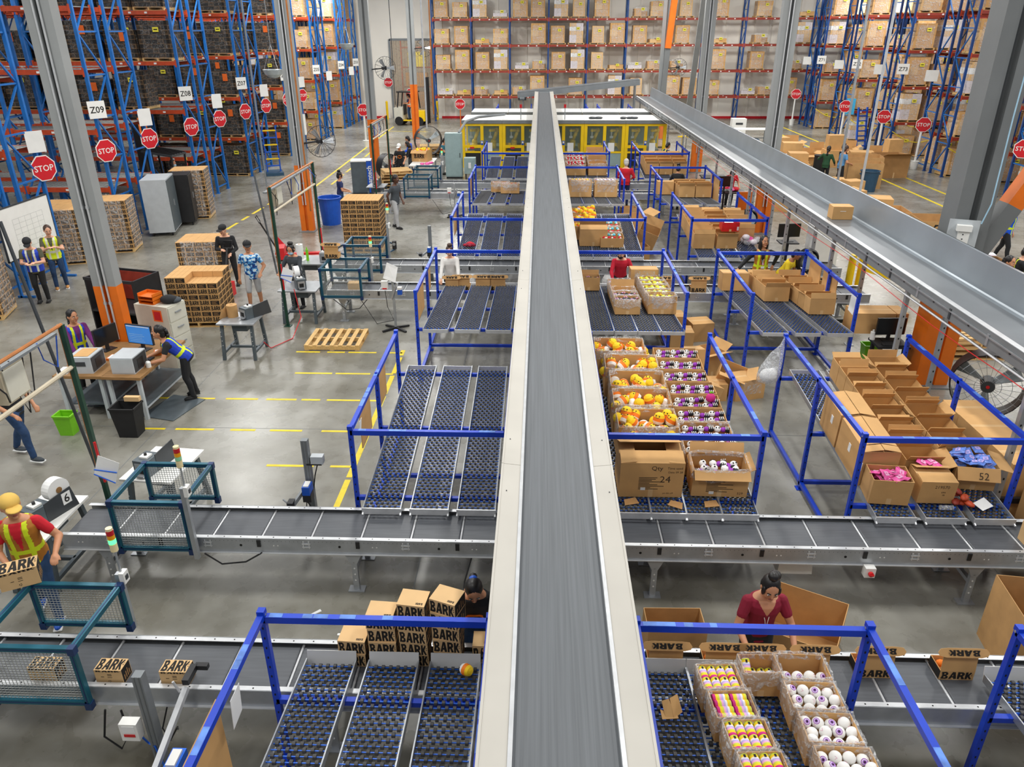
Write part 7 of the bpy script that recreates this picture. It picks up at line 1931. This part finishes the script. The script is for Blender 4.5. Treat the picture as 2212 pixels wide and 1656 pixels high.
for k, (x, y) in enumerate(((6.2, 22.6), (6.55, 18.2))):
    t = thing('label_applicator', 'black and silver label reel under the steel chute, %s' % ('by the fourth-row cartons' if k == 0 else 'by the brown-vested woman'), 'machine', (x, y, 0))
    b = MB(); b.bar((0, 0, 0), (0, 0, .9), .1, .1, 'black_paint'); b.b2(-.3, .3, -.3, .3, 0, .04, 'black_paint'); part('stand', b, t)
    b = MB(); b.lathe([(.26, -.1), (.3, -.06), (.3, .06), (.26, .1)], 'black_paint', 20, TR(0, 0, 1.15) @ RX(PI / 2) @ RY(.3), False); b.lathe([(.2, -.12), (.2, .12)], 'lathe_silver', 18, TR(0, 0, 1.15) @ RX(PI / 2) @ RY(.3)); part('label_reel', b, t, True)
t = thing('white_cabinet', 'white panel cabinet beyond the steel chute legs by the dark monitor', 'cabinet', (7.75, 20.6, 0)); b = MB(); b.b2(-.35, .35, -.3, .3, 0, 1.45, 'white_paint'); part('cabinet_body', b, t); b = MB(); b.b2(-.33, .33, -.315, -.3, .05, 1.4, 'white_paint'); part('door', b, t)
t = thing('bollard_rail', 'yellow guard rail with bollard behind the third belt line', 'guard rail', (8.35, 18.9, 0))
for s in (-.4, -.15): b = MB(); b.cyl((s, 0, 0), (s, 0, 1.1), .09, 'yellow_paint', n=14); part('bollard', b, t)
b = MB(); b.bar((-.1, 0, .85), (1.2, -.4, .5), .06, .3, 'yellow_paint'); part('rail', b, t)
b = MB(); b.box((0, 0, .55), (.5, .06, 1.1), 'orange_paint'); b.box((0, 0, .02), (.4, .3, .04), 'orange_paint'); solo('warning_panel', b, 'orange upright panel under the steel chute by the red-clothed packer', 'panel', (7.25, 27.0, 0))
for k, (x, y) in enumerate(((7.05, 28.5), (7.05, 31.5))):
    table('black packing bench under the steel chute, %s' % ('before the red-clothed packer' if k == 0 else 'behind the red-clothed packer'), x, y, 1.0, .8, .85, 'black_paint', 'galvanised')
b = MB(); rn = random.Random(6)
for k in range(9): b.ball((rn.uniform(-.35, .35), rn.uniform(-.25, .25), .05), (.14, .1, .06), 'pouch_pink' if k % 2 else 'cloth_red', 8, 5)
solo('pouch_heap', b, 'heap of red and pink pouches on the black packing bench', 'pouches', (7.05, 28.5, .856), smooth=True)
b = MB(); b.cyl((0, 0, 0), (0, 0, .16), .05, 'white_paint', n=12); b.cyl((0, 0, .16), (0, 0, .2), .02, 'white_paint'); solo('spray_bottle', b, 'white bottle beside the dark monitor under the steel chute', 'bottle', (6.6, 14.1, .722))
# control plate on the wide column
t = thing('control_plate', 'grey steel plate with a white control box on the wide grey column', 'control box', (7.45, 13.42, 2.95), -.35)
b = MB(); b.b2(-.24, .24, -.02, 0, -.3, .3, 'printer_grey'); part('plate', b, t)
b = MB(); b.b2(-.08, .1, -.1, -.02, -.2, .12, 'white_paint'); b.b2(-.12, .12, -.14, -.02, .12, .22, 'white_paint')
for z in (-.12, -.02, .06): b.cyl((.0, -.1, z), (.0, -.105, z), .012, 'dark_plastic', n=8)
part('switch_box', b, t)
b = MB(); b.tube([(.25, -.02, .25), (.32, -.04, .6), (.3, -.05, 2.0), (.34, -.05, 7.5)], .012, 'mask_blue', 6); part('cable', b, t)
# floor odds and ends
b = MB(); b.tube([(0, 0, .02), (.02, .25, .3), (.1, .4, .55)], .01, 'black_rubber', 6); b.ball((0, 0, .03), (.1, .06, .03), 'black_paint', 9, 6); b.tube([(-.1, .05, .012), (-.25, .1, .012), (-.2, .2, .012)], .01, 'black_rubber', 6); solo('foot_pedal', b, 'black foot pedal with a curling cable on the packing aisle floor', 'pedal', (-.86, 6.9, .0))
for k, (x, y) in enumerate(((-2.2, 6.55), (-2.6, 6.9), (-4.9, 4.35), (2.95, 6.9), (-.9, 6.4))):
    b = MB(); b.plate([(-.06, -.015, .003), (.06, -.02, .003), (.06, .02, .006), (-.06, .015, .004)], .002, 'white_paper' if k < 2 else 'cardboard'); solo('paper_scrap', b, 'small scrap of paper on the packing aisle floor', 'scrap', (x, y, .0), k * .7, 'scraps on the packing aisle floor')
for lab, pts in (('black cable looping under the front belt line by the display box', [(-4.0, 4.95, .55), (-4.05, 4.9, .25), (-3.9, 4.88, .12), (-3.8, 4.9, .3), (-3.85, 4.95, .55)]), ('black cable hanging under the second belt line', [(-4.0, 7.26, .56), (-3.8, 7.24, .42), (-3.5, 7.24, .46), (-3.3, 7.28, .57)]), ('thin red air hose on the floor by the kraft roll table', [(-5.9, 14.9, .2), (-5.8, 15.0, .02), (-5.5, 15.6, .012), (-5.45, 16.2, .3), (-5.6, 16.4, .9)]), ('black cable hanging under the third belt line', [(-4.8, 16.72, .56), (-4.5, 16.7, .3), (-4.2, 16.7, .34), (-4.0, 16.74, .56)])):
    b = MB(); b.tube(pts, .01, 'red_paint' if 'red' in lab else 'black_rubber', 6); solo('cable', b, lab, 'cable')

# ---------------------------------------------------------------- people
def union_mesh(name, mb, vox, smooth=3):
    """grow one continuous surface over overlapping closed solids"""
    me = bpy.data.meshes.new('scratch'); me.from_pydata(mb.v, [], mb.f)
    o = bpy.data.objects.new('scratch', me); TMP.collection.objects.link(o)
    r_ = o.modifiers.new('r', 'REMESH'); r_.mode = 'VOXEL'; r_.voxel_size = vox
    s_ = o.modifiers.new('s', 'SMOOTH'); s_.iterations = smooth; s_.factor = .5
    out = evaluated(o); out.name = name
    bpy.data.objects.remove(o); bpy.data.meshes.remove(me)
    out.polygons.foreach_set('use_smooth', [True] * len(out.polygons))
    return out
def caps(b, p0, r0, p1, r1):
    b.ball(p0, r0, 'ink', 10, 6); b.ball(p1, r1, 'ink', 10, 6); b.cyl(p0, p1, r0, 'ink', r1, 10)
def two_bone(a, t, l1, l2, pole):
    a, t = Vector(a), Vector(t); d = t - a; L = min(d.length, (l1 + l2) * .995); d.normalize(); t = a + d * L
    k = (l1 * l1 - l2 * l2 + L * L) / (2 * L); h = math.sqrt(max(0, l1 * l1 - k * k))
    p = Vector(pole); p = (p - d * p.dot(d)).normalized()
    return a + d * k + p * h, t
def loft(b, secs, M, e=0.0, k=1.0):
    n = 16; vs = []
    for z, hw, hd, oy in secs:
        for i in range(n):
            a = 2 * PI * i / n
            c, s = math.cos(a), math.sin(a)
            vs.append(((abs(c) ** .8) * (1 if c > 0 else -1) * (hw * k + e), oy + (abs(s) ** .9) * (1 if s > 0 else -1) * (hd * k + e), z))
    m = len(secs)
    b.raw(vs, [(j * n + i, j * n + (i + 1) % n, (j + 1) * n + (i + 1) % n, (j + 1) * n + i) for j in range(m - 1) for i in range(n)] + [tuple(range(n))[::-1], tuple(range((m - 1) * n, m * n))], 'ink', M)
TORSO = [(-.09, .145, .10, .0), (0, .16, .115, .01), (.10, .142, .105, 0), (.2, .14, .10, -.005), (.32, .165, .115, -.005), (.40, .17, .105, .0), (.45, .14, .08, .01), (.49, .065, .06, .015)]
def person(label, x, y, rz, H=1.65, lean=0.0, hands=((.2, -.25, .85), (-.2, -.25, .85)), feet=((.1, 0), (-.1, 0)), head=(0, .25), skin='skin_tan', top='cloth_black', sleeve='short', legs='cloth_black', shorts=False, shoe='black_rubber', hair='hair_black', style='pony', cap=None, vest=None, stripe='reflective', mask=None, near=False, build=1.0, z=0.0, pel=.93, badge=None, extra=None, vneck=False):
    vox = .010 if near else .016
    t = thing('person', label, 'person', (x, y, z), rz); t.scale = (H / 1.7,) * 3
    P = Vector((0, 0, pel)); MT = Matrix.Translation(P) @ RX(lean)
    T = lambda v: MT @ Vector(v)
    w_ = build
    sh = [T((s * .175 * w_, .0, .405)) for s in (1, -1)]
    el, wr = [], []
    for i, s in enumerate((1, -1)):
        e, h = two_bone(sh[i], hands[i], .285, .26, (s * .55, .45, -.7)); el.append(e); wr.append(h)
    hip = [Vector((s * .088, 0, pel - .04)) for s in (1, -1)]
    kn, an = [], []
    for i, s in enumerate((1, -1)):
        f = feet[i]; k_, a_ = two_bone(hip[i], (f[0], f[1], .085 + (f[2] if len(f) > 2 else 0)), .41, .405, (s * .1, -1, .1)); kn.append(k_); an.append(a_)
    MH = Matrix.Translation(T((0, -.015, .52))) @ RX(lean * .4) @ RZ(head[0]) @ RX(head[1]) @ Matrix.Diagonal((1.13, 1.13, 1.13, 1))
    Hd = lambda v: MH @ Vector(v)
    # body: one continuous surface
    b = MB(); loft(b, TORSO, MT, 0, w_)
    caps(b, T((0, .01, .42)), .058, Hd((0, .01, .06)), .054)
    for k in range(1):
        b.ball((0, 0, .135), (.074, .092, .112), 'ink', 16, 12, MH); b.ball((0, -.02, .075), (.058, .068, .062), 'ink', 14, 10, MH)
        b.ball((0, -.098, .118), (.013, .02, .02), 'ink', 8, 6, MH); b.ball((0, -.088, .145), (.010, .016, .022), 'ink', 8, 6, MH); b.ball((0, -.078, .035), (.025, .02, .018), 'ink', 8, 6, MH)
        for s in (-1, 1): b.ball((s * .076, .008, .12), (.012, .02, .032), 'ink', 8, 6, MH); b.ball((s * .04, -.062, .10), (.025, .022, .03), 'ink', 8, 6, MH)
    for i, s in enumerate((1, -1)):
        caps(b, sh[i], .056 * w_, el[i], .042); caps(b, el[i], .043, wr[i], .029)
        d = (wr[i] - el[i]).normalized(); sd = d.cross(Vector((0, 0, 1))); sd = sd.normalized() if sd.length > .2 else Vector((1, 0, 0)); up = sd.cross(d)
        pc = wr[i] + d * .055; caps(b, wr[i] + d * .01, .028, pc + d * .01, .03)
        for sgn in (-1, 1): caps(b, pc - d * .02 + sd * sgn * .018, .019, pc + d * .028 + sd * sgn * .022, .017)
        for q in range(4):
            r_ = (q - 1.5) * .0215; L_ = (.058, .07, .066, .05)[q]
            a0 = pc + d * .03 + sd * r_; a1 = a0 + d * L_ * .5 - up * .012; a2 = a1 + d * L_ * .38 - up * .028
            caps(b, a0, .0105, a1, .0098); caps(b, a1, .0098, a2, .0085)
        th = -s; a0 = pc - d * .02 + sd * th * .025; a1 = a0 + d * .03 + sd * th * .022 - up * .01; a2 = a1 + d * .03 + sd * th * .006 - up * .012
        caps(b, a0, .0125, a1, .011); caps(b, a1, .011, a2, .0095)
        caps(b, hip[i], .088 * w_, kn[i], .058); caps(b, kn[i], .058, kn[i].lerp(an[i], .35) + Vector((0, .02, 0)), .055); caps(b, kn[i].lerp(an[i], .35) + Vector((0, .02, 0)), .052, an[i], .037)
        b.ball(tuple(an[i] + Vector((0, -.06, -.045))), (.04, .11, .035), 'ink', 10, 6)
    me = union_mesh('body', b, vox, 2); me.materials.append(MATS[skin]); part('body', me, t)
    # top garment
    b = MB(); loft(b, [(-.14, .152, .112, 0)] + TORSO[:7] + [(.462, .085, .068, .012)], MT, .012, w_)
    for i, s in enumerate((1, -1)):
        f = 1 if sleeve == 'long' else .55
        caps(b, sh[i], .066 * w_, sh[i].lerp(el[i], f), .058 if f < 1 else .05)
        if f == 1: caps(b, el[i], .052, el[i].lerp(wr[i], .93), .038)
    me = union_mesh('shirt', b, vox * (.7 if vneck else 1.1), 2); me.materials.append(MATS[top]); me.materials.append(MATS[skin])
    if vneck:
        inv = MT.inverted()
        for q in me.polygons:
            c = inv @ q.center
            if c.y < .02 and c.z > .31 and abs(c.x) < .62 * (c.z - .31): q.material_index = 1
    part('shirt', me, t)
    # trousers
    b = MB(); loft(b, [(-.11, .15, .11, 0)] + TORSO[:2] + [(.06, .15, .108, .0)], Matrix.Translation(P) @ RX(lean * .5), .008, w_)
    for i in (0, 1):
        caps(b, hip[i], .097 * w_, kn[i], .068)
        if not shorts: m_ = kn[i].lerp(an[i], .35) + Vector((0, .018, 0)); caps(b, kn[i], .066, m_, .063); caps(b, m_, .062, an[i] + Vector((0, 0, .0)), .05)
    me = union_mesh('trousers', b, vox * 1.1, 2); me.materials.append(MATS[legs]); part('trousers', me, t)
    for i in (0, 1):
        c = an[i]; b = MB(); b.ball((c.x, c.y - .055, c.z - .045), (.047, .128, .042), shoe, 12, 8); b.ball((c.x, c.y + .01, c.z - .01), (.044, .05, .05), shoe, 10, 7); b.b2(c.x - .044, c.x + .044, c.y - .17, c.y + .06, c.z - .085, c.z - .062, 'white_paper' if shoe != 'black_rubber' else 'black_rubber'); part('shoe', b, t, True)
    # hair
    if style != 'none':
        b = MB(); b.ball((0, .018, .158), (.083, .094, .100), hair, 16, 12, MH); b.ball((0, .055, .10), (.074, .062, .09), hair, 12, 9, MH)
        if style == 'bun': b.ball((0, .03, .275), (.05, .05, .042), hair, 12, 8, MH); b.ball((.02, .05, .262), (.055, .05, .035), hair, 10, 7, MH); [b.ball((s * .068, -.035, .13), (.018, .03, .06), hair, 8, 6, MH) for s in (-1, 1)]
        if style == 'pony': b.ball((0, .105, .17), (.032, .032, .03), hair, 10, 7, MH); caps2 = [(0, .115, .16), (.01, .135, .08), (.012, .125, -.02), (.01, .12, -.12)]; [b.cyl(p, q, .034, hair, .026, 8, MH) for p, q in zip(caps2, caps2[1:])]
        if style == 'long': b.ball((0, .05, .03), (.088, .06, .15), hair, 12, 9, MH); [b.ball((s * .07, .0, .06), (.025, .05, .12), hair, 8, 6, MH) for s in (-1, 1)]
        part('hair', b, t, True)
    if cap:
        b = MB(); b.ball((0, .008, .175), (.088, .102, .075), cap, 16, 10, MH); b.ball((0, -.115, .165), (.068, .075, .012), cap, 14, 6, MH); part('cap', b, t, True)
    if near or H > 0:
        for s in (-1, 1):
            b = MB(); b.ball((s * .031, -.081, .138), (.013, .008, .006), 'toy_white', 8, 6, MH); b.ball((s * .031, -.0865, .138), (.006, .004, .006), 'toy_black', 8, 6, MH); part('eye', b, t, True)
            if near: b = MB(); b.bar((s * .016, -.090, .158), (s * .048, -.078, .160), .008, .006, 'hair_black', MH); part('eyebrow', b, t)
        if mask:
            b = MB(); b.ball((0, -.055, .075), (.064, .058, .05), mask, 12, 8, MH); part('face_mask', b, t, True)
        else:
            b = MB(); b.ball((0, -.087, .068), (.022, .008, .008), 'lip', 10, 6, MH); part('mouth', b, t, True)
    if vest:
        b = MB(); loft(b, [(-.10, .158, .116, 0)] + TORSO[1:7] + [(.458, .10, .07, .012)], MT, .022, w_)
        me = union_mesh('vest', b, vox * 1.1, 2); me.materials.append(MATS[vest]); me.materials.append(MATS[stripe]); me.materials.append(MATS[top])
        inv = MT.inverted()
        for p in me.polygons:
            c = inv @ p.center
            if abs(c.z - .10) < .03 or abs(abs(c.x) - .085) < .024: p.material_index = 1
            elif c.y < 0 and c.z > .1 and abs(c.x) < .05 * (c.z - .1) / .3: p.material_index = 2
            elif abs(c.x) > .178 * w_ and c.z > .3: p.material_index = 2
        part('safety_vest', me, t)
    if badge:
        b = MB(); b.tube([T((-.06, -.07, .43)), T((-.01, -.135, .25)), T((.02, -.14, .12))], .004, badge, 5); b.tube([T((.06, -.07, .43)), T((.02, -.14, .25)), T((.02, -.14, .12))], .004, badge, 5)
        b.box((.02, -.15, .08), (.075, .008, .05), 'white_paper', MT); b.cyl((.02, -.15, .16), (.02, -.142, .16), .022, 'toy_pink', n=12, M=MT); part('name_badge', b, t)
    if extra: extra(t, MT, MH, wr)
    return t
def emblem(t, MT, MH, wr):
    b = MB(); b.tube([(.09 * math.cos(a), -.142 + .02 * abs(math.cos(a)), .22 + .06 * math.sin(a)) for a in [R(20 + 30 * k) for k in range(12)]], .011, 'toy_orange', 6, MT); part('shirt_print', b, t)
def hair_tie(t, MT, MH, wr):
    b = MB(); b.ball((0, .085, .20), (.04, .03, .03), 'blue_plastic', 10, 7, MH); part('hair_tie', b, t, True); emblem(t, MT, MH, wr)
BH = .80
person('woman in a maroon V-neck top with a badge, packing boxes at the front belt line', 2.24, 5.90, .06, 1.60, .16, ((.24, -.40, 1.0), (-.24, -.40, 1.0)), head=(-.1, .34), top='cloth_maroon', style='bun', near=True, badge='white_paint', legs='cloth_black', vneck=True)
person('woman in a black T-shirt with a blue hair tie, packing beside the stacked printed boxes', -.60, 5.93, .05, 1.60, .34, ((.16, -.40, 1.0), (-.22, -.36, .98)), head=(.1, .5), top='cloth_black', style='pony', near=True, extra=hair_tie, legs='cloth_jeans')
person('person in a yellow cap, red shirt and tan safety vest hurrying past the wire guard', -5.72, 6.72, .35, 1.76, .12, ((.34, -.30, 1.05), (-.1, -.35, 1.05)), ((.12, -.12), (-.12, .25, .06)), head=(.5, .1), top='cloth_red', legs='cloth_jeans', shoe='blue_plastic', hair='hair_brown', style='none', cap='cloth_tan', vest='vest_brown', stripe='vest_lime', near=True)
person('woman in a black T-shirt and blue reflective vest leaning over the workbench', -6.52, 12.6, -1.05, 1.62, .72, ((.18, -.62, .93), (-.2, -.60, .93)), ((.12, .02), (-.13, .10)), head=(-.2, -.25), top='cloth_black', legs='cloth_black', vest='vest_blue', stripe='vest_lime', near=True, style='pony')
person('woman in a purple shirt and blue reflective vest behind the small label printer', -8.70, 12.95, .9, 1.60, .1, ((.2, -.4, .9), (-.2, -.4, .9)), head=(.25, .12), top='cloth_purple', sleeve='long', legs='cloth_black', vest='vest_blue', stripe='vest_lime', near=True, style='pony')
def phone(t, MT, MH, wr):
    b = MB(); c = wr[1] + Vector((.02, -.1, .03)); b.box(tuple(c), (.07, .12, .02), 'black_paint'); part('phone_grip', b, t)
def handheld(label, x, y, z): b = MB(); b.b2(-.035, .035, -.065, .065, 0, .02, 'black_paint'); b.b2(-.03, .03, -.05, .05, .02, .022, 'screen_dark'); solo('handheld_scanner', b, label, 'scanner', (x, y, z), .3)
person('man in a lime safety vest and jeans looking at a handheld before the whiteboard', -12.8, 19.05, .55, 1.72, .08, ((.1, -.34, 1.18), (-.08, -.36, 1.18)), ((.12, .03), (-.12, -.03)), head=(.15, .35), skin='skin_light', top='cloth_olive', legs='cloth_jeans', shoe='shoe_tan', hair='hair_brown', style='short', vest='vest_lime', near=True)
person('man in a black cap and blue safety vest looking at a phone before the whiteboard', -12.62, 17.95, .35, 1.70, .1, ((.1, -.32, 1.1), (-.1, -.32, 1.1)), head=(.1, .5), skin='skin_light', top='cloth_olive', legs='cloth_black', hair='hair_brown', style='none', cap='cloth_black', vest='vest_blue', stripe='reflective', near=True, build=1.08)
handheld('small black handheld in the hands of the man in the lime vest', -12.6, 18.7, 1.19)
handheld('small black phone in the hands of the man in the blue vest', -12.5, 17.63, 1.10)
person('man in black with a black cap pulling the red-handled pallet jack', -8.25, 19.35, .25, 1.72, .22, ((.12, -.34, .98), (-.1, -.3, 1.08)), ((.12, .1), (-.12, -.1)), head=(-.5, .2), skin='skin_light', top='cloth_black', sleeve='long', legs='cloth_black', style='none', cap='cloth_black', near=True)
person('man in a blue camouflage T-shirt, black cap and grey shorts walking by the printed stack', -6.98, 17.55, .15, 1.72, .05, ((.26, -.22, .98), (-.28, -.08, .82)), ((.11, .1), (-.11, -.16)), head=(.25, .1), skin='skin_tan', top='cloth_camo', legs='cloth_grey', shorts=True, style='short', cap='cloth_black', near=True)
person('person in a charcoal top and pale blue mask at the third-line tape dispenser', -5.95, 17.72, -.15, 1.62, .1, ((.1, -.4, 1.0), (-.25, -.38, 1.05)), head=(.05, .35), top='cloth_charcoal', sleeve='long', legs='cloth_black', style='bun', mask='mask_blue', badge='white_paint', near=True)
person('woman in a white long-sleeved shirt packing at the third belt line', -2.14, 17.72, .05, 1.60, .1, ((.22, -.40, .92), (-.22, -.40, .92)), head=(.05, .35), skin='skin_light', top='cloth_white', sleeve='long', legs='cloth_black', hair='hair_brown', style='bun', near=True)
person('woman in dark blue with a hair bun standing by the large blue barrel', -7.25, 27.6, 1.9, 1.62, .03, ((.16, -.3, 1.0), (-.18, -.3, 1.0)), head=(.1, .1), top='cloth_navy', sleeve='short', legs='cloth_jeans', shoe='white_paper', style='bun')
person('man in a charcoal T-shirt and light grey trousers beside the tall printed stack', -4.95, 26.0, 1.1, 1.80, .06, ((.12, -.2, .9), (-.2, .1, .85)), ((.1, .18), (-.1, -.12)), head=(.1, .15), skin='skin_deep', top='cloth_charcoal', legs='cloth_grey', style='short')
person('man in a white cap and black printed T-shirt behind the low heap of pallets', -6.25, 34.75, -.05, 1.68, .12, ((.24, -.34, .95), (-.24, -.34, .95)), head=(-.1, .35), skin='skin_tan', top='cloth_black', legs='cloth_black', style='none', cap='white_paint', extra=emblem)
person('person in a bright blue sweatshirt beside the folding table', -6.15, 37.0, -1.6, 1.70, .12, ((.2, -.32, 1.0), (-.2, -.32, 1.0)), head=(-.2, .25), top='cloth_royal', sleeve='long', legs='cloth_charcoal', style='short')
person('person in a black hooded top at the folding table', -5.95, 35.9, -1.3, 1.62, .15, ((.2, -.36, .9), (-.2, -.36, .9)), head=(-.1, .4), top='cloth_black', sleeve='long', legs='cloth_charcoal', style='long')
person('person in a teal shirt and grey trousers reaching over the folding table', -4.6, 36.7, 1.35, 1.68, .2, ((.2, -.42, 1.0), (-.2, -.45, 1.1)), head=(.1, .3), top='cloth_teal', legs='cloth_grey', style='bun')
person('reach truck operator in a black shirt and orange vest standing on the truck', -13.82, 28.7, 1.3, 1.70, .05, ((.2, -.35, 1.1), (-.2, -.4, 1.15)), head=(.1, .1), top='cloth_black', legs='cloth_charcoal', vest='vest_orange', style='short', mask='mask_blue', z=.165)
person('forklift driver in an orange vest and white cap', -9.42, 57.2, -1.7, 1.70, .0, ((.2, -.3, 1.1), (-.2, -.3, 1.1)), ((.12, -.0), (-.12, -.0)), head=(0, .1), top='cloth_navy', legs='cloth_jeans', vest='vest_orange', style='short', z=.365)
person('woman in a red top and black mask packing beside the dark-toy cartons', 1.98, 17.78, .0, 1.62, .3, ((.3, -.42, .95), (-.22, -.45, .92)), head=(-.45, .4), skin='skin_light', top='cloth_crimson', sleeve='long', legs='cloth_black', style='pony', mask='black_paint', near=True)
person('grey-haired man in a red shirt standing with his back to the camera', 3.3, 29.75, 3.0, 1.76, .05, ((.24, -.25, 1.0), (-.24, -.25, 1.0)), head=(.1, .15), skin='skin_light', top='cloth_red', sleeve='long', legs='cloth_navy', hair='hair_grey', style='short', build=1.15)
person('person in black bending over the flapped cartons of the fifth row', 5.2, 29.3, 2.9, 1.62, .35, ((.26, -.4, .95), (-.26, -.4, .95)), head=(0, .4), top='cloth_black', sleeve='long', legs='cloth_black', style='bun')
person('person in navy with a lime collar bending at the last row by the robot cells', 5.5, 31.95 + 3.3, 2.2, 1.70, .5, ((.25, -.5, .9), (-.25, -.5, .9)), head=(0, .2), top='cloth_navy', sleeve='long', legs='cloth_navy', style='short', vest='cloth_navy', stripe='vest_lime')
person('person in a red top packing at the black bench under the steel chute', 7.2, 29.3, .1, 1.60, .3, ((.24, -.42, .95), (-.24, -.42, .95)), head=(0, .5), top='cloth_red', legs='cloth_black', style='long')
person('woman in a brown and yellow vest over black, standing at the third belt line', 5.42, 18.1, -.1, 1.76, .05, ((.3, .1, 1.0), (-.52, -.15, .95)), head=(.35, -.05), skin='skin_tan', top='cloth_black', sleeve='long', legs='cloth_lightjeans', vest='vest_brown', stripe='vest_lime', badge='white_paint', style='long', near=True)
person('person in a yellow shirt stooping beside the brown-vested woman', 5.95, 18.12, .9, 1.55, .55, ((.25, -.4, .8), (-.25, -.4, .8)), head=(.2, .2), skin='skin_brown', top='cloth_yellow', legs='cloth_black', style='short')
person('person in a green sweatshirt with a ponytail among the brown cartons', 12.4, 34.1, 2.6, 1.66, .12, ((.4, -.35, 1.15), (-.3, -.3, .95)), head=(.1, .1), top='cloth_green', sleeve='long', legs='cloth_black', style='pony')
person('man in a sky-blue T-shirt beside the tall gaylord box', 12.9, 33.7, 1.8, 1.74, .12, ((.2, -.3, 1.0), (-.2, -.3, 1.0)), head=(.1, .2), skin='skin_tan', top='cloth_sky', legs='cloth_black', hair='hair_brown', style='short')
person('person in black looking over the tall gaylord box', 13.35, 34.95, .6, 1.66, .05, head=(.2, .1), skin='skin_light', top='cloth_black', legs='cloth_black', style='short')
person('woman in a blue blouse at the white packing bench', 10.32, 16.55, .15, 1.74, .1, ((.2, -.36, .92), (-.2, -.36, .92)), head=(.35, .0), skin='skin_tan', top='cloth_blue', legs='cloth_black', style='pony', near=True)
person('worker in black with a lime-striped vest and mask beside the postal mailers', 11.25, 17.6, 1.1, 1.70, .12, ((.25, -.45, 1.1), (-.2, -.5, 1.15)), head=(.1, .2), skin='skin_light', top='cloth_black', sleeve='long', legs='cloth_black', vest='cloth_black', stripe='vest_lime', mask='mask_blue', style='bun', near=True)
person('worker in black and royal blue walking past the wide grey column', 13.6, 22.2, .9, 1.72, .05, ((.22, -.1, .85), (-.22, .1, .85)), ((.12, .2), (-.12, -.2)), top='cloth_royal', legs='cloth_black', vest='cloth_royal', stripe='vest_lime', style='short')
person('person in jeans half out of the picture below the hanging computers', -8.25, 10.3, 1.4, 1.72, .1, ((.2, -.2, .9), (-.2, -.2, .9)), ((.12, .3), (-.12, -.25, .05)), head=(0, .1), top='cloth_black', legs='cloth_jeans', shoe='cloth_charcoal', style='short')
bpy.data.scenes.remove(TMP)
